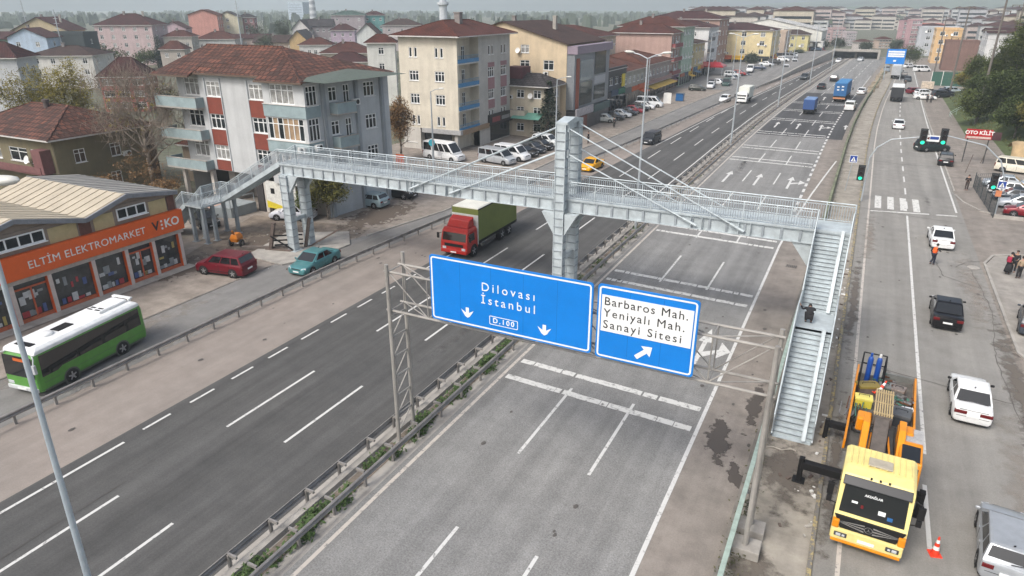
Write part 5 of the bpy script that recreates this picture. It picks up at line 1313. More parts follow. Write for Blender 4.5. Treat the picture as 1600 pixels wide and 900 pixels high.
def ac(t, o, d, u, z, name='air_conditioner', e=.02):
    def mk():
        q = MB(); q.box(-.42,.42,-.32,0,0,.56); q.disc((.12,-.324,.28),.22,'y',16,1); return q.mesh('air_conditioner', [WHITE, BLACK])
    n = (d[1], -d[0]); link(name, cached('ac', mk), t, loc=(o[0]+d[0]*u+n[0]*e, o[1]+d[1]*u+n[1]*e, z), rz=atan2(d[1], d[0]))
def satdish(t, o, d, u, z):
    def mk():
        q = MB(); q.loft([[(r*cos(a), -.45+dy+.35*r*sin(a), .3+r*sin(a)) for a in [2*pi*i/14 for i in range(14)]] for r, dy in ((.02,.12),(.22,.09),(.42,0))], caps=False); q.tube((0,0,0),(0,-.38,.28),.03,n=6); return q.mesh('satellite_dish', WHITE)
    n = (d[1], -d[0]); link('satellite_dish', cached('dish', mk), t, loc=(o[0]+d[0]*u+n[0]*.02, o[1]+d[1]*u+n[1]*.02, z), rz=atan2(d[1], d[0]))
def block(label, x0, y0, W, D, Hh, wall, roof=('hip', 2.2, 'red', .6), floors=4, f_cols=3, r_cols=3, win=(1.2,1.35), style=2, z0=0, name='house', cat='house', rz=0,
          f_wins=None, r_wins=None, ground=None, group=None, chim=1, side=None, fm=PVC, px=.5, l_cols=0):
    """a building with its front facing -Y (towards the camera) and its right side facing +X (the road)"""
    t = thing(name, label, cat, (x0, y0, z0), rz, group)
    wm = wallm(wall); fh = Hh/floors
    def grid(cols, L):
        if isinstance(cols, int): cols = [L*(i+.5)/cols for i in range(cols)]
        out = []
        for k in range(floors):
            if ground and k == 0: continue
            for u in cols: out.append((u, k*fh+fh*.32, min(win[0], L/max(1, len(cols))*.8), min(win[1], fh*.55)))
        return out
    fw = grid(f_cols, W) if f_wins is None else f_wins; rw = grid(r_cols, D) if r_wins is None else r_wins; lw = grid(l_cols, D) if l_cols else []
    mb = MB(); zt = Hh
    hole_wall(mb, (0,0), (1,0), W, 0, zt, fw); hole_wall(mb, (W,0), (0,1), D, 0, zt, rw); hole_wall(mb, (W,D), (-1,0), W, 0, zt, []); hole_wall(mb, (0,D), (0,-1), D, 0, zt, lw)
    kind, rh, rc, ov = roof; R = ROOFS[rc]
    if kind == 'gy':
        mb.face([(0,0,zt),(W,0,zt),(W*px,0,zt+rh)]); mb.face([(W,D,zt),(0,D,zt),(W*px,D,zt+rh)])
    if kind == 'gx':
        mb.face([(W,0,zt),(W,D,zt),(W,D*px,zt+rh)]); mb.face([(0,D,zt),(0,0,zt),(0,D*px,zt+rh)])
    if kind == 'flat': mb.face([(0,0,zt-.3),(W,0,zt-.3),(W,D,zt-.3),(0,D,zt-.3)])
    wl = mb.build('wall', wm, t)
    for o, d, ws in (((0,0),(1,0),fw),((W,0),(0,1),rw),((0,D),(0,-1),lw)):
        for u, z, w_, h_ in ws: put_window(t, o, d, u, z, w_, h_, style, fm)
    if kind == 'hip':
        a, f, h = hip(W, D, zt+.16, zt+.16+rh, ov, min(W, D)/2+ov*.4, R)
        ro = a.build('roof', R, t, uv=True); f.build('eaves', FASCIA, ro); h.build('ridge_tiles', R, ro, uv=True)
    elif kind in ('gy', 'gx'):
        ro = gable(W, D, zt, zt+rh, ov, kind[1], px=px).build('roof', R, t, uv=True)
    else:
        q = MB()
        for a in ((-.12,.12,-.12,D+.12),(W-.12,W+.12,-.12,D+.12),(.12,W-.12,-.12,.12),(.12,W-.12,D-.12,D+.12)): q.box(*a, zt, zt+rh)
        ro = q.build('parapet', wm, t)
    for k in range(chim):
        q = MB(); cx_, cy_ = W*(.42+.3*k), D*(.45+.12*k); zc_ = zt+rh*.55; q.box(cx_-.3, cx_+.3, cy_-.3, cy_+.3, zc_, zt+rh+.75); q.box(cx_-.38, cx_+.38, cy_-.38, cy_+.38, zt+rh+.75, zt+rh+.87)
        q.build('chimney', CONC if k % 2 else mat('chimney_grey', (.24,.22,.21), .9), ro)
    rr = random.Random(int(abs(x0)*13+abs(y0)*5))
    for ws, o, d in ((fw,(0,0),(1,0)), (rw,(W,0),(0,1))):      # boxes and dishes people have fixed beside their windows
        for u, z, w_, h_ in ws:
            if group is None and rr.random() < .22 and u+w_/2+.9 < (W if d[0] else D): ac(t, o, d, u+w_/2+.5, z-.2)
            if group is None and rr.random() < .16: satdish(t, o, d, max(.5, u-w_/2-.35), z+.1)
    if ground:
        col, sc = ground                                  # shop floor: dark glazing and a fascia board on the front and the road side
        for (o, d, L) in (((0,0),(1,0),W), ((W,0),(0,1),D)):
            n = (d[1], -d[0]); q = MB(); k = max(2, int(L/2.4))
            for i in range(k):
                u0 = L*i/k+.18; u1 = L*(i+1)/k-.18
                q.face([(o[0]+d[0]*u+n[0]*.03, o[1]+d[1]*u+n[1]*.03, z) for u, z in ((u0,.25),(u1,.25),(u1,fh*.80),(u0,fh*.80))])
            q.build('shop_window', GLASS, t)
            rr = random.Random(int(x0*7+y0)); nb = max(1, int(L/3.6))
            for i in range(nb):
                u = L*(i+.5)/nb; c_ = sc if i == 0 else rr.choice(('8a1f22','1f3f78','c9a227','d8d8d4','2b2d31','1d6b52','b5562a','5b2a58','dadcdc','31475e'))
                q = MB(); q.cbox((o[0]+d[0]*u+n[0]*.22, o[1]+d[1]*u+n[1]*.22, fh*.95), (L/nb*.94, .3, fh*rr.uniform(.22,.34)), 0, atan2(d[1], d[0])); q.build('shop_fascia', mat('fascia_%s' % c_, c_, .6, 0, var=.15), t)
                if rr.random() < .4:
                    a_ = Vector((o[0]+d[0]*u, o[1]+d[1]*u, fh*.80)); e_ = Vector((d[0], d[1], 0))*L/nb*.45; k_n = Vector((n[0], n[1], 0)); q = MB(); q.add([a_-e_+k_n*.1, a_+e_+k_n*.1, a_+e_+k_n*1.6-Vector((0,0,.45)), a_-e_+k_n*1.6-Vector((0,0,.45))], [(0,1,2,3)]); q.build('awning', mat('awning_%s' % c_, c_, .7, 0, var=.15), t)
    return t
def balcony(t, o, d, u0, u1, out, z, m, slab=.14, ph=.85, wall=.12, bars=False, name='balcony'):
    n = (d[1], -d[0]); R = atan2(d[1], d[0]); q = MB(); C_ = lambda u, e, z_: (o[0]+d[0]*u+n[0]*e, o[1]+d[1]*u+n[1]*e, z_)
    L = u1-u0; um = (u0+u1)/2
    q.cbox(C_(um, out/2, z-slab/2), (L, out, slab), 1, R)
    if bars:
        for u in [u0+.05+k*.16 for k in range(int(L/.16))]: q.cbox(C_(u, out-.03, z+ph/2), (.03,.03,ph), 0, R)
        q.cbox(C_(um, out-.03, z+ph), (L,.07,.06), 0, R); q.cbox(C_(um, out-.03, z+.25), (L,.02,.5), 0, R)
    else:
        q.cbox(C_(um, out-wall/2, z+ph/2), (L, wall, ph), 0, R)
        for u in (u0+wall/2, u1-wall/2): q.cbox(C_(u, (out-wall)/2, z+ph/2), (wall, out-wall-.004, ph), 0, R)
        q.cbox(C_(um, out-wall/2, z+ph+.03), (L+.06, wall+.08, .05), 1, R)
    return q.build(name, [m, CONC if not bars else FASCIA], t)
# ------------------------------------------------------------------ electrical shop (orange sign)
SX = -46.2; SY0, SY1 = 15.5, 33.75
t = thing('shop_building', 'single storey electrical shop with an orange ELTIM ELEKTROMARKET sign and twin low gables', 'shop', (SX, SY0, 0))
L = SY1-SY0; CREAM = mat('shop_panel_cream', (.50,.42,.23), .8, 0, var=.10); BROWN = mat('shop_brick_brown', (.14,.065,.05), .85, 0, var=.25); TAUPE = mat('shop_taupe', (.27,.22,.18), .85, 0, var=.12); ORANGE = mat('shop_sign_orange', (.72,.115,.015), .45, 0, var=.05)
peaks = [(-2, 6.9), (1.4,5.75), (6.6, 6.75), (11.15,5.75), (15.0, 6.75), (L+.1,5.95)]
peaks = [(0,6.3),(2.3,5.75),(6.7,6.85),(11.1,5.75),(14.3,6.7),(L+.1,6.05)]
mb = MB()   # gabled front wall above the sign
for (a, za), (b, zb) in zip(peaks, peaks[1:]):
    mb.face([(0,a,4.4),(0,b,4.4),(0,b,zb-.25),(0,a,za-.25)])
    mb.face([(-11,a,0),(-11,b,0),(-11,b,zb-.25),(-11,a,za-.25)])
mb.box(-11,-.02,L-.02,L+.08,0,5.8); mb.box(-11,-.02,0,.1,0,5.8)
mb.build('wall', TAUPE, t)
for u0, u1 in ((2.0,2.7),(10.75,11.55),(17.6,18.2)):
    q = MB(); q.box(.0,.06,u0,u1,4.5,5.5 if u0 < 15 else 5.7); q.build('brick_pier', BROWN, t)
for u0, u1 in ((3.0,5.0),(8.6,10.6),(11.8,13.4),(15.9,17.5)):
    q = MB(); q.box(.0,.045,u0,u1,4.6,5.62); q.build('cream_panel', CREAM, t)
for u, w_, n_ in ((6.85,3.2,4),(14.65,2.3,3)):
    q = MB(); q.box(.0,.05,u-w_/2-.25,u+w_/2+.25,4.6,5.95); q.build('window_surround', TAUPE, t)
    fme, pm = window_mesh(w_, .78, n_); o = link('window', fme, t, loc=(.18, u, 4.95), rz=pi/2); link('pane', pm[GLASS], o)
SHEET = mat('roof_sheet_cream', (.50,.44,.34), .55, .1, var=.12, scale=.7); SHEET2 = mat('roof_sheet_grey', (.33,.32,.30), .55, .2, var=.15, scale=.7)
for k, ((a, za), (b, zb)) in enumerate(zip(peaks, peaks[1:])):
    q = MB(); q.add([(.35,a,za),(.35,b,zb),(-11.5,b,zb),(-11.5,a,za),(.35,a,za-.1),(.35,b,zb-.1),(-11.5,b,zb-.1),(-11.5,a,za-.1)], [(0,1,2,3),(7,6,5,4),(0,4,5,1),(1,5,6,2),(2,6,7,3),(3,7,4,0)])
    for i in range(13):
        x = .2-i*.9; q.beam((x,a,za+.02),(x,b,zb+.02),.06,.06)
    q.build('roof', SHEET if k < 4 else SHEET2, t)
    q = MB(); q.beam((.42,a,za-.14),(.42,b,zb-.14),.14,.30); q.build('gutter', mat('gutter_grey', (.22,.235,.26), .5, .2), t)
q = MB(); q.box(.05,.55,-.5,L+.15,4.0 if 0 else 3.15,4.6); SGN = (3.15, 4.6)
zs0, zs1 = 3.05, 4.58
q = MB(); q.box(.02,.42,-.5,L+.2,zs0,zs1); sg = q.build('shop_sign', ORANGE, t, bevel=.02)
RX_ = (pi/2, 0, pi/2)
text('ELTİM ELEKTROMARKET', .72, WHITE, t, (.43, 11.0, (zs0+zs1)/2-.05), RX_, 'sign_lettering', 1.06, 0)
text('V', .95, LBLK, t, (.43, 16.05, (zs0+zs1)/2), RX_, 'sign_lettering', 1, .02)
text('KO', .88, WHITE, t, (.43, 17.42, (zs0+zs1)/2), RX_, 'sign_lettering', 1, .02)
q = MB()
for z in (-.28, 0, .28): q.disc((.428, 16.55, (zs0+zs1)/2+z), .085, 'x', 12)
q.build('sign_dots', WHITE, t)
q = MB(); q.disc((.43,4.6,3.8),.6,'x',24,0); q.disc((.434,4.6,3.8),.30,'x',24,1); q.build('round_logo', [WHITE, mat('logo_teal', (.15,.4,.5), .5)], t)
q = MB(); q.box(-.1,.30,-.5,L+.1,2.75,3.04); q.build('lintel', mat('shop_lintel', (.42,.38,.34), .8), t)
posts = [5.6, 8.0, 11.0, 13.5, 15.7, 18.0]
POSTW = mat('shop_post_pink_white', (.60,.52,.48), .7, 0, var=.12)
for u in posts + [2.8]:
    q = MB(); q.box(-.05,.25,u-.14,u+.14,0,2.75); q.box(-.06,.26,u-.16,u-.141,0,2.75,1); q.build('post', [POSTW, ORANGE], t)
SHELF = mat('shop_goods', (.35,.36,.37), .6, 0, var=.8, scale=1.2)
for a, b in zip([2.8]+posts, posts):
    q = MB(); q.face([(.0,a+.18,.32),(.0,b-.18,.32),(.0,b-.18,2.74),(.0,a+.18,2.74)]); q.build('shop_window', mat('shop_glass', (.055,.06,.062), .06, 0, var=.6, scale=1.0), t)
    q = MB(); q.box(.0,.12,a+.15,b-.15,.02,.30); q.build('window_base', mat('shop_base_orange', (.50,.13,.06), .7, 0, var=.2), t)
    rr = random.Random(int(a*10))
    for k in range(10):                               # goods and posters standing behind and on the glass
        q = MB(); w_, h_ = rr.uniform(.15,.45), rr.uniform(.15,.6); u = a+.45+(b-a-.9)*((k % 5)+rr.uniform(-.2,.2)+.3)/5; z = .36 if k < 5 else rr.uniform(1.0,1.9)
        q.box(.012,.04,u-w_/2,u+w_/2,z,z+h_); q.build('goods', [mat('goods_white', (.55,.56,.56), .6), mat('goods_white', (.55,.56,.56), .6), mat('goods_grey', (.25,.27,.28), .6), mat('goods_blue', (.08,.12,.28), .5), mat('goods_red', (.40,.04,.05), .5), mat('goods_grey', (.25,.27,.28), .6), mat('goods_yellow', (.45,.36,.12), .5)][rr.randrange(7)], t)
for u0, u1 in ((5.75,7.85),(13.65,15.55)):            # two pairs of doors
    q = MB()
    for u in (u0, (u0+u1)/2, u1): q.box(.02,.09,u-.05,u+.05,.05,2.3)
    q.box(.02,.09,u0,u1,2.25,2.36); q.box(.02,.09,u0,u1,.05,.16); q.build('door_frame', mat('door_frame_orange', (.55,.12,.05), .5), t)
struct(strip('pavement', lambda y: SX+.1, lambda y: SX+1.1, 15, 33.9, .06, CONC))

# ------------------------------------------------------------------ apartment block with red panels (behind the bridge's left end)
AX0, AX1, AY = -60.8, -44.6, 48.2
t = thing('apartment_block', 'white apartment block with red panels under the windows, grey blue balconies and a tile roof', 'apartment block', (AX0, AY, 0))
W, D, ZE = AX1-AX0, 10.0, 12.9
AW = wallm((.49,.505,.51), .10); AG = wallm((.47,.50,.515), .14); REDP = mat('red_panel', (.20,.045,.028), .75, 0, var=.14, scale=1.5); BAL = mat('balcony_grey_blue', (.27,.345,.36), .8, 0, var=.16, scale=1.2); COLG = wallm((.30,.33,.35), .12)
fl = [10.85, 7.75, 4.7]                                # sill heights, top floor first
fw = []
for k, z in enumerate(fl):
    fw += [(3.6, z, 1.95, 1.45), (9.1, z, 1.95, 1.45)]
lw_ = [(1.2, z-.1, 2.6 if k else 2.2, 1.6) for k, z in enumerate(fl)]
mb = MB(); hole_wall(mb, (1.8,0), (1,0), 9.4-.0, 3.55, ZE, [(u-1.8+.0, z, w_, h_) for u, z, w_, h_ in [(3.75,a,1.95,1.45) for a in fl]+[(9.45,a,1.95,1.45) for a in fl]])
hole_wall(mb, (-2.4,.9), (1,0), 4.2, 3.55, ZE, [(2.5, z-.15, 3.0, 1.7) for z in fl])
mb.face([(1.8,.9,3.55),(1.8,0,3.55),(1.8,0,ZE),(1.8,.9,ZE)])
hole_wall(mb, (-2.4,D), (0,-1), D-.9, 0, ZE, [(7, z, 1.0, 1.3) for z in fl]); hole_wall(mb, (W+.3,D), (-1,0), W+2.7, 0, ZE, [])
mb.face([(-2.4,.9,3.55),(W,.9,3.55),(W,D,3.55),(-2.4,D,3.55)])
mb.build('wall', AW, t)
FT = (t, (0,0), (1,0))
for z in fl:
    put_window(t, (0,0), (1,0), 3.75, z, 1.95, 1.45, 3, curtain=(z != 7.75)); put_window(t, (0,0), (1,0), 9.45, z, 1.95, 1.45, 3, curtain=(z > 8))
    put_window(t, (-2.4,.9), (1,0), 2.5, z-.15, 3.0, 1.7, 4, curtain=(z != 7.75)); put_window(t, (-2.4,D), (0,-1), 7, z, 1.0, 1.3, 2)
for u in (3.75, 9.45):
    for za, zb in ((9.20,10.80),(6.15,7.70),(3.60,4.65)):
        q = MB(); q.box(u-1.0,u+1.0,-.05,.02,za,zb); q.build('red_panel', REDP, t)
    q = MB(); q.box(u-1.12,u-1.02,-.10,.0,3.6,ZE-.3); q.box(u+1.02,u+1.12,-.10,.0,3.6,ZE-.3); q.build('window_trim', AG, t)
# left balconies
for z, pw in ((9.75,.95),(6.65,.9),(3.6,.9)):
    balcony(t, (-2.4,.9), (1,0), -1.3, 4.6, 1.9, z, BAL, .16, pw)
    q = MB(); q.box(-3.0,-2.4,.3,.9,z-.1,z)
POT = mat('terracotta_pot', (.25,.10,.06), .9)
q = MB()
for _ in range(90):
    c = Vector((random.uniform(-3.3,-.6), random.uniform(-.85,-.2), 10.75+random.random()*.5)); a = random.uniform(0, 6); dd = Vector((cos(a),sin(a),random.uniform(-1,1)))*.13; e = Vector((-sin(a),cos(a),.3))*.06
    q.face([c-dd,c+e,c+dd,c-e])
tag(q.build('balcony_plants', leafm('balcony_leaves', (.04,.06,.03), (.12,.10,.05))), 'straggly potted plants on the top left balcony of the white apartment block', 'potted plants').location = (AX0, AY, 0)
# glazed right bay on the corner: white band balconies, one storey of glazed winter garden
BX0 = 11.2
def pts(*p): return p
mb = MB(); hole_wall(mb, (BX0,-.9), (1,0), W-BX0, 3.3, ZE, [(2.3,10.80,2.9,1.75),(2.35,7.55,4.4,2.05),(2.35,4.75,3.6,1.4)])
mb.face([(BX0,0,3.3),(BX0,-.9,3.3),(BX0,-.9,ZE),(BX0,0,ZE)])
hole_wall(mb, (W,-.9), (0,1), 1.8, 3.3, ZE, [(.9,10.7,1.4,1.75),(.9,7.55,1.4,2.05)])
mb.face([(BX0,-.9,3.3),(W,-.9,3.3),(W,.9,3.3),(BX0,.9,3.3)])
mb.build('corner_bay', AW, t)
BEIGE = mat('winter_garden_blinds', (.33,.23,.14), .5, 0, var=.3, scale=1.4)
o = put_window(t, (BX0,-.9), (1,0), 2.3, 10.80, 2.9, 1.75, 4, curtain=True); put_window(t, (W,-.9), (0,1), .9, 10.7, 1.4, 1.75, 3, curtain=False)
o = put_window(t, (BX0,-.9), (1,0), 2.35, 7.55, 4.4, 2.05, 7, curtain=False, name='glazed_balcony')
q = MB()
for k in (1,3,4,5): q.box(-2.2+.63*k+.06, -2.2+.63*(k+1)-.06, .095, .105, .08, 1.95)
q.build('blind', BEIGE, o)
put_window(t, (W,-.9), (0,1), .9, 7.55, 1.4, 2.05, 3, curtain=False, name='glazed_balcony'); put_window(t, (BX0,-.9), (1,0), 2.35, 4.75, 3.6, 1.4, 4)
for z0, z1 in ((9.65,10.72),(6.40,7.45)):
    q = MB(); q.box(BX0-.05,W+.06,-1.0,-.86,z0,z1); q.box(W-.08,W+.06,-.86,.95,z0,z1); q.build('balcony_band', BAL, t)
    q = MB(); q.box(BX0-.1,W+.12,-1.06,-.86,z1,z1+.07); q.box(W-.08,W+.12,-.86,1.0,z1,z1+.07); q.build('balcony_coping', FASCIA, t)
ac(t, (W+.06,-.9), (0,1), .9, 6.7); ac(t, (BX0,-1.0), (1,0), 4.3, 6.55)
# right side facade (its shade put into the slightly greyer wall colour), columns, small balconies
mb = MB(); rws = [(7.3, z, 1.5, 1.4) for z in fl]+[(2.6, z, 1.0, 1.3) for z in fl]+[(4.3, z-.7, .8, 2.1) for z in fl]
hole_wall(mb, (W,.9), (.12/1.0072,1/1.0072), D-.9, 0, ZE, [(u-.9,z,w_,h_) for u,z,w_,h_ in rws]); mb.build('side_wall', AG, t)
dS = (.12/1.0072, 1/1.0072)
for u, z, w_, h_ in rws: put_window(t, (W,.9), dS, u-.9, z, w_, h_, 2 if w_ < 1.2 else 3, curtain=False)
for u in (1.3, 5.4, 9.0-.2): q = MB(); q.cbox((W+.12*(u-.9)*1.0+.1, u, ZE/2), (.32,.38,ZE)); q.build('side_column', COLG, t)
for z in (9.8, 6.7, 3.65): balcony(t, (W,.9), dS, 1.2, 3.6, 1.05, z, BAL, .14, .95)
ac(t, (W,.9), dS, 4.1, 10.3, e=.3)
# ground floor: recessed entrance, columns, dark garage opening, porch steps, shop board
mb = MB(); mb.box(2.2,3.1,1.6,9.9,0,3.5); mb.box(11.4,15.8,1.3,9.9,0,3.5); mb.box(3.1,7.1,3.8,4.0,0,3.5); mb.build('ground_floor_wall', wallm((.44,.40,.36), .15), t)
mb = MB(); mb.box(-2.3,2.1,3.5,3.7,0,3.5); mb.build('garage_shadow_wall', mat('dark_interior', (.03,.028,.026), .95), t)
for x_ in (-2.2, 2.0, 9.3, 10.9): q = MB(); q.box(x_-.2,x_+.2,-.35,.05,0,3.55); q.build('ground_column', wallm((.48,.45,.41), .15), t)
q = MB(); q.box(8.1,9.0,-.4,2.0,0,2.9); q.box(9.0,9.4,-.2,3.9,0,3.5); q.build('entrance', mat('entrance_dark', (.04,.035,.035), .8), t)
q = MB()
for k in range(6): q.box(4.2,5.8+.0,-4.6+.35*k,-2.5,.16*k,.16*(k+1))
q.build('porch_steps', mat('pink_step_tiles', (.42,.30,.25), .8, 0, var=.2), t)
q = MB(); q.loft([[(5.8,-4.2,0),(7.8,-3.6,0),(8.0,-.6,0),(5.8,-.6,0)],[(5.8,-4.2,1.0),(7.8,-3.6,1.0),(8.0,-.6,1.0),(5.8,-.6,1.0)]]); q.box(4.2,5.8,-2.5,-.6,0,1.0); q.build('porch', wallm((.26,.29,.30), .15), t)
q = MB()
for a, b in (((4.2,-4.4,.1),(4.2,-2.5,1.0)),((5.8,-4.1,1.0),(7.7,-3.5,1.0)),((7.7,-3.5,1.0),(7.9,-.7,1.0))):
    q.tube(Vector(a)+Vector((0,0,.9)), Vector(b)+Vector((0,0,.9)), .03, n=6); q.tube(a, Vector(a)+Vector((0,0,.9)), .025, n=6); q.tube(b, Vector(b)+Vector((0,0,.9)), .025, n=6)
q.build('porch_rail', STEEL, t)
YELB = mat('shop_board_yellow', (.62,.50,.03), .5)
q = MB(); q.box(9.6,12.0,-.62,-.5,.6,3.3); bd = q.build('shop_board', mat('shop_board_white', (.62,.62,.58), .5), t)
q = MB(); q.face([(9.6,-.624,.6),(12,-.624,.6),(12,-.624,.9),(9.6,-.624,1.35)]); q.build('board_swoosh', YELB, bd); q = MB(); q.cbox((10.5,-.625,2.35),(.5,.006,.55)); q.build('board_emblem', BLACK, bd)
q = MB(); q.box(12.9,13.5,-.62,-.5,.9,3.1); q.build('shop_board', mat('shop_board_white', (.62,.62,.58), .5), t)
# roof: weathered tiles, hipped, with a lower green sheet over the right corner
ov = .55; rz0, rz1 = ZE+.05, 15.35
e0, e1, e2, e3, e4, e5, e6, e7 = (-3.4,-1.2,rz0-.1),(2.0,-1.2,rz0-.1),(2.0,-ov,rz0+.15),(10.9,-ov,rz0+.15),(10.9,-1.5,rz0-.1),(W+.4,-1.5,rz0-.1),(W+1.6,D+ov,rz0),(-3.4,D+ov,rz0)
r0, r1 = (-1.9+0,4.9,rz1),(8.6,4.9,rz1)
q = MB(); q.face([e0,e1,(2.0,1.2,rz0+1.05),r0]); q.face([e1,e2,(2.0,1.2,rz0+1.05)]); q.face([e2,e3,(10.9,1.2,rz0+1.05),(2.0,1.2,rz0+1.05)]); q.face([(2.0,1.2,rz0+1.05),(10.9,1.2,rz0+1.05),r1,r0]); q.face([e3,e4,(10.9,1.2,rz0+1.05)]); q.face([e4,e5,r1,(10.9,1.2,rz0+1.05)]); q.face([e5,e6,r1]); q.face([e6,e7,r0,r1]); q.face([e7,e0,r0])
ro = q.build('roof', T_OLD, t, uv=True)
q = MB(); q.beam(e5, r1, .22, .14); q.beam(r0, r1, .22, .14); q.beam(e7, r0, .2, .12); q.build('ridge_tiles', T_OLD, ro, uv=True)
q = MB()
for a, b in ((e0,e1),(e2,e3),(e4,e5)): q.beam(Vector(a)-Vector((0,0,.1)), Vector(b)-Vector((0,0,.1)), .18, .16)
q.face([(p[0],p[1],p[2]-.06) for p in (e0,e1,e2,e3,e4,e5,e6,e7)]); q.build('eaves', mat('eaves_dark_wood', (.12,.085,.065), .9), ro)
GSH = mat('green_roof_sheet', (.10,.125,.105), .7, 0, var=.15)
q = MB(); q.add([(W+.1,-1.1,rz0-.02),(W+2.2,-.6,rz0-.15),(W+3.0,D+.6,rz0-.15),(W-.6,D*.6,rz0+.52),(W-.6,.2,rz0+.22)], [(0,1,2,3,4)]); q.build('green_roof_sheet', GSH, t)

# ------------------------------------------------------------------ cream block with blue balconies
t = block('cream five storey block with blue corner balconies and a red hipped roof', -59.3, 82.2, 9.4, 15.5, 15.2, (.60,.555,.46), ('hip', 1.9, 'red', .9), 5, 2, 2, chim=0, name='apartment_block', cat='apartment block',
    f_wins=[], r_wins=[])
for c in list(t.children):
    if c.name.startswith('wall'): bpy.data.objects.remove(c)
fz = [12.55, 9.45, 6.35, 3.45]
fw = []
for k, z in enumerate(fz):
    for u in (2.35, 6.55):
        if k in (0, 3): fw += [(u-.42, z, .5, 1.3), (u+.42, z, .5, 1.3)]
        else: fw += [(u, z, 1.55, 1.35)]
rw = []
for k, z in enumerate(fz):
    for u in (9.5, 13.4):
        if k in (0, 3): rw += [(u-.5, z, .55, 1.3), (u+.5, z, .55, 1.3)]
        else: rw += [(u, z, 1.7, 1.4)]
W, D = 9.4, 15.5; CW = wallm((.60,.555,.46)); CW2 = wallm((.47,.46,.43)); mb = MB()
hole_wall(mb, (0,0), (1,0), W-.0, 3.0, 15.2, fw); hole_wall(mb, (W,0), (0,1), .35, 3.0, 15.2, []); hole_wall(mb, (0,D), (0,-1), D, 0, 15.2, []); hole_wall(mb, (W,D), (-1,0), W, 0, 15.2, [])
mb.box(W-2.3,W-.02,.4,.55,3,15.1); mb.build('wall', CW, t)
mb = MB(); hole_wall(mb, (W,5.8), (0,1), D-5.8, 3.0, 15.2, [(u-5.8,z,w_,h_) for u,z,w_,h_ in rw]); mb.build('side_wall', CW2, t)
mb = MB(); bw = [(1.2, z-.5, .9, 1.9) for z in fz]+[(3.6, z-.5, .9, 1.9) for z in fz]
hole_wall(mb, (W-1.4,.35), (0,1), 5.45, 0, 15.2, bw); mb.face([(W-1.4,5.8,0),(W,5.8,0),(W,5.8,15.2),(W-1.4,5.8,15.2)]); mb.build('balcony_wall', CW, t)
for u, z, w_, h_ in fw: put_window(t, (0,0), (1,0), u, z, w_, h_, 1 if w_ < .8 else 3, curtain=False)
for u, z, w_, h_ in rw: put_window(t, (W,0), (0,1), u, z, w_, h_, 1 if w_ < .8 else 3, curtain=False)
for u, z, w_, h_ in bw: put_window(t, (W-1.4,.35), (0,1), u, z, w_, h_, 2, curtain=False)
BLUEB = mat('balcony_blue', (.06,.22,.42), .5, 0, var=.12)
for k, z in enumerate(fz):
    q = MB(); q.box(W-1.4,W+.12,.15,5.8,z-.85,z-.70,1)
    q.box(W+.02,W+.10,.2,5.75,z-.66,z-.15,0); q.box(W-1.3,W+.02,.15,.22,z-.66,z-.15,0)
    for i in range(24): q.box(W+.04,W+.07,.3+.23*i,.33+.23*i,z-.15,z+.25,2)
    q.box(W+.02,W+.09,.2,5.75,z+.25,z+.30,2); q.build('balcony', [BLUEB, FASCIA, mat('balcony_bars_blue', (.20,.33,.45), .5)], t)
PINKP = mat('mauve_panel', (.33,.19,.20), .8, 0, var=.08)
for u in (9.5, 13.4):
    for z0, z1 in ((5.0,6.3),(7.75,9.4),(10.85,11.5)): q = MB(); q.box(W-.01,W+.03,u-1.0,u+1.0,z0,z1); q.build('mauve_panel', PINKP, t)
q = MB(); q.box(0,W-.9,1.0,1.2,0,3.0); q.build('ground_floor_wall', mat('shop_dark_glazing', (.05,.055,.06), .2, 0, var=.3, scale=.8), t)
q = MB(); q.box(0,3.0,.0,1.0,0,3.0); q.box(W-.8,W-.3,.1,.6,0,3.0); q.box(W-1.0,W,5.8,D,0,3.0); q.build('ground_pillar', wallm((.52,.50,.46)), t)
for u in (1.4, 2.1, .7): put_window(t, (0,0), (1,0), u, .9, .55, 1.6, 1)
q = MB(); q.box(W-6,W+.4,-.25,.4,2.45,3.05); q.build('shop_fascia', mat('fascia_grey', (.38,.38,.38), .6, 0, var=.2), t); q = MB(); q.box(W,W+.35,.4,8.2,2.35,3.0); q.build('shop_fascia', mat('fascia_brown', (.28,.20,.13), .6, 0, var=.2), t)
q = MB(); q.box(W,W+.4,8.3,D+.2,2.5,4.1); q.build('shop_sign', mat('shop_sign_black', (.02,.02,.022), .5), t); q = MB(); q.box(W+.405,W+.42,9,11.5,2.95,3.7); q.box(W+.405,W+.42,12,14.6,3.05,3.6,1); q.build('shop_sign_panel', [mat('sign_red_dull', (.25,.06,.07), .5), mat('sign_grey_dull', (.25,.25,.26), .5)], t)
q = MB(); q.box(W+.02,W+.06,9,D-.3,.2,2.4); q.build('shop_window', GLASS, t)
ro = [c for c in t.children if c.name.startswith('roof')][0]
for x_, y_ in ((5.9,6.5),(4.3,9)): q = MB(); q.box(x_-.4,x_+.4,y_-.4,y_+.4,15.9,18.1); q.box(x_-.48,x_+.48,y_-.48,y_+.48,18.1,18.25); q.build('chimney', mat('chimney_grey', (.24,.22,.21), .9), ro)

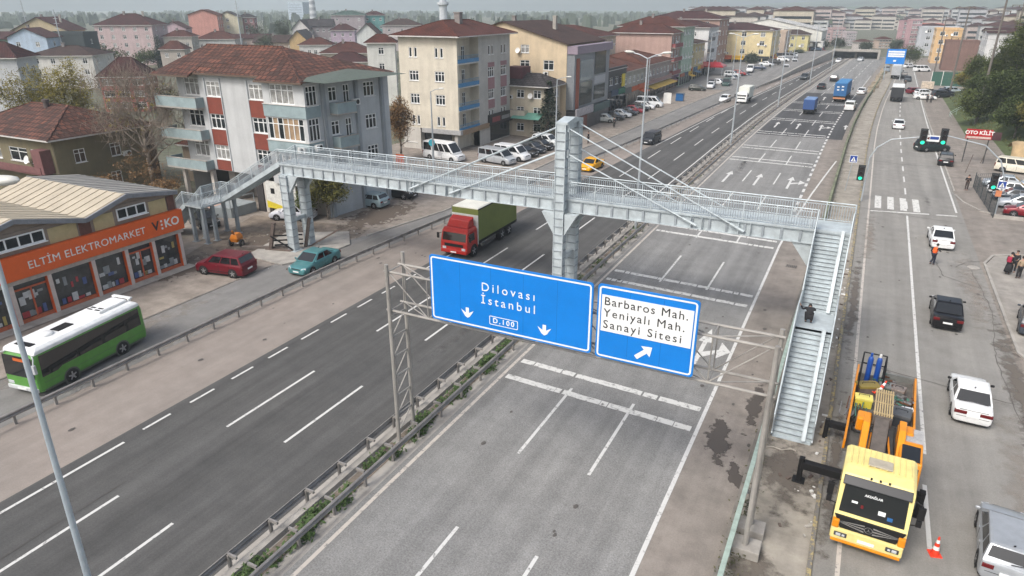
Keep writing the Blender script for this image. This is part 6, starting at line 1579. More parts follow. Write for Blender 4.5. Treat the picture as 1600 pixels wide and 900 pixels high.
# ------------------------------------------------------------------ yellow gabled block with a glass front on the road side
t = block('ochre yellow gabled block beside the glass fronted shops', -65.5, 104.2, 22.3, 16.5, 13.6, (.60,.49,.34), ('gy', 3.1, 'brn', .45), 4, [], [], chim=2, name='apartment_block', cat='apartment block', px=.5, f_wins=[(15,12.1,1.5,1.25),(15,9.6,1.7,1.4),(15,7.0,1.7,1.4),(19.2,9.6,1.8,1.5),(19.2,6.8,1.8,1.5)], r_wins=[], group=None)
ac(t, (0,0), (1,0), 15.8, 8.9); ac(t, (0,0), (1,0), 18.8, 8.8); ac(t, (0,0), (1,0), 20.2, 6.1)
q = MB(); q.box(14.0,20.9,-.03,.02,.0,3.3); q.box(20.9,22.4,-.04,.02,0,3.4,1); q.build('ground_floor_glazing', [GLASS, wallm((.60,.50,.38))], t)
G = (22.3, 0); q = MB(); q.box(22.3,23.6,.1,16.4,3.6,12.1); fr = q.build('road_front', mat('metal_cladding_grey', (.25,.27,.29), .5, .3, var=.1), t)
TG = mat('tinted_glass', (.010,.026,.028), .08, 0, var=.2, spec=.3); PG = mat('pale_glass', (.20,.25,.27), .12, 0, var=.15, spec=.8)
for u0, u1, z0, z1, m_ in ((2.6,8.2,4.0,7.6,TG),(2.6,8.2,7.9,11.0,PG),(9.2,14.5,4.3,6.6,TG),(9.2,14.5,8.4,12.0,TG),(9.2,14.5,6.8,8.1,mat('grey_sign_panel', (.40,.42,.44), .5))):
    q = MB(); q.box(23.6,23.66,u0,u1,z0,z1); q.build('glazing', m_, fr)
q = MB(); q.box(23.6,23.68,.9,2.2,3.7,11.4); q.build('red_cladding', mat('cladding_rust_red', (.30,.085,.045), .6, 0, var=.12), fr)
q = MB(); q.box(22.4,24.1,-.1,16.5,12.1,13.3); q.build('roof_terrace', mat('cladding_mauve', (.27,.22,.27), .6, 0, var=.1), fr)
for u in (4.2, 11): put_window(t, (22.3,0), (0,1), u, 13.55-1.2, 2.0, 1.2, 3)
q = MB(); q.box(22.35,23.9,.2,16.4,.0,3.5); q.build('shop_front', mat('shop_dark_front', (.06,.06,.065), .3, 0, var=.5, scale=.8), t)
q = MB(); q.box(23.9,24.15,.3,8,2.5,3.7); q.box(23.9,24.15,8.3,16.2,2.3,3.5,1); q.build('shop_sign', [mat('sign_grey_pale', (.40,.38,.40), .5, 0, var=.3), mat('sign_dark_teal', (.05,.10,.10), .5, 0, var=.3)], t)
q = MB(); q.box(23.92,24.0,1.5,5.5,.3,2.3); q.build('shop_entrance', mat('entrance_brown_red', (.16,.05,.035), .5, 0, var=.3), t)

# ------------------------------------------------------------------ small brown roofed house between the cream and the ochre block
t = block('low house with a dark brown roof between the cream and the ochre blocks', -55.5, 97.0+1.2, 11.5, 5.5, 7.6, (.52,.46,.36), ('hip', 1.6, 'drk', .9), 3, 4, 2, (1.3,1.2), 2, chim=0)
q = MB(); q.box(4.2,7.0,1,4,7.6,10.3); q.build('dormer', mat('dormer_maroon', (.10,.035,.045), .8), t)
balcony(t, (0,0), (1,0), .3, 8.5, 1.2, 3.2, wallm((.50,.46,.38)), .15, .9)
q = MB(); q.add([(6.5,-2.2,3.0),(11.3,-2.2,3.0),(11.3,0,3.7),(6.5,0,3.7)], [(0,1,2,3)]); q.build('awning', mat('awning_green', (.12,.30,.24), .7), t)

# ------------------------------------------------------------------ left: old house with tiled roof
t = block('old two storey house with a hipped tile roof and white fascia behind the shop', -88, 40.6, 15.6, 10.4, 6.55, (.20,.175,.11), ('hip', 2.4, 'old', .9), 2, [], [], chim=0, name='house', f_wins=[(9.2,3.9,3.2,1.45),(12.6,3.9,2.2,1.45),(5,3.9,2,1.4),(10.1,.9,1.4,1.5),(13.4,.9,2.0,1.5)], r_wins=[(2.5,3.9,1.2,1.4),(6.5,3.9,1.2,1.4),(6,.9,1.2,1.4)])

q = MB(); q.box(1.5,14.5,-1.1,-.02,3.05,3.2); q.box(1.5,14.5,-1.15,-1.05,3.2,3.85); q.box(13.5,15.0,-1.1,0,3.2,5.6); q.build('balcony', mat('balcony_maroon', (.17,.075,.075), .8, 0, var=.2), t)
q = MB(); q.box(15.5,15.54,-.02,11.4,0,6.4); q.box(12.0,15.45,-.03,-.0,0,3.0); q.build('brick_side', tilem('brick_wall_brown', (.30,.21,.15), (.20,.15,.11), .12, .30, .6), t, uv=True)
ro = [c for c in t.children if c.name.startswith('roof')][0]
q = MB(); q.lathe([(.28,0),(.28,1.1),(.36,1.12),(.36,1.35),(.02,1.4)], 12, 0, (8.2,4.6,8.3)); q.build('chimney', mat('flue_dark', (.10,.08,.075), .7), ro); q = MB(); q.box(7.6,8.8,4.0,5.2,8.1,8.6); q.build('chimney_flashing', WHITE, ro)
# patched orange roof glimpsed behind the bare tree
block('low shed with a patched orange roof seen through the bare plane tree', -70, 53.5, 8, 7, 4.2, (.30,.24,.18), ('hip', 1.5, 'org', .5), 1, 3, 2, (1,1), 2, chim=0, name='shed', cat='shed')

# ------------------------------------------------------------------ the row along the left side of the road
KW = dict(name='apartment_block', cat='apartment block')
t = block('two storey building with a black upper front next to the ochre block', -56, 122.2, 12.5, 12.5, 9.6-1.6, (.10,.11,.12), ('hip', 1.6, 'org', .5), 2, 3, 4, (1.8,1.4), 2, ground=('x', '2a2d33'), chim=0, name='shop_building', cat='shop')
q = MB(); q.box(12.52,12.9,.2,12.3,6.9,8.5); q.build('parapet_board', mat('board_black', (.025,.028,.032), .5), t)
q = MB(); q.box(12.95,13.15,9.5,11.0,4.7,7.0); q.build('yellow_sign', YELB, t)
block('pale two storey shop house with a wide orange tile roof', -57, 135.2, 13.2, 14, 7.0, (.40,.39,.34), ('hip', 2.3, 'org', .7), 2, 3, 5, (1.3,1.3), 2, ground=('x', '5a5a58'), chim=1, name='shop_building', cat='shop')
t = block('long two storey shop house with brown balconies and an orange roof', -58, 149.8, 14, 21, 7.2, (.38,.33,.31), ('hip', 2.2, 'org', .7), 2, 3, 7, (1.4,1.3), 2, ground=('x', '8a6a20'), chim=0, name='shop_building', cat='shop')
balcony(t, (14,0), (0,1), 1, 20, .9, 3.3, mat('balcony_brown_pink', (.30,.20,.20), .8), .15, .8)
q = MB(); q.add([(14.2,.5,3.0),(14.2,20.5,3.0),(16.4,20.5,2.4),(16.4,.5,2.4)], [(0,1,2,3)]); q.build('awning', mat('awning_ochre', (.35,.24,.04), .7, 0, var=.4, scale=.5), t)
t = block('cream four storey block with two round vents on its blank wall and a red roof', -82, 152, 25, 16, 12.6, (.64,.585,.47), ('hip', 2.2, 'red', .7), 4, [], 3, chim=1, f_wins=[], **KW)
q = MB()
for x_ in (6.2, 9.6): q.disc((x_,-.02,10.9), .45, 'y', 20)
q.build('round_vent', BLACK, t)
for z in (9.2, 6.2): balcony(t, (0,0), (1,0), 19, 24.5, 1.2, z, mat('balcony_dark', (.07,.08,.09), .6), .15, .9)
t = block('pink red roofed block with brick red balconies facing the road', -60, 172.5, 15.5, 8.5, 12.9, (.42,.29,.25), ('hip', 2.0, 'red', .6), 4, 0, 3, (1.3,1.5), 2, f_wins=[], ground=('x', '6a4a58'), **KW)
for z in (9.8, 6.6, 3.5): balcony(t, (15.5,0), (0,1), .5, 8, .9, z, mat('balcony_brick_red', (.24,.075,.075), .8), .15, .9)
t = block('pale green five storey block with a red roof beside the pink block', -60.5, 181.3, 16.5, 12, 14.2, (.42,.52,.42), ('hip', 2.2, 'red', .7), 5, 4, 4, (1.0,1.3), 2, ground=('x', 'a0583c'), **KW)
t = block('yellow three storey house with brown balconies among the far shops', -56, 198, 11.5, 12, 9.6, (.55,.47,.28), ('hip', 1.4, 'brn', .8), 3, 3, 3, (1.6,1.3), 2, ground=('x', '4a6b86'), **KW)
t = block('white and blue grey block with a column of dark balconies on its corner', -62, 214, 17.5, 14, 13.2, (.62,.63,.63), ('hip', 2.0, 'mar', .6), 4, 2, 4, (1.6,1.2), 3, ground=('x', 'a81e28'), **KW)
for z in (3.4, 6.6, 9.8): balcony(t, (17.5,0), (0,1), .3, 5, 1.0, z, mat('balcony_dark', (.07,.08,.09), .6), .15, .85)
block('tall brick pink building with a maroon roof rising behind the white block', -72, 246, 24, 16, 15.0, (.36,.24,.20), ('hip', 2.4, 'mar', .6), 5, 3, 3, chim=2, **KW)
t = block('bright yellow four storey block with many windows and a dark shop floor', -58, 262, 25, 20, 11.2, (.66,.56,.33), ('hip', 2.2, 'mar', .5), 4, 4, 4, (1.6,1.5), 2, ground=('x', '2a2c33'), **KW)
block('beige pink block right of the bright yellow one', -46, 292, 14, 16, 9.8, (.46,.37,.30), ('flat', .6, 'red', .2), 4, 3, 3, ground=('x', '8a8a40'), chim=0, **KW)
block('big white gabled hall behind the far row', -66, 330, 44, 30, 9.5, (.64,.64,.60), ('gy', 4.6, 'wht', .4), 3, 0, 4, f_wins=[], chim=0, name='hall', cat='hall')
block('small yellow house in front of the white gabled hall', -42, 318, 16, 9, 8.2, (.58,.52,.26), ('hip', 1.8, 'brn', .5), 3, 4, 3, chim=0, name='house')
block('low white pavilion left of the retaining wall', -30, 330, 9, 9, 5.2, (.55,.56,.55), ('flat', .4, 'red', .2), 2, 3, 3, ground=('x', '7c2a34'), chim=0, name='shop_building', cat='shop')

# ================================================================== THE TOWN BEHIND (each house where its base stands)
def far_house(label, px0, px1, ytop, yroof, ybase, wall, roof=('hip', 'red'), floors=3, fc=3, rc=2, rz=-27, D=None, group='houses of the town behind', name='house', cat='house', chim=1, z0=0, win=(1.1,1.3)):
    """stands on the ground seen at picture row ybase, as wide and tall as it shows there; turned to face roughly our way"""
    xm = (px0+px1)/2; X, Y = at(xm, ybase); d = hypot(X, Y)
    zc = lambda y: at_z(xm, y, X, Y)
    xl, yl = at(px0, ybase); xr, yr = at(px1, ybase); W = hypot(xr-xl, yr-yl)
    Hh = max(2.5, zc(ytop)); rh = max(.5, zc(yroof)-Hh)
    D = D or W*.8; a = radians(-rz)
    a = atan2(yr-yl, xr-xl)+radians(6)
    kind = roof[0]
    return block(label, xl, yl, W, D, Hh, wall, (kind, rh, roof[1], .5), floors, fc, rc, win, 2, chim=chim, name=name, cat=cat, rz=a, group=group, z0=0)
def at_z(px, py, X, Y):
    dx, dy, dz = ray(px, py); return H + dz*(X*dx+Y*dy)/(dx*dx+dy*dy)
FH = far_house
FH('pale grey rendered house with a dark maroon roof at the left picture edge', -120, 44, 92, 68, 208, (.52,.54,.56), ('hip','mar'), 3, 0, 2, D=6, chim=0)
FH('light blue house with a shallow gable and two small windows far left', 28, 84, 58, 44, 124, (.44,.54,.66), ('gy','mar'), 3, 2, 1)
FH('house under a huge sand coloured sheet gable far left', 34, 112, 47, 27, 104, (.48,.40,.26), ('gy','mar'), 3, 0, 1, chim=2)
FH('house with a dark glazed upper floor and an orange side wall far left', 78, 140, 55, 50, 118, (.06,.075,.08), ('flat','drk'), 3, 0, 1, chim=0)
FH('house with a white balcony and striped brown awnings above the bare tree', 56, 150, 88, 74, 140, (.58,.57,.54), ('hip','brn'), 3, 4, 2)
FH('low dark green shed like house at the far left', -20, 30, 60, 50, 112, (.14,.20,.15), ('gx','mar'), 2, 2, 1, chim=0, win=(.8,.8))
FH('pink apartment house with two white stair towers and a maroon roof', 160, 244, 40, 22, 102, (.52,.41,.41), ('hip','mar'), 5, 5, 2, chim=2)
FH('small cream cottage with a dark green gable roof beside the cypress', 222, 252, 66, 54, 96, (.55,.55,.40), ('gx','grn'), 2, 1, 1, chim=0)
FH('house with a wide maroon roof behind the apartment block with red panels', 166, 232, 121, 92, 175, (.40,.14,.12), ('hip','mar'), 3, 3, 2, chim=0, win=(2.0,1.4))
FH('lilac pink house with a small gable left of the salmon block', 260, 296, 44, 34, 90, (.50,.38,.42), ('gy','mar'), 3, 3, 1)
FH('plain salmon apartment block with a flat gable', 303, 346, 23, 15, 82, (.52,.26,.22), ('gy','red'), 5, 0, 3, chim=0)
FH('cream yellow block right of the salmon one', 346, 378, 26, 18, 80, (.60,.56,.42), ('gy','drk'), 5, 1, 2, chim=0)
FH('maroon striped block behind the cream yellow one', 378, 402, 28, 22, 78, (.30,.16,.17), ('hip','drk'), 5, 3, 1)
FH('low house with a pale red roof below the lilac house', 262, 304, 58, 48, 100, (.45,.42,.38), ('hip','red'), 2, 3, 2)
FH('bright red roofed cottage beside the cypress', 256, 292, 78, 65, 112, (.42,.38,.34), ('hip','red'), 2, 2, 2, chim=0)
FH('white house with a shallow brown red roof below the salmon block', 312, 370, 62, 50, 96, (.52,.53,.52), ('hip','red'), 2, 4, 2)
FH('low row house with a dull red roof right of the white one', 366, 420, 60, 54, 92, (.45,.37,.33), ('gx','mar'), 2, 4, 1)
FH('white chalet gable with three arched windows far behind the tile roof', 461, 486, 45, 31, 84, (.66,.64,.62), ('gy','drk'), 3, 3, 1, chim=0, D=22)
FH('house with a round ochre gable and a dark roof', 456, 482, 62, 48, 98, (.52,.37,.19), ('gy','drk'), 2, 0, 1, chim=0, D=20)
FH('white cottage with small windows under a bright red roof', 472, 520, 71, 60, 112, (.60,.59,.58), ('hip','red'), 2, 5, 2)
FH('house with a big sea green hipped roof on the skyline', 522, 572, 24, 17, 74, (.33,.29,.31), ('hip','grn'), 4, 3, 2)
FH('teal walled house with a maroon roof on the skyline', 572, 602, 24, 18, 72, (.12,.30,.29), ('hip','mar'), 4, 3, 2)
FH('white house with a tall blank gable and brown red roof', 561, 592, 52, 37, 100, (.60,.62,.61), ('gy','brn'), 3, 0, 0, chim=0, D=18)
FH('low house with a long brick red roof in front of the white gable', 505, 582, 84, 68, 128, (.52,.46,.38), ('hip','red'), 2, 3, 2)
FH('house with a dark crimson roof just behind the apartment block', 512, 578, 98, 84, 150, (.55,.53,.48), ('hip','mar'), 3, 2, 3, chim=0)
FH('white side house with small blue balconies left of the cream block', 580, 622, 68, 55, 165, (.62,.63,.60), ('hip','red'), 4, 1, 2, chim=0)
FH('grey house with a muddled red roof behind the green roofed house', 600, 660, 40, 30, 80, (.42,.38,.38), ('hip','brn'), 3, 3, 2)
FH('mauve house half way between the chalet gable and the white gable', 520, 556, 48, 38, 86, (.42,.34,.42), ('hip','mar'), 3, 3, 2)
FH('dark roofed long house behind the chalet gable', 486, 522, 40, 30, 82, (.28,.25,.26), ('gx','drk'), 3, 4, 1)
FH('low brown house left of the chalet gable', 400, 462, 66, 56, 96, (.36,.30,.25), ('gx','brn'), 2, 4, 1)
# distant towers on the skyline
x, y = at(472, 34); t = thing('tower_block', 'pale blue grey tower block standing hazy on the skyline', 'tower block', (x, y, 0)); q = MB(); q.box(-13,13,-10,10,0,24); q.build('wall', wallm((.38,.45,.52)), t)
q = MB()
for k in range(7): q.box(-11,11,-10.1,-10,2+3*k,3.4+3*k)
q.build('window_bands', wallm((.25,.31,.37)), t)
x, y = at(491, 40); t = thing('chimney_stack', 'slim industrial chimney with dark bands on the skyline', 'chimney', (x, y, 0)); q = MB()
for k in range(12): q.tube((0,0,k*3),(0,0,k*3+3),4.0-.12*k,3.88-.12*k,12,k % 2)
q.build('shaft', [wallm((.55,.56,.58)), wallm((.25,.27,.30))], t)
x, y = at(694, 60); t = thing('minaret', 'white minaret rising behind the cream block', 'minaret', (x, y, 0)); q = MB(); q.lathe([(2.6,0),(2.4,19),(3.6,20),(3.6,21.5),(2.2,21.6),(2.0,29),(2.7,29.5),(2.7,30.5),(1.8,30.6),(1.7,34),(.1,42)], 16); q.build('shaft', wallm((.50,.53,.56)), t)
for px, yb, hh, lb in ((57, 60, 9, 'thin rooftop mast above the sand coloured gable'), (108, 80, 6, 'rooftop aerial with a dish beside the sand coloured gable'), (382, 60, 10, 'thin aerial mast above the maroon striped block')):
    x, y = at(px, yb+40); z_ = at_z(px, yb-30, x, y); q = MB(); q.tube((0,0,0),(0,0,z_+6),.25,.12,6)
    for k in range(4): q.beam((-1.4+.2*k,0,z_+1+1.3*k),(1.4-.2*k,0,z_+1+1.3*k),.12,.12)
    o = tag(q.build('aerial_mast', GREYPOLE), lb, 'aerial'); o.location = (x, y, 0)

# far centre and right
for i, (a, b, yt, yr, yb, c, rf, fl_) in enumerate(((1272,1296,52,48,74,(.52,.38,.38),'flat',5),(1298,1318,46,43,70,(.50,.36,.36),'flat',6),(1320,1336,52,49,72,(.46,.40,.42),'flat',5),(1340,1362,66,62,78,(.50,.46,.44),'hip',3),(1372,1392,62,58,76,(.46,.36,.30),'hip',3),(1404,1420,34,32,80,(.42,.27,.29),'flat',7),(1416,1432,32,30,84,(.44,.28,.30),'flat',7))):
    FH(('pink grey block far left of the overpass','pink tower block above the end of the retaining wall','mauve block right of the pink tower block','beige low house beyond the overpass','orange brown house beyond the far blue sign','tall brick pink tower far up the road','second brick pink tower behind the far shop row')[i], a, b, yt, yr, yb, c, (rf,'red'), fl_, 4, 3, group='far blocks beyond the overpass', chim=0, win=(2,1.6))
def rblock(label, X0, Y0, W, D, Hh, c, roof, fl_, fc=2, lc=4, **k):
    return block(label, X0, Y0, W, D, Hh, c, roof, fl_, fc, 0, (1.5,1.4), 2, l_cols=lc, **k)
rblock('grey white house with a maroon verge above the green fence on the right', 27, 243, 20, 14, 12.2, (.60,.60,.60), ('gx',1.0,'mar',.5), 4, f_wins=[(3,5,2.2,1.8),(6,9.5,2.2,1.8)], lc=3, chim=0)
rblock('low brown workshop at the foot of the grey white house', 19, 268, 9, 8, 8.8, (.20,.12,.10), ('flat',.3,'red',.2), 3, f_wins=[], lc=0, chim=0, name='workshop', cat='workshop')
rblock('apricot and white house left of the brown workshop', 17.5, 300, 8, 14, 11.3, (.62,.42,.22), ('flat',.5,'red',.2), 4, chim=0)
rblock('grey shop house with blue sign boards in the far right row', 13.8, 345, 15, 14, 10.8, (.42,.44,.47), ('flat',.5,'red',.2), 4, chim=0)
rblock('pale shop house with a white awning in the far right row', 13.0, 380, 15, 18, 10.2, (.50,.50,.50), ('hip',1.5,'mar',.3), 4, chim=0)
rblock('red brick house at the far end of the right row', 12.0, 430, 16, 22, 10.2, (.40,.17,.15), ('flat',.5,'red',.2), 5, chim=0)
rblock('cream villa with a maroon roof on top of the wooded slope', 41, 176, 16, 14, 8.5, (.58,.52,.36), ('hip',2.6,'mar',.9), 2, f_wins=[(3.5,1.2,1.6,1.5),(8,1.2,1.6,1.5),(3.5,5.0,1.6,1.5),(8,5.0,1.6,1.5)], z0=9.5, chim=1)
rblock('white villa cut by the right picture edge on top of the slope', 47, 146, 16, 14, 7.5, (.62,.60,.52), ('gy',2.6,'mar',.9), 2, f_wins=[(5,3.8,4,1.2)], z0=9.5, chim=0)
# retaining wall and overpass at the end of the left carriageway
RW = [(178, -26.6), (200,-24.2), (240,-21.3), (280,-17.9), (308,-15.4)]
mb = MB(); mb.loft([[(lerp(RW,y)-.3, y, 0), (lerp(RW,y)+.3, y, 0), (lerp(RW,y)+.3, y, max(.05,(y-178)/130*3.2)), (lerp(RW,y)-.3, y, max(.05,(y-178)/130*3.2))] for y in range(178, 310, 6)])
tag(mb.build('retaining_wall', CONC), 'long concrete retaining wall rising towards the overpass on the left', 'retaining wall')
mb = MB(); Y = list(range(178, 312, 6)); 
for a, b in zip(Y, Y[1:]): mb.face([(-62,a,.03),(lerp(RW,a)-.3,a,max(.05,(a-178)/130*3.0)),(lerp(RW,b)-.3,b,max(.05,(b-178)/130*3.0)),(-62,b,.03)])
struct(mb.build('ramp_road', A_LSERV))
t = thing('overpass', 'concrete road overpass crossing the far end of the highway', 'overpass', (-6, 312, 0))
q = MB(); q.box(-9.8,6.8,0,12,2.5,3.0); q.build('deck', CONC, t); q = MB(); q.box(-9.9,7,-.3,0,2.7,3.5); q.build('parapet', CONC, t)
q = MB(); q.box(-10.4,-9.6,-.5,12,0,2.9); q.build('abutment', CONC, t); q = MB(); q.box(6.2,7.0,-.5,12,0,2.9); q.build('abutment', CONC, t); q = MB(); q.box(-1.8,-1.2,2,10,0,2.5); q.build('pier', CONCD, t)
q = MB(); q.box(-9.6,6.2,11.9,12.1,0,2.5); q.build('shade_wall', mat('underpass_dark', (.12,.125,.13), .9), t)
# far blue direction sign
t = thing('road_sign', 'far blue and white direction sign hanging above the service road', 'road sign', (4.6, 224, 0))
q = MB(); q.box(-2.2,2.4,-.06,.06,4.3,8.2); q.build('panel', SIGNBLUE, t)
for z in (6.9, 7.5, 6.35): q = MB(); q.box(-1.9,2.1,-.09,-.062,z-.22,z+.22); q.build('white_panel', SIGNWHITE, t)
q = MB(); q.box(-.35,.35,-.09,-.062,4.9,5.35); q.build('arrow', SIGNWHITE, t)
for x_ in (-1.9, 2.1): q = MB(); q.tube((x_,.15,0),(x_,.15,8),.14,n=8); q.build('post', GREYPOLE, t)

# ================================================================== RIGHT-HAND SLOPE
SLOPE = mat('grassy_slope', (.075,.10,.035), .95, 0, var=.5, scale=.35, bump=.6, bscale=5, detail=9)
def hz_(x, y):
    e = max(0, min(1, (x-(17.5 if y < 130 else 14.5))/20)); e = e*e*(3-2*e)
    f = max(0, min(1, (y-104)/14)) * max(0, min(1, (206-y)/20))
    return 10.5*e*f + .35*f*e*sin(x*1.3+y*.7)
mb = MB(); nx, ny = 40, 60; xs = [12+48*i/nx for i in range(nx+1)]; yy = [103+112*j/ny for j in range(ny+1)]
mb.add([(x, y, hz_(x, y)-.03 if hz_(x,y) < .02 else hz_(x, y)) for y in yy for x in xs], [(j*(nx+1)+i, j*(nx+1)+i+1, (j+1)*(nx+1)+i+1, (j+1)*(nx+1)+i) for j in range(ny) for i in range(nx)])
struct(mb.build('hillside', SLOPE, smooth=True))
TANS = mat('cut_bank_sandy', (.38,.28,.16), .95, 0, var=.35, scale=.6, bump=.7, bscale=4, detail=9)
mb = MB(); n = 26
rings = []
for k in range(n+1):
    x = 17.8+16*k/n; yb = 108.2+.25*k*.3+.35*sin(k*1.7)
    rings.append([(x, yb, 0), (x, yb+.5+.2*sin(k*2.3), 1.1), (x, yb+.9+.3*sin(k*1.1), 2.2+.25*sin(k*.9)), (x, yb+2.2, 2.5+.2*sin(k)), (x, yb+4.5, 1.5)])
mb.loft(rings, caps=False, closed=False); struct(mb.build('cut_bank', TANS, smooth=True))
mb = MB(); rnd = random.Random(5)
for _ in range(9000):
    x, y = rnd.uniform(13.5, 45), rnd.uniform(108, 208); z = hz_(x, y)
    if z < .15: continue
    s_ = rnd.uniform(.15,.5); a = rnd.uniform(0, 6.3); d = Vector((cos(a)*.12, sin(a)*.12, 0)); c = Vector((x, y, z-.03))
    mb.face([c-d, c+d, c+Vector((rnd.gauss(0,.12), rnd.gauss(0,.12), s_))])
struct(mb.build('grass', leafm('slope_grass', (.05,.075,.02), (.16,.15,.06))), 'stuff')

# ================================================================== TREES AND SHRUBS
def crown_mesh(name, m, lobes, n, size, seed, flat=.0, droop=0, core=.25):
    """leaf-sized faces gathered in many small clumps spread through the lobes (cx, cy, cz, rx, ry, rz)"""
    r = random.Random(seed); mb = MB(); vols = [l[3]*l[4]*l[5] for l in lobes]; tot = sum(vols)
    for l, v in zip(lobes, vols):
        k = int(n*v/tot/14)+1
        for _ in range(k):
            while True:
                p = Vector((r.uniform(-1,1), r.uniform(-1,1), r.uniform(-1,1)))
                if core < p.length < 1: break
            p *= r.uniform(.75, 1.05)
            c = Vector((l[0]+p.x*l[3], l[1]+p.y*l[4], l[2]+p.z*l[5])); cs = size*r.uniform(1.2, 2.8)
            for _ in range(r.randint(8, 20)):
                q = c+Vector((r.gauss(0,cs), r.gauss(0,cs), r.gauss(0,cs*.7)-droop*abs(r.gauss(0,1))))
                a = r.uniform(0, 6.3); el = r.uniform(-.9,.9)
                d = Vector((cos(a)*cos(el), sin(a)*cos(el), sin(el)))*size*r.uniform(.5,1.1); e = Vector((-sin(a), cos(a), r.uniform(-.6,.6)))*size*r.uniform(.3,.6)
                mb.face([q-d, q+e, q+d, q-e])
    return mb.mesh(name, m)
def limbs(mb, h, r0, spread, n, seed, base=.35, lean=0, depth=2):
    rr = random.Random(seed); top = Vector((lean, 0, h))
    prev = Vector((0,0,-.1)); k = 7; pts_ = [prev]
    for i in range(1, k+1): pts_.append(Vector((lean*i/k+rr.gauss(0,.04*h/8), rr.gauss(0,.04*h/8), h*i/k)))
    for i in range(k): mb.tube(pts_[i], pts_[i+1], r0*(1-.8*i/k), r0*(1-.8*(i+1)/k), 8)
    ends = []
    for j in range(n):
        f = base+(1-base)*j/n; i = min(k-1, int(f*k)); p = pts_[i].lerp(pts_[i+1], f*k-i); a = j*2.4+rr.uniform(-.4,.4); L = spread*(1.1-f*.6)*rr.uniform(.7,1.15)
        q = p+Vector((cos(a)*L, sin(a)*L, L*rr.uniform(.35,.9))); m_ = p.lerp(q,.5)+Vector((0,0,L*.08)); rb = r0*(1-.8*f)*.55
        mb.tube(p, m_, rb, rb*.65, 6); mb.tube(m_, q, rb*.65, rb*.2, 5); ends.append(q)
        for _ in range(depth*2):
            s = m_.lerp(q, rr.random()); e = s+Vector((rr.gauss(0,1), rr.gauss(0,1), abs(rr.gauss(0,.8))+.2))*L*.32
            mb.tube(s, e, rb*.3, rb*.08, 4); ends.append(e)
    return ends
LEAF = dict(dark=leafm('leaves_dark', (.012,.03,.008), (.10,.13,.035)), mid=leafm('leaves_mid', (.016,.038,.009), (.14,.165,.04)), olive=leafm('leaves_olive', (.025,.04,.01), (.22,.20,.05)),  # dark ends of these greens carry the crowns' inner shade as colour
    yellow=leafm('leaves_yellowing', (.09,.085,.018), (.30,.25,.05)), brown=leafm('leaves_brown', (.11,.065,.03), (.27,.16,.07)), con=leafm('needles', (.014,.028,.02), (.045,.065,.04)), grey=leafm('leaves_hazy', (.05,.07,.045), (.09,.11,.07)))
def tree(label, x, y, h, r, leaf='dark', n=4000, size=.2, seed=1, z0=0, trunk=None, name='tree', cat='tree', lobes=None, group=None, core=.25, lean=0):
    t = thing(name, label, cat, (x, y, z0), 0, group); rr = random.Random(seed)
    mb = MB(); limbs(mb, h*.8, trunk or h*.022, r*.75, 9, seed, .3, lean); mb.build('trunk', BARK, t, smooth=True)
    if lobes is None:
        lobes = [(lean*.6,0,h*.62,r*.75,r*.75,h*.33)]
        for k in range(7): a = k*.9+rr.random(); lobes.append((lean*.6+cos(a)*r*.6, sin(a)*r*.6, h*rr.uniform(.42,.85), r*.45*rr.uniform(.7,1.2), r*.45*rr.uniform(.7,1.2), h*.16*rr.uniform(.7,1.3)))
    link('crown', crown_mesh('crown', LEAF[leaf], lobes, n, size, seed, core=core), t)
    return t
# big trees on the right slope
G_RT = 'trees on the slope at the right'
for i, (x, y, h, r, lf, lb) in enumerate(((25.5,131,15.5,6.2,'olive','broad olive green tree filling the right picture edge above the sandy bank'),(21.5,147,13.5,5.0,'mid','dense mid green tree in the middle of the right slope'),(27,158,15,5.8,'mid','tall tree behind the dense one on the right slope'),(18.6,160,6.5,2.8,'dark','low dark tree at the left end of the right slope'),(20,174,8,3.4,'mid','rounded tree farther up the right slope below the power poles'),(33,140,13,6,'olive','olive tree under the white villa at the right edge'),(31,172,9,4.5,'mid','tree at the foot of the cream villa'),(22.5,120.5,5.2,3.0,'olive','small olive tree just above the sandy cut bank'),(18.7,187,5,2.2,'yellow','yellowing shrub like tree beside the far green fence'),(19.5,137,8.5,3.8,'dark','dark bushy tree behind the red sign'),(16.9,141,5.5,2.8,'mid','low green tree at the foot of the slope beside the hand rail'),(20.5,126.5,6.5,3.4,'dark','dark tree on the slope just above the red sign'),(24.2,122.5,7,3.6,'mid','green tree on the slope to the right of the red sign'))):
    tree(lb, x, y, h, r, lf, 22000 if y < 150 else 12000, .20, 20+i, hz_(x, y), group=G_RT)
x, y = at(1420, 104); tree('round dark clipped tree beside the far shop row', x, y, 7, 4.0, 'dark', 3000, .3, 44)
# left: bare plane tree with a few leaves, birch like tree, ochre shrubs
t = thing('bare_tree', 'nearly bare plane tree with curtains of fine twigs beside the old house', 'tree', (-67.4, 47.2, 0)); rr = random.Random(3)
mb = MB(); en = limbs(mb, 10.8, .30, 5.2, 18, 3, .30, 0, 4)
tw = MB()
for e in en:
    for _ in range(16):
        a = e+Vector((rr.gauss(0,.6), rr.gauss(0,.6), rr.gauss(0,.5))); b = a+Vector((rr.gauss(0,.35), rr.gauss(0,.35), rr.uniform(.2,1.5)*rr.choice((1,1,-1)))); tw.tube(a, b, .016, .006, 3, caps=False)
        if rr.random() < .5: tw.tube(e, a, .022, .012, 3, caps=False)
mb.build('trunk', mat('plane_bark', (.27,.23,.19), .9, 0, var=.4, scale=2.5, bump=.4), t, smooth=True); tw.build('twigs', mat('twig_grey', (.22,.18,.145), .9, 0, var=.3), t)
link('crown', crown_mesh('crown', LEAF['yellow'], [(0,0,9.5,5,5,3),(-2,0,8,4,4,3)], 900, .13, 8), t)
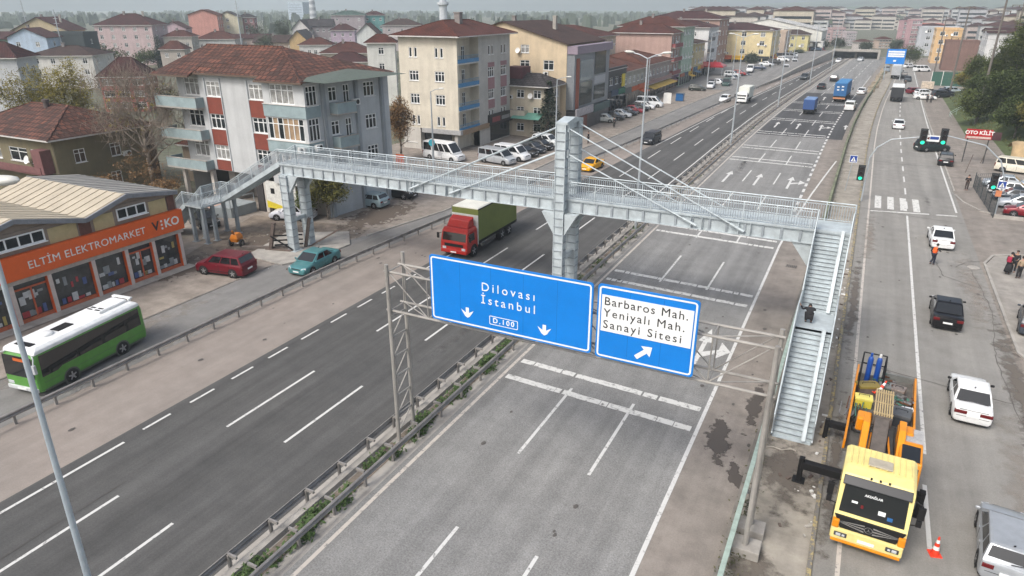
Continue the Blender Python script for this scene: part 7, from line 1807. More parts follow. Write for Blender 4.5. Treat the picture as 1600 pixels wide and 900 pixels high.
link('leaves', crown_mesh('leaves', LEAF['brown'], [(.5,-1.5,3.2,3.4,2.6,2.6),(2.5,-.5,2.0,2.6,2.2,1.8)], 3000, .09, 18, core=.05), t)
x, y = at(62, 262); tree('yellow green birch like tree in front of the pale grey house', x, y, at_z(62, 92, x, y), 3.0, 'yellow', 8000, .14, 9, core=.1, trunk=.16)
x, y = at(122, 240); tree('yellow olive tree behind the bare plane tree', x, y, at_z(122, 88, x, y), 4.4, 'yellow', 12000, .15, 10, core=.1)
tree('thin bare brown tree between the old house and the apartment block', -66, 55, 8.5, 3.6, 'brown', 1500, .14, 13, core=.1)
for i, (x, y, h, r, lf, lb) in enumerate(((-69.6,42.5,3.0,2.2,'brown','russet leaved shrub at the corner of the old house'),(-66,42.8,2.4,1.8,'olive','olive shrub behind the shop roof'),(-75.0,38.6,2.6,1.6,'mid','green shrub under the windows of the old house'),(-83.0,37.0,4.6,2.2,'brown','orange brown tree at the left picture edge beside the old house'),(-63.6,45.6,2.6,1.9,'brown','tangle of brown bramble beside the garage of the apartment block'))):
    tree(lb, x, y, h, r, lf, 2200, .12, 60+i, name='shrub', cat='shrub')
# shrub under the bridge, tree beside the cream block, conifer
tree('leafy shrub growing under the bridge deck beside the ribbed columns', -44.5, 48.6, 5.4, 2.3, 'olive', 9000, .11, 31, name='shrub', cat='shrub')
tree('low green shrub at the foot of the leafy one under the deck', -46.6, 47.9, 3.0, 1.5, 'mid', 2000, .10, 32, name='shrub', cat='shrub')
x, y = at(628, 250); tree('brown leaved tree between the apartment block and the cream block', x, y, 8.2, 1.9, 'brown', 9000, .13, 33, core=.05)
t = thing('conifer', 'dark conifer standing before the ochre block', 'conifer', (-43.6, 98.5, 0)); mb = MB(); mb.tube((0,0,0),(0,0,8.3),.18,.03,8); rr = random.Random(4); br = MB()
mb.build('trunk', BARK, t)
for k in range(1100):
    z = rr.uniform(1.2, 8.4); R = (8.6-z)*.36+.15; a = rr.uniform(0, 6.3); r_ = R*sqrt(rr.random()); c = Vector((cos(a)*r_, sin(a)*r_, z-r_*.18))
    for _ in range(4):
        b = a+rr.gauss(0,.8); d = Vector((cos(b),sin(b),rr.uniform(-.4,.15)))*rr.uniform(.15,.36); e = Vector((-sin(b),cos(b),rr.gauss(0,.3)))*.07; p = c+Vector((rr.gauss(0,.1),rr.gauss(0,.1),rr.gauss(0,.1))); br.face([p-d,p+e,p+d,p-e])
br.build('crown', LEAF['con'], t)
# far trees in the town
def far_tree(lb, px, ybase, ytop, w, lf='grey', kind=None, seed=1):
    X, Y = at(px, ybase); h = at_z(px, ytop, X, Y); d = hypot(X, Y); r = w/2*d/1190
    if kind == 'cypress':
        t = thing('cypress', lb, 'cypress', (X, Y, 0)); mb = MB(); mb.tube((0,0,0),(0,0,h*.9),.2,.05,6); mb.build('trunk', BARK, t)
        link('crown', crown_mesh('crown', LEAF['con'], [(0,0,h*(.15+.14*k),r*(1-.13*k),r*(1-.13*k),h*.14) for k in range(6)], 2600, .28, seed, core=0), t)
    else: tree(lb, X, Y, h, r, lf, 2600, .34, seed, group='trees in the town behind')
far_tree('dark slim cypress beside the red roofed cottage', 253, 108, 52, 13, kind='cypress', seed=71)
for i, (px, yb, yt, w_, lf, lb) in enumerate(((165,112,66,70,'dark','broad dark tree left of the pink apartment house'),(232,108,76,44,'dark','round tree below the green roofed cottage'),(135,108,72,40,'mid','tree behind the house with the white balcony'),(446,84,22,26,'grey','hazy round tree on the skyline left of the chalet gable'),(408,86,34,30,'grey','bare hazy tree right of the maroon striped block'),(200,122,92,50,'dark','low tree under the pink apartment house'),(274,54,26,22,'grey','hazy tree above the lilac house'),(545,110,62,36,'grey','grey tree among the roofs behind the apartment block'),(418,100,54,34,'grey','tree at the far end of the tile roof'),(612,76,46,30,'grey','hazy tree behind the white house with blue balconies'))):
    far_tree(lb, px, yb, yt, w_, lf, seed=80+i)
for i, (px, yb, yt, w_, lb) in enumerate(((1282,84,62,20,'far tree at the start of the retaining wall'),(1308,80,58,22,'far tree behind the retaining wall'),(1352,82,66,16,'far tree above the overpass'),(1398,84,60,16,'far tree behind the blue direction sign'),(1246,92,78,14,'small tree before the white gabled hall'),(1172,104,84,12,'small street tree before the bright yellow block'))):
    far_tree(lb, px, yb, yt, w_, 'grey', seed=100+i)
# town filling towards the horizon: distant wooded ground seen as one mass
mb = MB(); rr = random.Random(12)
for _ in range(7500):
    X, Y = rr.uniform(-1500, 700), rr.uniform(380, 1500)
    if (abs(X-Y*.03-5) < 60 and Y < 900) or (X < -.24*Y and rr.random() < .8): continue
    hgt = rr.uniform(5, 12); w_ = rr.uniform(3, 8)
    for _ in range(3):
        a = rr.uniform(0, 6.3); d = Vector((cos(a), sin(a), 0))*w_*rr.uniform(.5,1); c = Vector((X+rr.gauss(0,w_*.5), Y+rr.gauss(0,w_*.5), 0)); mb.face([c-d, c+d, c+d*.6+Vector((0,0,hgt*rr.uniform(.6,1))), c-d*.5+Vector((0,0,hgt))])
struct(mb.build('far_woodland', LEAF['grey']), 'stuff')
mb = MB(); mr = MB()
for _ in range(1050):                                # more houses of the far town than one could count
    Y = 400+1100*rr.random()**1.4; X = rr.uniform(-.24*Y, .30*Y+90)
    if (X > -Y*.02-40 and X < 30+Y*.03 and Y < 700) or X < -.24*Y: continue
    a, b, hgt = rr.uniform(8,20), rr.uniform(7,14), rr.choice((5,6,8,9,10,11,14,17)); k = rr.randrange(5)
    mb.box(X,X+a,Y,Y+b,0,hgt,k)
    mr.add([(X-.5,Y-.5,hgt),(X+a+.5,Y-.5,hgt),(X+a+.5,Y+b+.5,hgt),(X-.5,Y+b+.5,hgt),(X+a/2,Y+b/2,hgt+2.2)], [(0,1,4),(1,2,4),(2,3,4),(3,0,4)], rr.randrange(3))
    for q_ in range(int(hgt/3)):
        mb.box(X+.8,X+a-.8,Y-.06,Y-.01,1+3*q_,2.3+3*q_,5)
far = mb.build('far_town', [wallm((.46,.43,.39)), wallm((.42,.35,.33)), wallm((.48,.49,.49)), wallm((.38,.38,.40)), wallm((.46,.42,.34)), GLASS]); struct(far, 'stuff')
struct(mr.build('far_roofs', [T_RED, T_MAR, T_BRN]), 'stuff')

# ================================================================== POLES, LIGHTS, SIGNS
def lamp_post(label, x, y, h=15.0, arms=((1.9,0),(-1.9,0)), rz=0, group=None, curve=False, head=(.62,.62,.58), r=.13, lean=0, m=None):
    t = thing('street_lamp', label, 'street lamp', (x, y, 0), rz, group); m = m or GREYPOLE
    q = MB(); q.tube((0,0,0),(lean,0,h),r,r*.5,10); q.box(-.22,.22,-.22,.22,0,.05); q.build('pole', m, t, smooth=False)
    for i, (ax, ay) in enumerate(arms):
        q = MB(); q.path([(lean,0,h-.05),(lean+ax*.4,ay*.4,h+.25),(lean+ax*.8,ay*.8,h+.40)], .045, 6); a = q.build('arm', m, t)
        L_ = hypot(ax, ay); ux, uy = ax/L_, ay/L_; c = Vector((lean+ax*.95, ay*.95, h+.46)); rings = []
        for k in range(7):
            f = -1+2*k/6; wd = .19*sqrt(max(0.03, 1-abs(f)**2.6)); hh = .11*sqrt(max(.03, 1-abs(f)**2.6)); p = c+Vector((ux,uy,.05))*f*.45
            rings.append([(p.x-uy*wd*cos(g_), p.y+ux*wd*cos(g_), p.z+hh*sin(g_)) for g_ in [2*pi*j/10 for j in range(10)]])
        q = MB(); q.loft(rings); q.build('lamp_head', mat('lamp_head_cream', head, .5, 0, var=.1), a, smooth=True)
    return t
G_ML = 'tall lamp posts in the median'
lamp_post('tall pale blue lamp post in the left foreground, cut by the picture bottom', -17.45, 7.7, 15.1, ((.75,.2),), 0, G_ML, r=.105, lean=.5, m=mat('lamp_pole_blue_grey', (.46,.53,.58), .45, .3, var=.1))
ML = ('first two armed lamp post in the median beyond the pylon','second two armed lamp post in the median beyond the bridge','third two armed lamp post in the median beside the blue lorry','fourth two armed lamp post in the median','fifth two armed lamp post far along the median')
for k, yv in enumerate((58.9, 105.5, 153, 200, 250)): lamp_post(ML[k], -17.1+bend(yv), yv, 15.0, ((1.7,0),(-1.7,0)), 0, G_ML)
for k, (px, py, h, arms, lb) in enumerate(((678,262,9.4,((1.9,-.4),),'curved lamp post standing before the white minibus'),(868,232,9.6,((2.0,-.4),),'curved lamp post by the forecourt of the glass fronted building'),(1010,168,9.6,((2.2,-.5),),'brownish curved lamp post before the far shops'),(1104,138,13.0,((1.7,0),),'white lamp post before the pale green block'),(1143,128,12.5,((1.7,0),),'white lamp post behind the white box lorry'),(1238,104,12,((1.7,0),),'lamp post before the white gabled hall'),(1205,112,12,((1.7,0),(-1.7,0)),'double lamp post before the bright yellow block'))):
    x, y = at(px, py); lamp_post(lb, x, y, h, arms, 0, 'lamp posts along the left kerb')
# info totems and bins along the far shops
for px, py, lb, c in ((848,172,'round blue bus stop sign on a post before the far shops','2a6f9a'),(676,246,'round turquoise bus stop sign beside the white minibus','3f9db0')):
    x, y = at(px, py+8); t = thing('bus_stop_sign', lb, 'bus stop sign', (x, y, 0)); q = MB(); q.tube((0,0,0),(0,0,2.6),.05,n=8); q.build('post', GREYPOLE, t); q = MB(); q.disc((0,-.06,2.6),.45,'y',20); q.disc((0,.06,2.6),.45,'y',20); q.tube((0,-.055,2.6),(0,.055,2.6),.45,n=20); q.build('disc', paint(c), t)
x, y = at(1062, 158); t = thing('waste_bin', 'blue waste container on the forecourt before the far shops', 'waste container', (x, y, 0)); q = MB(); q.box(-.8,.8,-.6,.6,.1,1.5); q.build('body', paint('1f5c94'), t, bevel=.05); q = MB(); q.box(-.85,.85,-.65,.65,1.5,1.62); q.build('lid', paint('17466f'), t)
x, y = at(1042, 162); t = thing('white_booth', 'white folding board standing beside the white minibus at the far shops', 'board', (x, y, 0)); q = MB(); q.beam((-.8,0,1.1),(-.1,.5,1.1),.06,2.2); q.beam((-.1,.5,1.1),(.8,.1,1.1),.06,2.2); q.build('panel', WHITE, t)
x, y = at(1120, 120); t = thing('awning_tent', 'red awning over the pavement of the far shops', 'awning', (x-3, y, 0)); q = MB(); q.add([(-5,-3,3.1),(5,-3,3.1),(5,3,3.1),(-5,3,3.1),(-3.5,0,4.1),(3.5,0,4.1)], [(0,1,5,4),(1,2,5),(2,3,4,5),(3,0,4)]); q.box(-5,5,-3,3,2.8,3.1); q.build('canopy', paint('9c1a22'), t)
for a in (-4.8,4.8):
    for b in (-2.8,2.8): q = MB(); q.tube((a,b,0),(a,b,2.9),.06,n=6); q.build('post', GREYPOLE, t)
x, y = at(884, 212); t = thing('advert_totem', 'slim red and white advertising totem before the glass fronted building', 'totem', (x+.6, y, 0)); q = MB(); q.box(-.45,.45,-.12,.12,.1,2.6); q.build('panel', paint('b8231f'), t, bevel=.02); q = MB(); q.box(-.45,.45,-.13,.13,1.9,2.5); q.build('white_band', WHITE, t)
x, y = at(626, 262); t = thing('advert_board', 'small orange and brown notice board under the cream block', 'notice board', (x, y, 0)); q = MB(); q.box(-.6,.6,-.05,.05,.5,1.7); q.build('panel', paint('c4531c'), t); q = MB(); q.tube((-.5,0,0),(-.5,0,.5),.04,n=6); q.tube((.5,0,0),(.5,0,.5),.04,n=6); q.build('post', GREYPOLE, t)

GREENL = mat('signal_green_lit', (.02,.75,.42), .4, 0, var=0, emit=1.2); LENSOFF = mat('signal_lens_off', (.03,.02,.02), .3, 0, var=0); SIGBOX = mat('signal_housing', (.022,.024,.026), .5, 0, var=.1)
def signal_head(parent, x, y, z, rz=0):
    q = MB(); q.box(-.19,.19,-.12,.12,0,1.15); q.box(-.24,.24,.12,.14,-.06,1.21); o = q.build('signal_head', SIGBOX, parent, bevel=.02, loc=(x, y, z), rz=rz)
    for k in range(3):
        q = MB(); q.disc((0,-.126,.20+.375*k),.14,'y',16); q.build('green_lens' if k == 0 else 'dark_lens', GREENL if k == 0 else LENSOFF, o)
        q = MB()
        for j in range(9): a = pi*j/8; b = pi*(j+1)/8; q.face([(.155*cos(a),-.12,.20+.375*k+.155*sin(a)),(.155*cos(b),-.12,.20+.375*k+.155*sin(b)),(.15*cos(b),-.30,.20+.375*k+.15*sin(b)),(.15*cos(a),-.30,.20+.375*k+.15*sin(a))])
        q.build('visor', SIGBOX, o)
    o.scale = (1.35, 1.2, 1.3); o.location.z -= .15
def ped_sign(parent, x, y, z, s=.62):
    q = MB(); q.box(-s/2,s/2,-.02,.02,0,s); o = q.build('sign_plate', SIGNWHITE, parent, loc=(x, y, z))
    q = MB(); q.face([(-s/2+.04,-.024,.04),(s/2-.04,-.024,.04),(s/2-.04,-.024,s-.04),(-s/2+.04,-.024,s-.04)]); q.build('blue_field', mat('sign_deep_blue', (.01,.05,.28), .45, 0, var=0), o)
    q = MB(); q.face([(-s*.33,-.028,s*.16),(s*.33,-.028,s*.16),(0,-.028,s*.84)]); q.build('white_triangle', SIGNWHITE, o)
    q = MB(); q.disc((.0,-.032,s*.58),.035,'y',10); q.face([(-.03,-.032,s*.52),(.03,-.032,s*.52),(.05,-.032,s*.36),(-.03,-.032,s*.36)]); q.face([(-.03,-.032,s*.37),(.02,-.032,s*.37),(-.05,-.032,s*.20),(-.10,-.032,s*.20)]); q.face([(.0,-.032,s*.37),(.05,-.032,s*.37),(.11,-.032,s*.20),(.06,-.032,s*.20)]); q.build('walking_figure', LBLK, o)
def arch(x, y, x2, h0, h1):
    return [(x, y, 0), (x, y, h0), (x+(x2-x)*.12, y, h0+(h1-h0)*.45), (x+(x2-x)*.4, y, h0+(h1-h0)*.82), (x2, y, h1)]
t = thing('traffic_light', 'left traffic light on the verge, its long arm curving over the road', 'traffic light', (1.15, 79.2, 0))
xa, za = at_y(1437, 214, 79.2); q = MB(); q.path([(a-1.15, b-79.2, c) for a, b, c in arch(1.15, 79.2, xa, 4.6, za)], .085, 8, 0, .05); q.build('pole', GREYPOLE, t)
x1, z1 = at_y(1344, 277, 79.2); signal_head(t, x1-1.15-.0, -.28, z1-.1); xh, zh = at_y(1441, 222, 79.2); signal_head(t, xh-1.15, -.12, zh-.1)
t = thing('traffic_light', 'right traffic light carrying a crossing sign beside the mesh fence', 'traffic light', (13.05, 79.5, 0))
xb, zb = at_y(1480, 212, 79.5); q = MB(); q.path([(a-13.05, b-79.5, c) for a, b, c in arch(13.05, 79.5, xb, 3.6, zb)], .085, 8, 0, .05); q.build('pole', GREYPOLE, t)
x2, z2 = at_y(1551, 291, 79.5); signal_head(t, x2-13.05, -.28, z2-.1); xh, zh = at_y(1473, 222, 79.5); signal_head(t, xh-13.05, -.12, zh-.1)
x3, z3 = at_y(1564, 294, 79.5); ped_sign(t, x3-13.05, -.15, z3, .72)
x4, z4 = at_y(1559, 305, 79.5); q = MB(); q.box(-.25,.25,-.02,.02,0,.6); q.build('orange_notice', mat('notice_orange', (.60,.22,.10), .5, 0, var=.15), t, loc=(x4-13.05, -.17, z4-.1))
xm, zm = at_y(1457, 216, 79.3); t2 = thing('direction_arrow_sign', 'small white sign with a blue and red arrow between the two hanging signals', 'arrow sign', (xm, 79.3, zm-.32)); q = MB(); q.box(-.62,.62,-.02,.02,0,.6); q.build('plate', SIGNWHITE, t2); q = MB(); q.box(-.2,.55,-.026,-.02,.2,.48); q.build('blue_panel', mat('sign_deep_blue', (.01,.05,.28), .45, 0, var=0), t2); q = MB(); q.face([(-.5,-.028,.3),(-.25,-.028,.15),(-.25,-.028,.45)]); q.build('red_arrow', TAILL, t2)
x5, y5 = at(1320, 298); t = thing('crossing_sign', 'pedestrian crossing sign on a thin post on the verge beside the barrier wall', 'crossing sign', (x5, y5, 0)); q = MB(); q.tube((0,0,0),(.25,0,3.6),.035,n=8); q.build('post', GREYPOLE, t); ped_sign(t, .27, -.06, 3.2, .78)

# mesh fence round the right car park
FMESH = mat('fence_mesh_dark', (.07,.08,.085), .6, .3, var=.1)
t = thing('mesh_fence', 'dark wire mesh fence along the parked cars on the right', 'fence', (12.75, 78.2, 0)); q = MB(); fe = [(0,0),(-.45,13.2),(2.5,15.2)]
for (a, b), (c, d) in zip(fe, fe[1:]):
    L_ = hypot(c-a, d-b); n = int(L_/.24)
    for i in range(n+1): f = i/n; q.box(a+(c-a)*f-.012, a+(c-a)*f+.012, b+(d-b)*f-.012, b+(d-b)*f+.012, .05, 1.55)
    for z in (.1,.45,.8,1.15,1.55): q.beam((a,b,z),(c,d,z),.03,.03)
q.build('mesh', FMESH, t)
q = MB(); q.box(-.04,.04,-.04,.04,0,1.75); pm = q.mesh('post', FMESH)
for k in range(6): link('post', pm, t, loc=(-.45*k/5, 13.2*k/5, 0))
q = MB(); q.box(.05,6,-.10,.05,0,.35); q.build('kerb_wall', CONC, t)
# red shop sign on posts
xs0, zs_ = at_y(1508, 216, 107); xs1, zs1_ = at_y(1553, 203, 107)
t = thing('shop_sign', 'red sign reading OTO KILIT on a dark post beside the beige van', 'shop sign', ((xs0+xs1)/2, 107, 0)); wS = xs1-xs0; zA = zs_; zB = zs_+1.25
q = MB(); q.box(-wS/2,wS/2,-.08,.08,zA,zB); q.box(wS/2,wS/2+1.0,.0,.1,zA,zB-.25,1); q.build('panel', [paint('a8161c'), mat('sign_back_maroon', (.06,.02,.025), .6)], t, bevel=.01)
text('OTO KİLİT', .62, WHITE, t, (0,-.085,zA+.80), R90, 'lettering', 1.0, .02); q = MB(); q.box(-wS/2+.1,wS/2-.1,-.095,-.085,zA+.08,zA+.34); q.build('white_band', mat('sign_band_pinkish', (.55,.42,.38), .5, 0, var=.3, scale=6), t)
for x_ in (wS/2-.25, -wS/2+.3): q = MB(); q.tube((x_,.1,0),(x_,.1,zA),.07,n=8); q.build('post', mat('post_dark', (.06,.06,.06), .6), t)
# thin leaning posts and wire by the kerb
for i, (px, py, h, lb) in enumerate(((1508,270,2.3,'thin leaning post by the right kerb near the man in dark clothes'),(1532,255,2.0,'thin leaning post in front of the beige van'))):
    x, y = at(px, py); q = MB(); q.tube((0,0,0),(.35,0,h),.04,n=6); tag(q.build('post', WOOD), lb, 'post').location = (x, y, 0)
# utility poles with cross arms and insulators
WOODP = mat('utility_pole_concrete', (.16,.145,.13), .9, 0, var=.2)
def upole(label, px, py, ytop, lean=0, arms=((.0,1.9),(1.4,1.9)), X=None, Y=None):
    x, y = at(px, py) if X is None else (X, Y); z0 = hz_(x, y); h = at_z(px+lean*.0, ytop, x, y)-z0
    t = thing('utility_pole', label, 'utility pole', (x, y, z0), 0, 'utility poles on the right'); q = MB(); q.tube((0,0,-.3),(lean,0,h),.24,.13,8); q.build('pole', WOODP, t)
    for dz, w_ in arms:
        a = MB(); xx = lean*(h-dz)/h; a.beam((xx-w_,0,h-dz-.2),(xx+w_*.45,0,h-dz-.2),.12,.14); ar_ = a.build('cross_arm', WOODP, t)
        for u in (-w_+.15,-w_*.35,w_*.4): a = MB(); a.lathe([(.05,0),(.10,.06),(.05,.12),(.10,.18),(.05,.24),(.09,.30),(.03,.36)], 8, 0, (xx+u,0,h-dz-.62)); a.build('insulator', mat('insulator_dark', (.07,.05,.045), .3), ar_)
    return t
upole('utility pole with two long cross arms at the left end of the green fence', 1483, 148, 10, 0, ((.0,2.6),(3.2,2.6),(6.4,2.2)))
upole('utility pole rising out of the slope before the grey white house', 1524, 195, -26, 0, ((4.0,2.2),(7.0,2.2)))
upole('utility pole standing closest to the right edge above the trees', 1560, 160, -30, 0, ((4.4,2.0),))
upole('slim far utility pole behind the apricot house', 1460, 112, 26, 0, ((.0,2.4),))
q = MB()
def wire(a, b, sag, r=.018):
    P_ = [Vector(a).lerp(Vector(b), i/12)-Vector((0,0,sag*4*(i/12)*(1-i/12))) for i in range(13)]; q.path(P_, r, 4)
wire((17.5,192,17.5),(19,137,17.5),1.2); wire((19.5,192,17.5),(21,137,17.5),1.2); wire((19,137,15),(40,80,16.5),1.0); wire((17.5,192,14.5),(19,137,14.5),1.2); wire((21,137,12),(40,100,8),.5,.03)
tag(q.build('overhead_wires', BLACK), 'overhead wires strung between the utility poles on the right', 'wires')
# green fence and other bits of the far car park
t = thing('green_fence', 'tall dark green sheet fence behind the far car park', 'fence', (13.6, 214, 0)); q = MB(); q.box(0,18,-.05,.05,0,3.4); q.build('sheeting', mat('fence_green', (.03,.10,.075), .7, 0, var=.15), t)
for k in range(8): q = MB(); q.box(k*2.4,k*2.4+.12,-.12,-.05,0,3.6); q.build('post', WHITE, t)
x, y = at(1449, 147); t = thing('crate_stack', 'pale stack of boxes on a trailer between the cars in the far car park', 'boxes', (x, y+6, 0)); q = MB(); q.box(-1.3,1.3,-.8,.8,.7,2.3); q.build('boxes', mat('pallet_pale', (.55,.47,.38), .8, 0, var=.4, scale=3), t, bevel=.04); q = MB(); q.box(-1.4,1.4,-.9,.9,.45,.7); q.build('trailer_bed', BLACK, t)
for s in (-1,1): add_wheel(t, s*1.2, 0, .3, .2)
t = thing('stair_rail', 'pale green hand rail climbing the grassy slope', 'hand rail', (13.9, 152, 0)); q = MB()
for z in (.5,.9): q.tube((0,0,z),(3.6,6,z+1.6),.04,n=6); q.tube((0,-4,z),(0,0,z),.04,n=6)
for k in range(4): q.tube((1.2*k,2*k,.53*k-.3),(1.2*k,2*k,.9+.53*k),.04,n=6)
q.build('rail', PALEGREEN, t)
t = thing('sand_barrier', 'rough low barrier of rubble beside the far slip road', 'barrier', (2.0, 190, 0)); rr = random.Random(6); q = MB()
for k in range(70):
    yv = k*1.5; xx = bend(190+yv)-bend(190)-1.9; s_ = rr.uniform(.4,.9); q.cbox((xx+rr.gauss(0,.25),yv,s_*.4),(s_*1.2,s_*1.6,s_),0,rr.uniform(0,3))
q.build('rubble', mat('rubble_tan', (.33,.28,.21), .95, 0, var=.35), t)
# timber and steel leftovers near the bridge columns
t = thing('timber_frame', 'dark timber trestle leaning beside the left bridge columns', 'trestle', (-42.6, 39.2, 0)); q = MB(); q.beam((0,0,0),(.55,.2,2.5),.32,.25); q.beam((-.4,-.1,.12),(2.0,.5,.12),.25,.22); q.build('timber', WOOD, t); q = MB()
for k in range(3): q.beam((.3,.25,.5+.4*k),(2.4,1.4,.6+.4*k),.06,.12)
q.beam((.3,-.1,1.4),(2.0,.6,.2),.10,.10); q.build('rails', BLACK, t)
t = thing('timber_frame', 'dark timber prop leaning between the left bridge columns', 'trestle', (-40.6, 41.2, 0)); q = MB(); q.beam((0,0,0),(.5,.3,2.6),.34,.25); q.beam((0.3,.2,.1),(2.6,1.6,1.6),.12,.12); q.build('timber', WOOD, t)
t = thing('steel_beam', 'rusty steel beam lying on the churned earth by the left bridge columns', 'beam', (-45.0, 38.4, .02)); q = MB(); q.beam((0,0,.15),(3.6,1.8,.15),.3,.28); q.build('beam', mat('rusty_steel', (.20,.17,.15), .8, .3, var=.3), t)
# rubbish by the foot of the stairs
mb = MB(); rr = random.Random(9)
for _ in range(160):
    x, y = rr.choice(((rr.uniform(-1.4,.8), rr.uniform(22,48)), (rr.uniform(-47,-38), rr.uniform(35,47)), (rr.uniform(.6,.95), rr.uniform(24,60)))); s_ = rr.uniform(.03,.12); mb.cbox((x,y,.03+s_*.3),(s_*rr.uniform(.6,3),s_,s_*.6),rr.randrange(3),rr.uniform(0,3))
struct(mb.build('litter', [CONC, WOOD, WHITE]), 'stuff')
q = MB(); q.beam((0,0,.06),(.25,1.9,.06),.14,.06); tag(q.build('plank', mat('plank_pale', (.40,.33,.22), .85, 0, var=.2)), 'pale plank lying on the verge beside the stairs', 'plank').location = (.72, 31.2, .03)
q = MB(); q.path([(0,0,.04),(.35,.15,.05),(.7,.1,.04),(1.1,.35,.05),(1.3,.3,.04)], .025, 6); tag(q.build('rope', mat('rope_pale', (.5,.46,.40), .9)), 'pale rope lying on the damp ground below the stairs', 'rope').location = (-1.5, 29.0, .03)

# ================================================================== PEOPLE
def skinmesh(name, joints, edges, m, parent=None, sub=2):
    """one continuous surface grown round a skeleton: joints = {name: (x, y, z, radius)}"""
    k = list(joints); me = bpy.data.meshes.new(name); me.from_pydata([joints[j][:3] for j in k], [(k.index(a), k.index(b)) for a, b in edges], [])
    o = bpy.data.objects.new(name, me); COL.objects.link(o); s = o.modifiers.new('skin', 'SKIN'); s.use_smooth_shade = True
    lay = me.skin_vertices[0] if me.skin_vertices else None
    for i, j in enumerate(k):
        r = joints[j][3]; me.skin_vertices[0].data[i].radius = (r, r) if not isinstance(r, tuple) else r
        me.skin_vertices[0].data[i].use_root = (i == 0)
    ss = o.modifiers.new('sub', 'SUBSURF'); ss.levels = sub; ss.render_levels = sub
    bpy.context.view_layer.update()
    new = bpy.data.meshes.new_from_object(o.evaluated_get(bpy.context.evaluated_depsgraph_get())); bpy.data.objects.remove(o)
    new.materials.clear(); new.materials.append(m); new.name = name
    for p in new.polygons: p.use_smooth = True
    r = bpy.data.objects.new(name, new); COL.objects.link(r); r.parent = parent; return r
SKIN = mat('skin', (.42,.25,.18), .6, 0, var=.05); HAIR = mat('hair_dark', (.018,.015,.013), .7, 0, var=.2)
def person(label, x, y, rz, jacket, trousers, pose='stand', z=0, hair=HAIR, vest=None, bag=None, group=None, long_coat=False, sc=1.0, scarf=None):
    t = thing('person', label, 'person', (x, y, z), rz, group); t.scale = (sc, sc, sc)
    J = dict(pel=(0,0,.94,.125), sp=(0,.01,1.15,.125), ch=(0,.0,1.36,.15), nk=(0,.01,1.50,.06), hd=(0,.03,1.58,.07), hd2=(0,.035,1.67,.088), hd3=(0,.03,1.735,.065),
             lh=(-.09,0,.90,.10), lk=(-.10,.03,.50,.07), la=(-.10,.0,.10,.048), lf=(-.105,.15,.045,.04), rh=(.09,0,.90,.10), rk=(.10,.03,.50,.07), ra=(.10,.0,.10,.048), rf=(.105,.15,.045,.04),
             ls=(-.185,0,1.41,.068), le=(-.235,.0,1.13,.05), lw=(-.22,.10,.90,.035), lm=(-.21,.13,.81,.04), rs=(.185,0,1.41,.068), re=(.235,.0,1.13,.05), rw=(.22,.10,.90,.035), rm=(.21,.13,.81,.04))
    def mv(**k):
        for a, b in k.items(): J[a] = (*b, J[a][3])
    if pose == 'walk': mv(lk=(-.10,.22,.52), la=(-.10,.30,.12), lf=(-.10,.45,.09), rk=(.10,-.02,.50), ra=(.10,-.30,.15), rf=(.10,-.20,.06), lw=(-.22,-.05,.92), lm=(-.21,-.06,.83), re=(.24,.12,1.16), rw=(.22,.28,1.02), rm=(.20,.35,.98))
    if pose == 'lean': mv(ch=(0,.10,1.35), nk=(0,.16,1.48), hd=(0,.20,1.55), hd2=(0,.22,1.64), hd3=(0,.22,1.70), ls=(-.185,.09,1.39), rs=(.185,.09,1.39), lk=(-.10,.20,.52), la=(-.10,-.12,.16), lf=(-.10,.0,.07), re=(.27,.22,1.2), rw=(.22,.42,1.12), rm=(.20,.50,1.1), le=(-.25,-.08,1.16), lw=(-.22,.05,.98), lm=(-.2,.1,.93))
    if pose == 'phone': mv(le=(-.26,.06,1.14), lw=(-.10,.26,1.22), lm=(-.06,.30,1.26), re=(.26,.06,1.14), rw=(.10,.26,1.22), rm=(.06,.30,1.26))
    if pose == 'crouch': mv(pel=(0,-.12,.42), sp=(0,-.02,.60), ch=(0,.20,.68), nk=(0,.34,.74), hd=(0,.42,.75), hd2=(0,.51,.75), hd3=(0,.58,.75), lh=(-.10,-.10,.40), lk=(-.16,.28,.50), la=(-.13,.02,.10), lf=(-.14,.17,.045), rh=(.10,-.10,.40), rk=(.16,.28,.50), ra=(.13,.02,.10), rf=(.14,.17,.045), ls=(-.19,.24,.73), rs=(.19,.24,.73), le=(-.33,.28,.62), lw=(-.46,.36,.78), lm=(-.51,.40,.84), re=(.26,.34,.62), rw=(.18,.48,.55), rm=(.15,.55,.52))
    E = [('pel','sp'),('sp','ch'),('ch','nk'),('nk','hd'),('hd','hd2'),('hd2','hd3'),('pel','lh'),('lh','lk'),('lk','la'),('la','lf'),('pel','rh'),('rh','rk'),('rk','ra'),('ra','rf'),('ch','ls'),('ls','le'),('le','lw'),('lw','lm'),('ch','rs'),('rs','re'),('re','rw'),('rw','rm')]
    skinmesh('body', {k: (*v[:3], v[3]*.9) for k, v in J.items()}, E, SKIN, t)
    for s in 'lr':                                  # five fingers on each hand
        a = Vector(J[s+'w'][:3]); b = Vector(J[s+'m'][:3]); d = (b-a).normalized(); sd = d.cross(Vector((0,0,1)) if abs(d.z) < .8 else Vector((0,1,0))).normalized(); q = MB()
        for k in range(4): p = b+sd*(k-1.5)*.019; q.path([p, p+d*.045, p+d*(.07+.006*(k in (1,2)))+sd.cross(d)*.015], .009, 5)
        q.path([a.lerp(b,.5)+sd*.03, a.lerp(b,.8)+sd*.055, b+sd*.06], .011, 5); q.build('hand', SKIN, t, smooth=True)
    def sub(keys, f, extra=None): return {k: (*J[k][:3], J[k][3]*f.get(k, f['*'])) for k in keys}
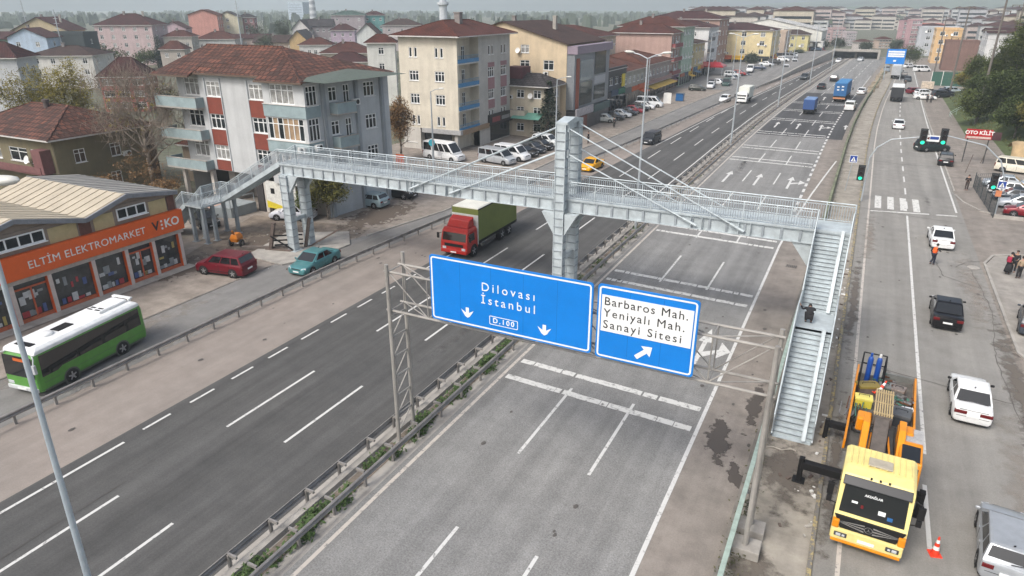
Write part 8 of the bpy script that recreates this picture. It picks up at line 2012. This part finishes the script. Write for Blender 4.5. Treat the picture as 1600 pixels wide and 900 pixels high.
    jk = ['ch','sp','pel','ls','le','lw','rs','re','rw']
    Jk = sub(jk, {'*':1.16,'pel':1.12,'ch':1.14,'lw':1.35,'rw':1.35}); skinmesh('jacket', Jk, [('ch','sp'),('sp','pel'),('ch','ls'),('ls','le'),('le','lw'),('ch','rs'),('rs','re'),('re','rw')], jacket, t)
    tk = ['pel','lh','lk','la','rh','rk','ra']; skinmesh('trousers', sub(tk, {'*':1.18,'la':1.5,'ra':1.5}), [('pel','lh'),('lh','lk'),('lk','la'),('pel','rh'),('rh','rk'),('rk','ra')], trousers, t)
    for s in 'lr':
        a, f = Vector(J[s+'a'][:3]), Vector(J[s+'f'][:3]); skinmesh('shoe', {'h': (a.x, a.y-.03, a.z-.05, .05), 'm': (*(a.lerp(f,.5)-Vector((0,0,.01))), .052), 'f': (f.x, f.y, f.z, .045)}, [('h','m'),('m','f')], mat('shoe_dark', (.05,.05,.055), .6) if pose != 'walk' else WHITE, t, 1)
    h2 = J['hd2']; q = MB(); d = Vector(J['hd3'][:3])-Vector(J['hd'][:3]); d.normalize()
    rings = []; c = Vector(h2[:3])+Vector((0,-.02,.015))
    for i in range(7):
        ph = -.55+(pi/2+.5)*i/6; rr_ = .098*cos(ph)+.002; zz = .115*sin(ph); rings.append([(c.x+rr_*cos(g_), c.y+rr_*sin(g_)*1.1-(.02 if ph < .2 else 0)*(sin(g_) > 0), c.z+zz+(.05 if (sin(g_) > .2 and ph < .1) else 0)) for g_ in [2*pi*j/14 for j in range(14)]])
    q.loft(rings); q.build('hair', hair, t, smooth=True)
    q = MB()                                         # face: nose, eyes, mouth, ears
    c = Vector(h2[:3]); q.cbox((c.x, c.y+.088, c.z-.01), (.02,.03,.035), 0)
    for s in (-1,1): q.cbox((c.x+s*.032, c.y+.078, c.z+.012), (.022,.012,.010), 1); q.cbox((c.x+s*.085, c.y+.0, c.z-.005), (.014,.035,.055), 0)
    q.cbox((c.x, c.y+.078, c.z-.05), (.04,.01,.010), 2); q.build('face', [SKIN, HAIR, mat('lips', (.28,.10,.09), .6)], t)
    if vest:
        V = {k: (*J[k][:3], J[k][3]*1.45) for k in ('ch','sp','pel')}; V['ls'] = (*Vector(J['ch'][:3]).lerp(Vector(J['ls'][:3]),.8), .09); V['rs'] = (*Vector(J['ch'][:3]).lerp(Vector(J['rs'][:3]),.8), .09)
        skinmesh('vest', V, [('ch','sp'),('sp','pel'),('ch','ls'),('ch','rs')], vest, t)
    if bag: q = MB(); c = Vector(J['ch'][:3]); q.box(c.x-.15,c.x+.15,c.y-.32,c.y-.15,c.z-.34,c.z+.08); q.build('backpack', bag, t, bevel=.05)
    if long_coat: q = MB(); q.lathe([(.17,1.0),(.24,.55),(.27,.22)], 16); q.build('coat_skirt', jacket, t, smooth=True)
    return t
CL = lambda n, c: mat('cloth_'+n, c, .9, 0, var=.15, scale=4)
person('worker in an orange vest leaning forward behind the white sedan', 6.75, 60.5, radians(-35), CL('black', (.02,.02,.023)), CL('navy', (.02,.024,.04)), 'lean', vest=CL('vest_orange', (.85,.12,.02)))
G_P = 'people waiting on the right pavement'
person('woman in a long dark coat carrying a crimson backpack on the right pavement', 11.75, 60.6, radians(-30), CL('black', (.02,.02,.023)), CL('black', (.02,.02,.023)), bag=CL('crimson', (.36,.02,.06)), group=G_P, long_coat=True, z=.05)
person('person in a black jacket standing between the backpack and the tan coat', 12.2, 61.3, radians(160), CL('black', (.02,.02,.023)), CL('charcoal', (.03,.03,.033)), group=G_P, z=.05)
person('person in a tan coat with their back to us at the right picture edge', 12.35, 59.9, radians(20), CL('tan', (.36,.27,.18)), CL('black', (.02,.02,.023)), group=G_P, z=.05)
person('man in dark clothes walking beside the mesh fence', 11.45, 89.5, radians(170), CL('black', (.02,.02,.023)), CL('brown', (.06,.045,.04)), 'phone')
person('person in black crouching on the stair landing with one hand on the rail', -.80, 35.6, radians(5), CL('black', (.02,.02,.023)), CL('black', (.02,.02,.023)), 'crouch', z=3.8)
x, y = at(919, 224); person('person in black walking on the forecourt seen just right of the pylon head', x, y, radians(90), CL('black', (.02,.02,.023)), CL('black', (.02,.02,.023)), 'stand')
x, y = at(1448, 160); person('pedestrian in black in front of the broadside white sedan', x, y, 0, CL('black', (.02,.02,.023)), CL('charcoal', (.03,.03,.033)))
x, y = at(1454, 161); person('pedestrian in grey beside the one in black in front of the broadside white sedan', x, y, 0, CL('grey', (.20,.20,.22)), CL('charcoal', (.03,.03,.033)))
x, y = at(1412, 136); person('man in dark clothes standing beside the canvas lorry', x+.2, y, 0, CL('black', (.02,.02,.023)), CL('charcoal', (.03,.03,.033)))
x, y = at(968, 200); person('person in dark clothes standing by the parked cars before the dark shop row', x-1.0, y, 0, CL('black', (.02,.02,.023)), CL('black', (.02,.02,.023)))
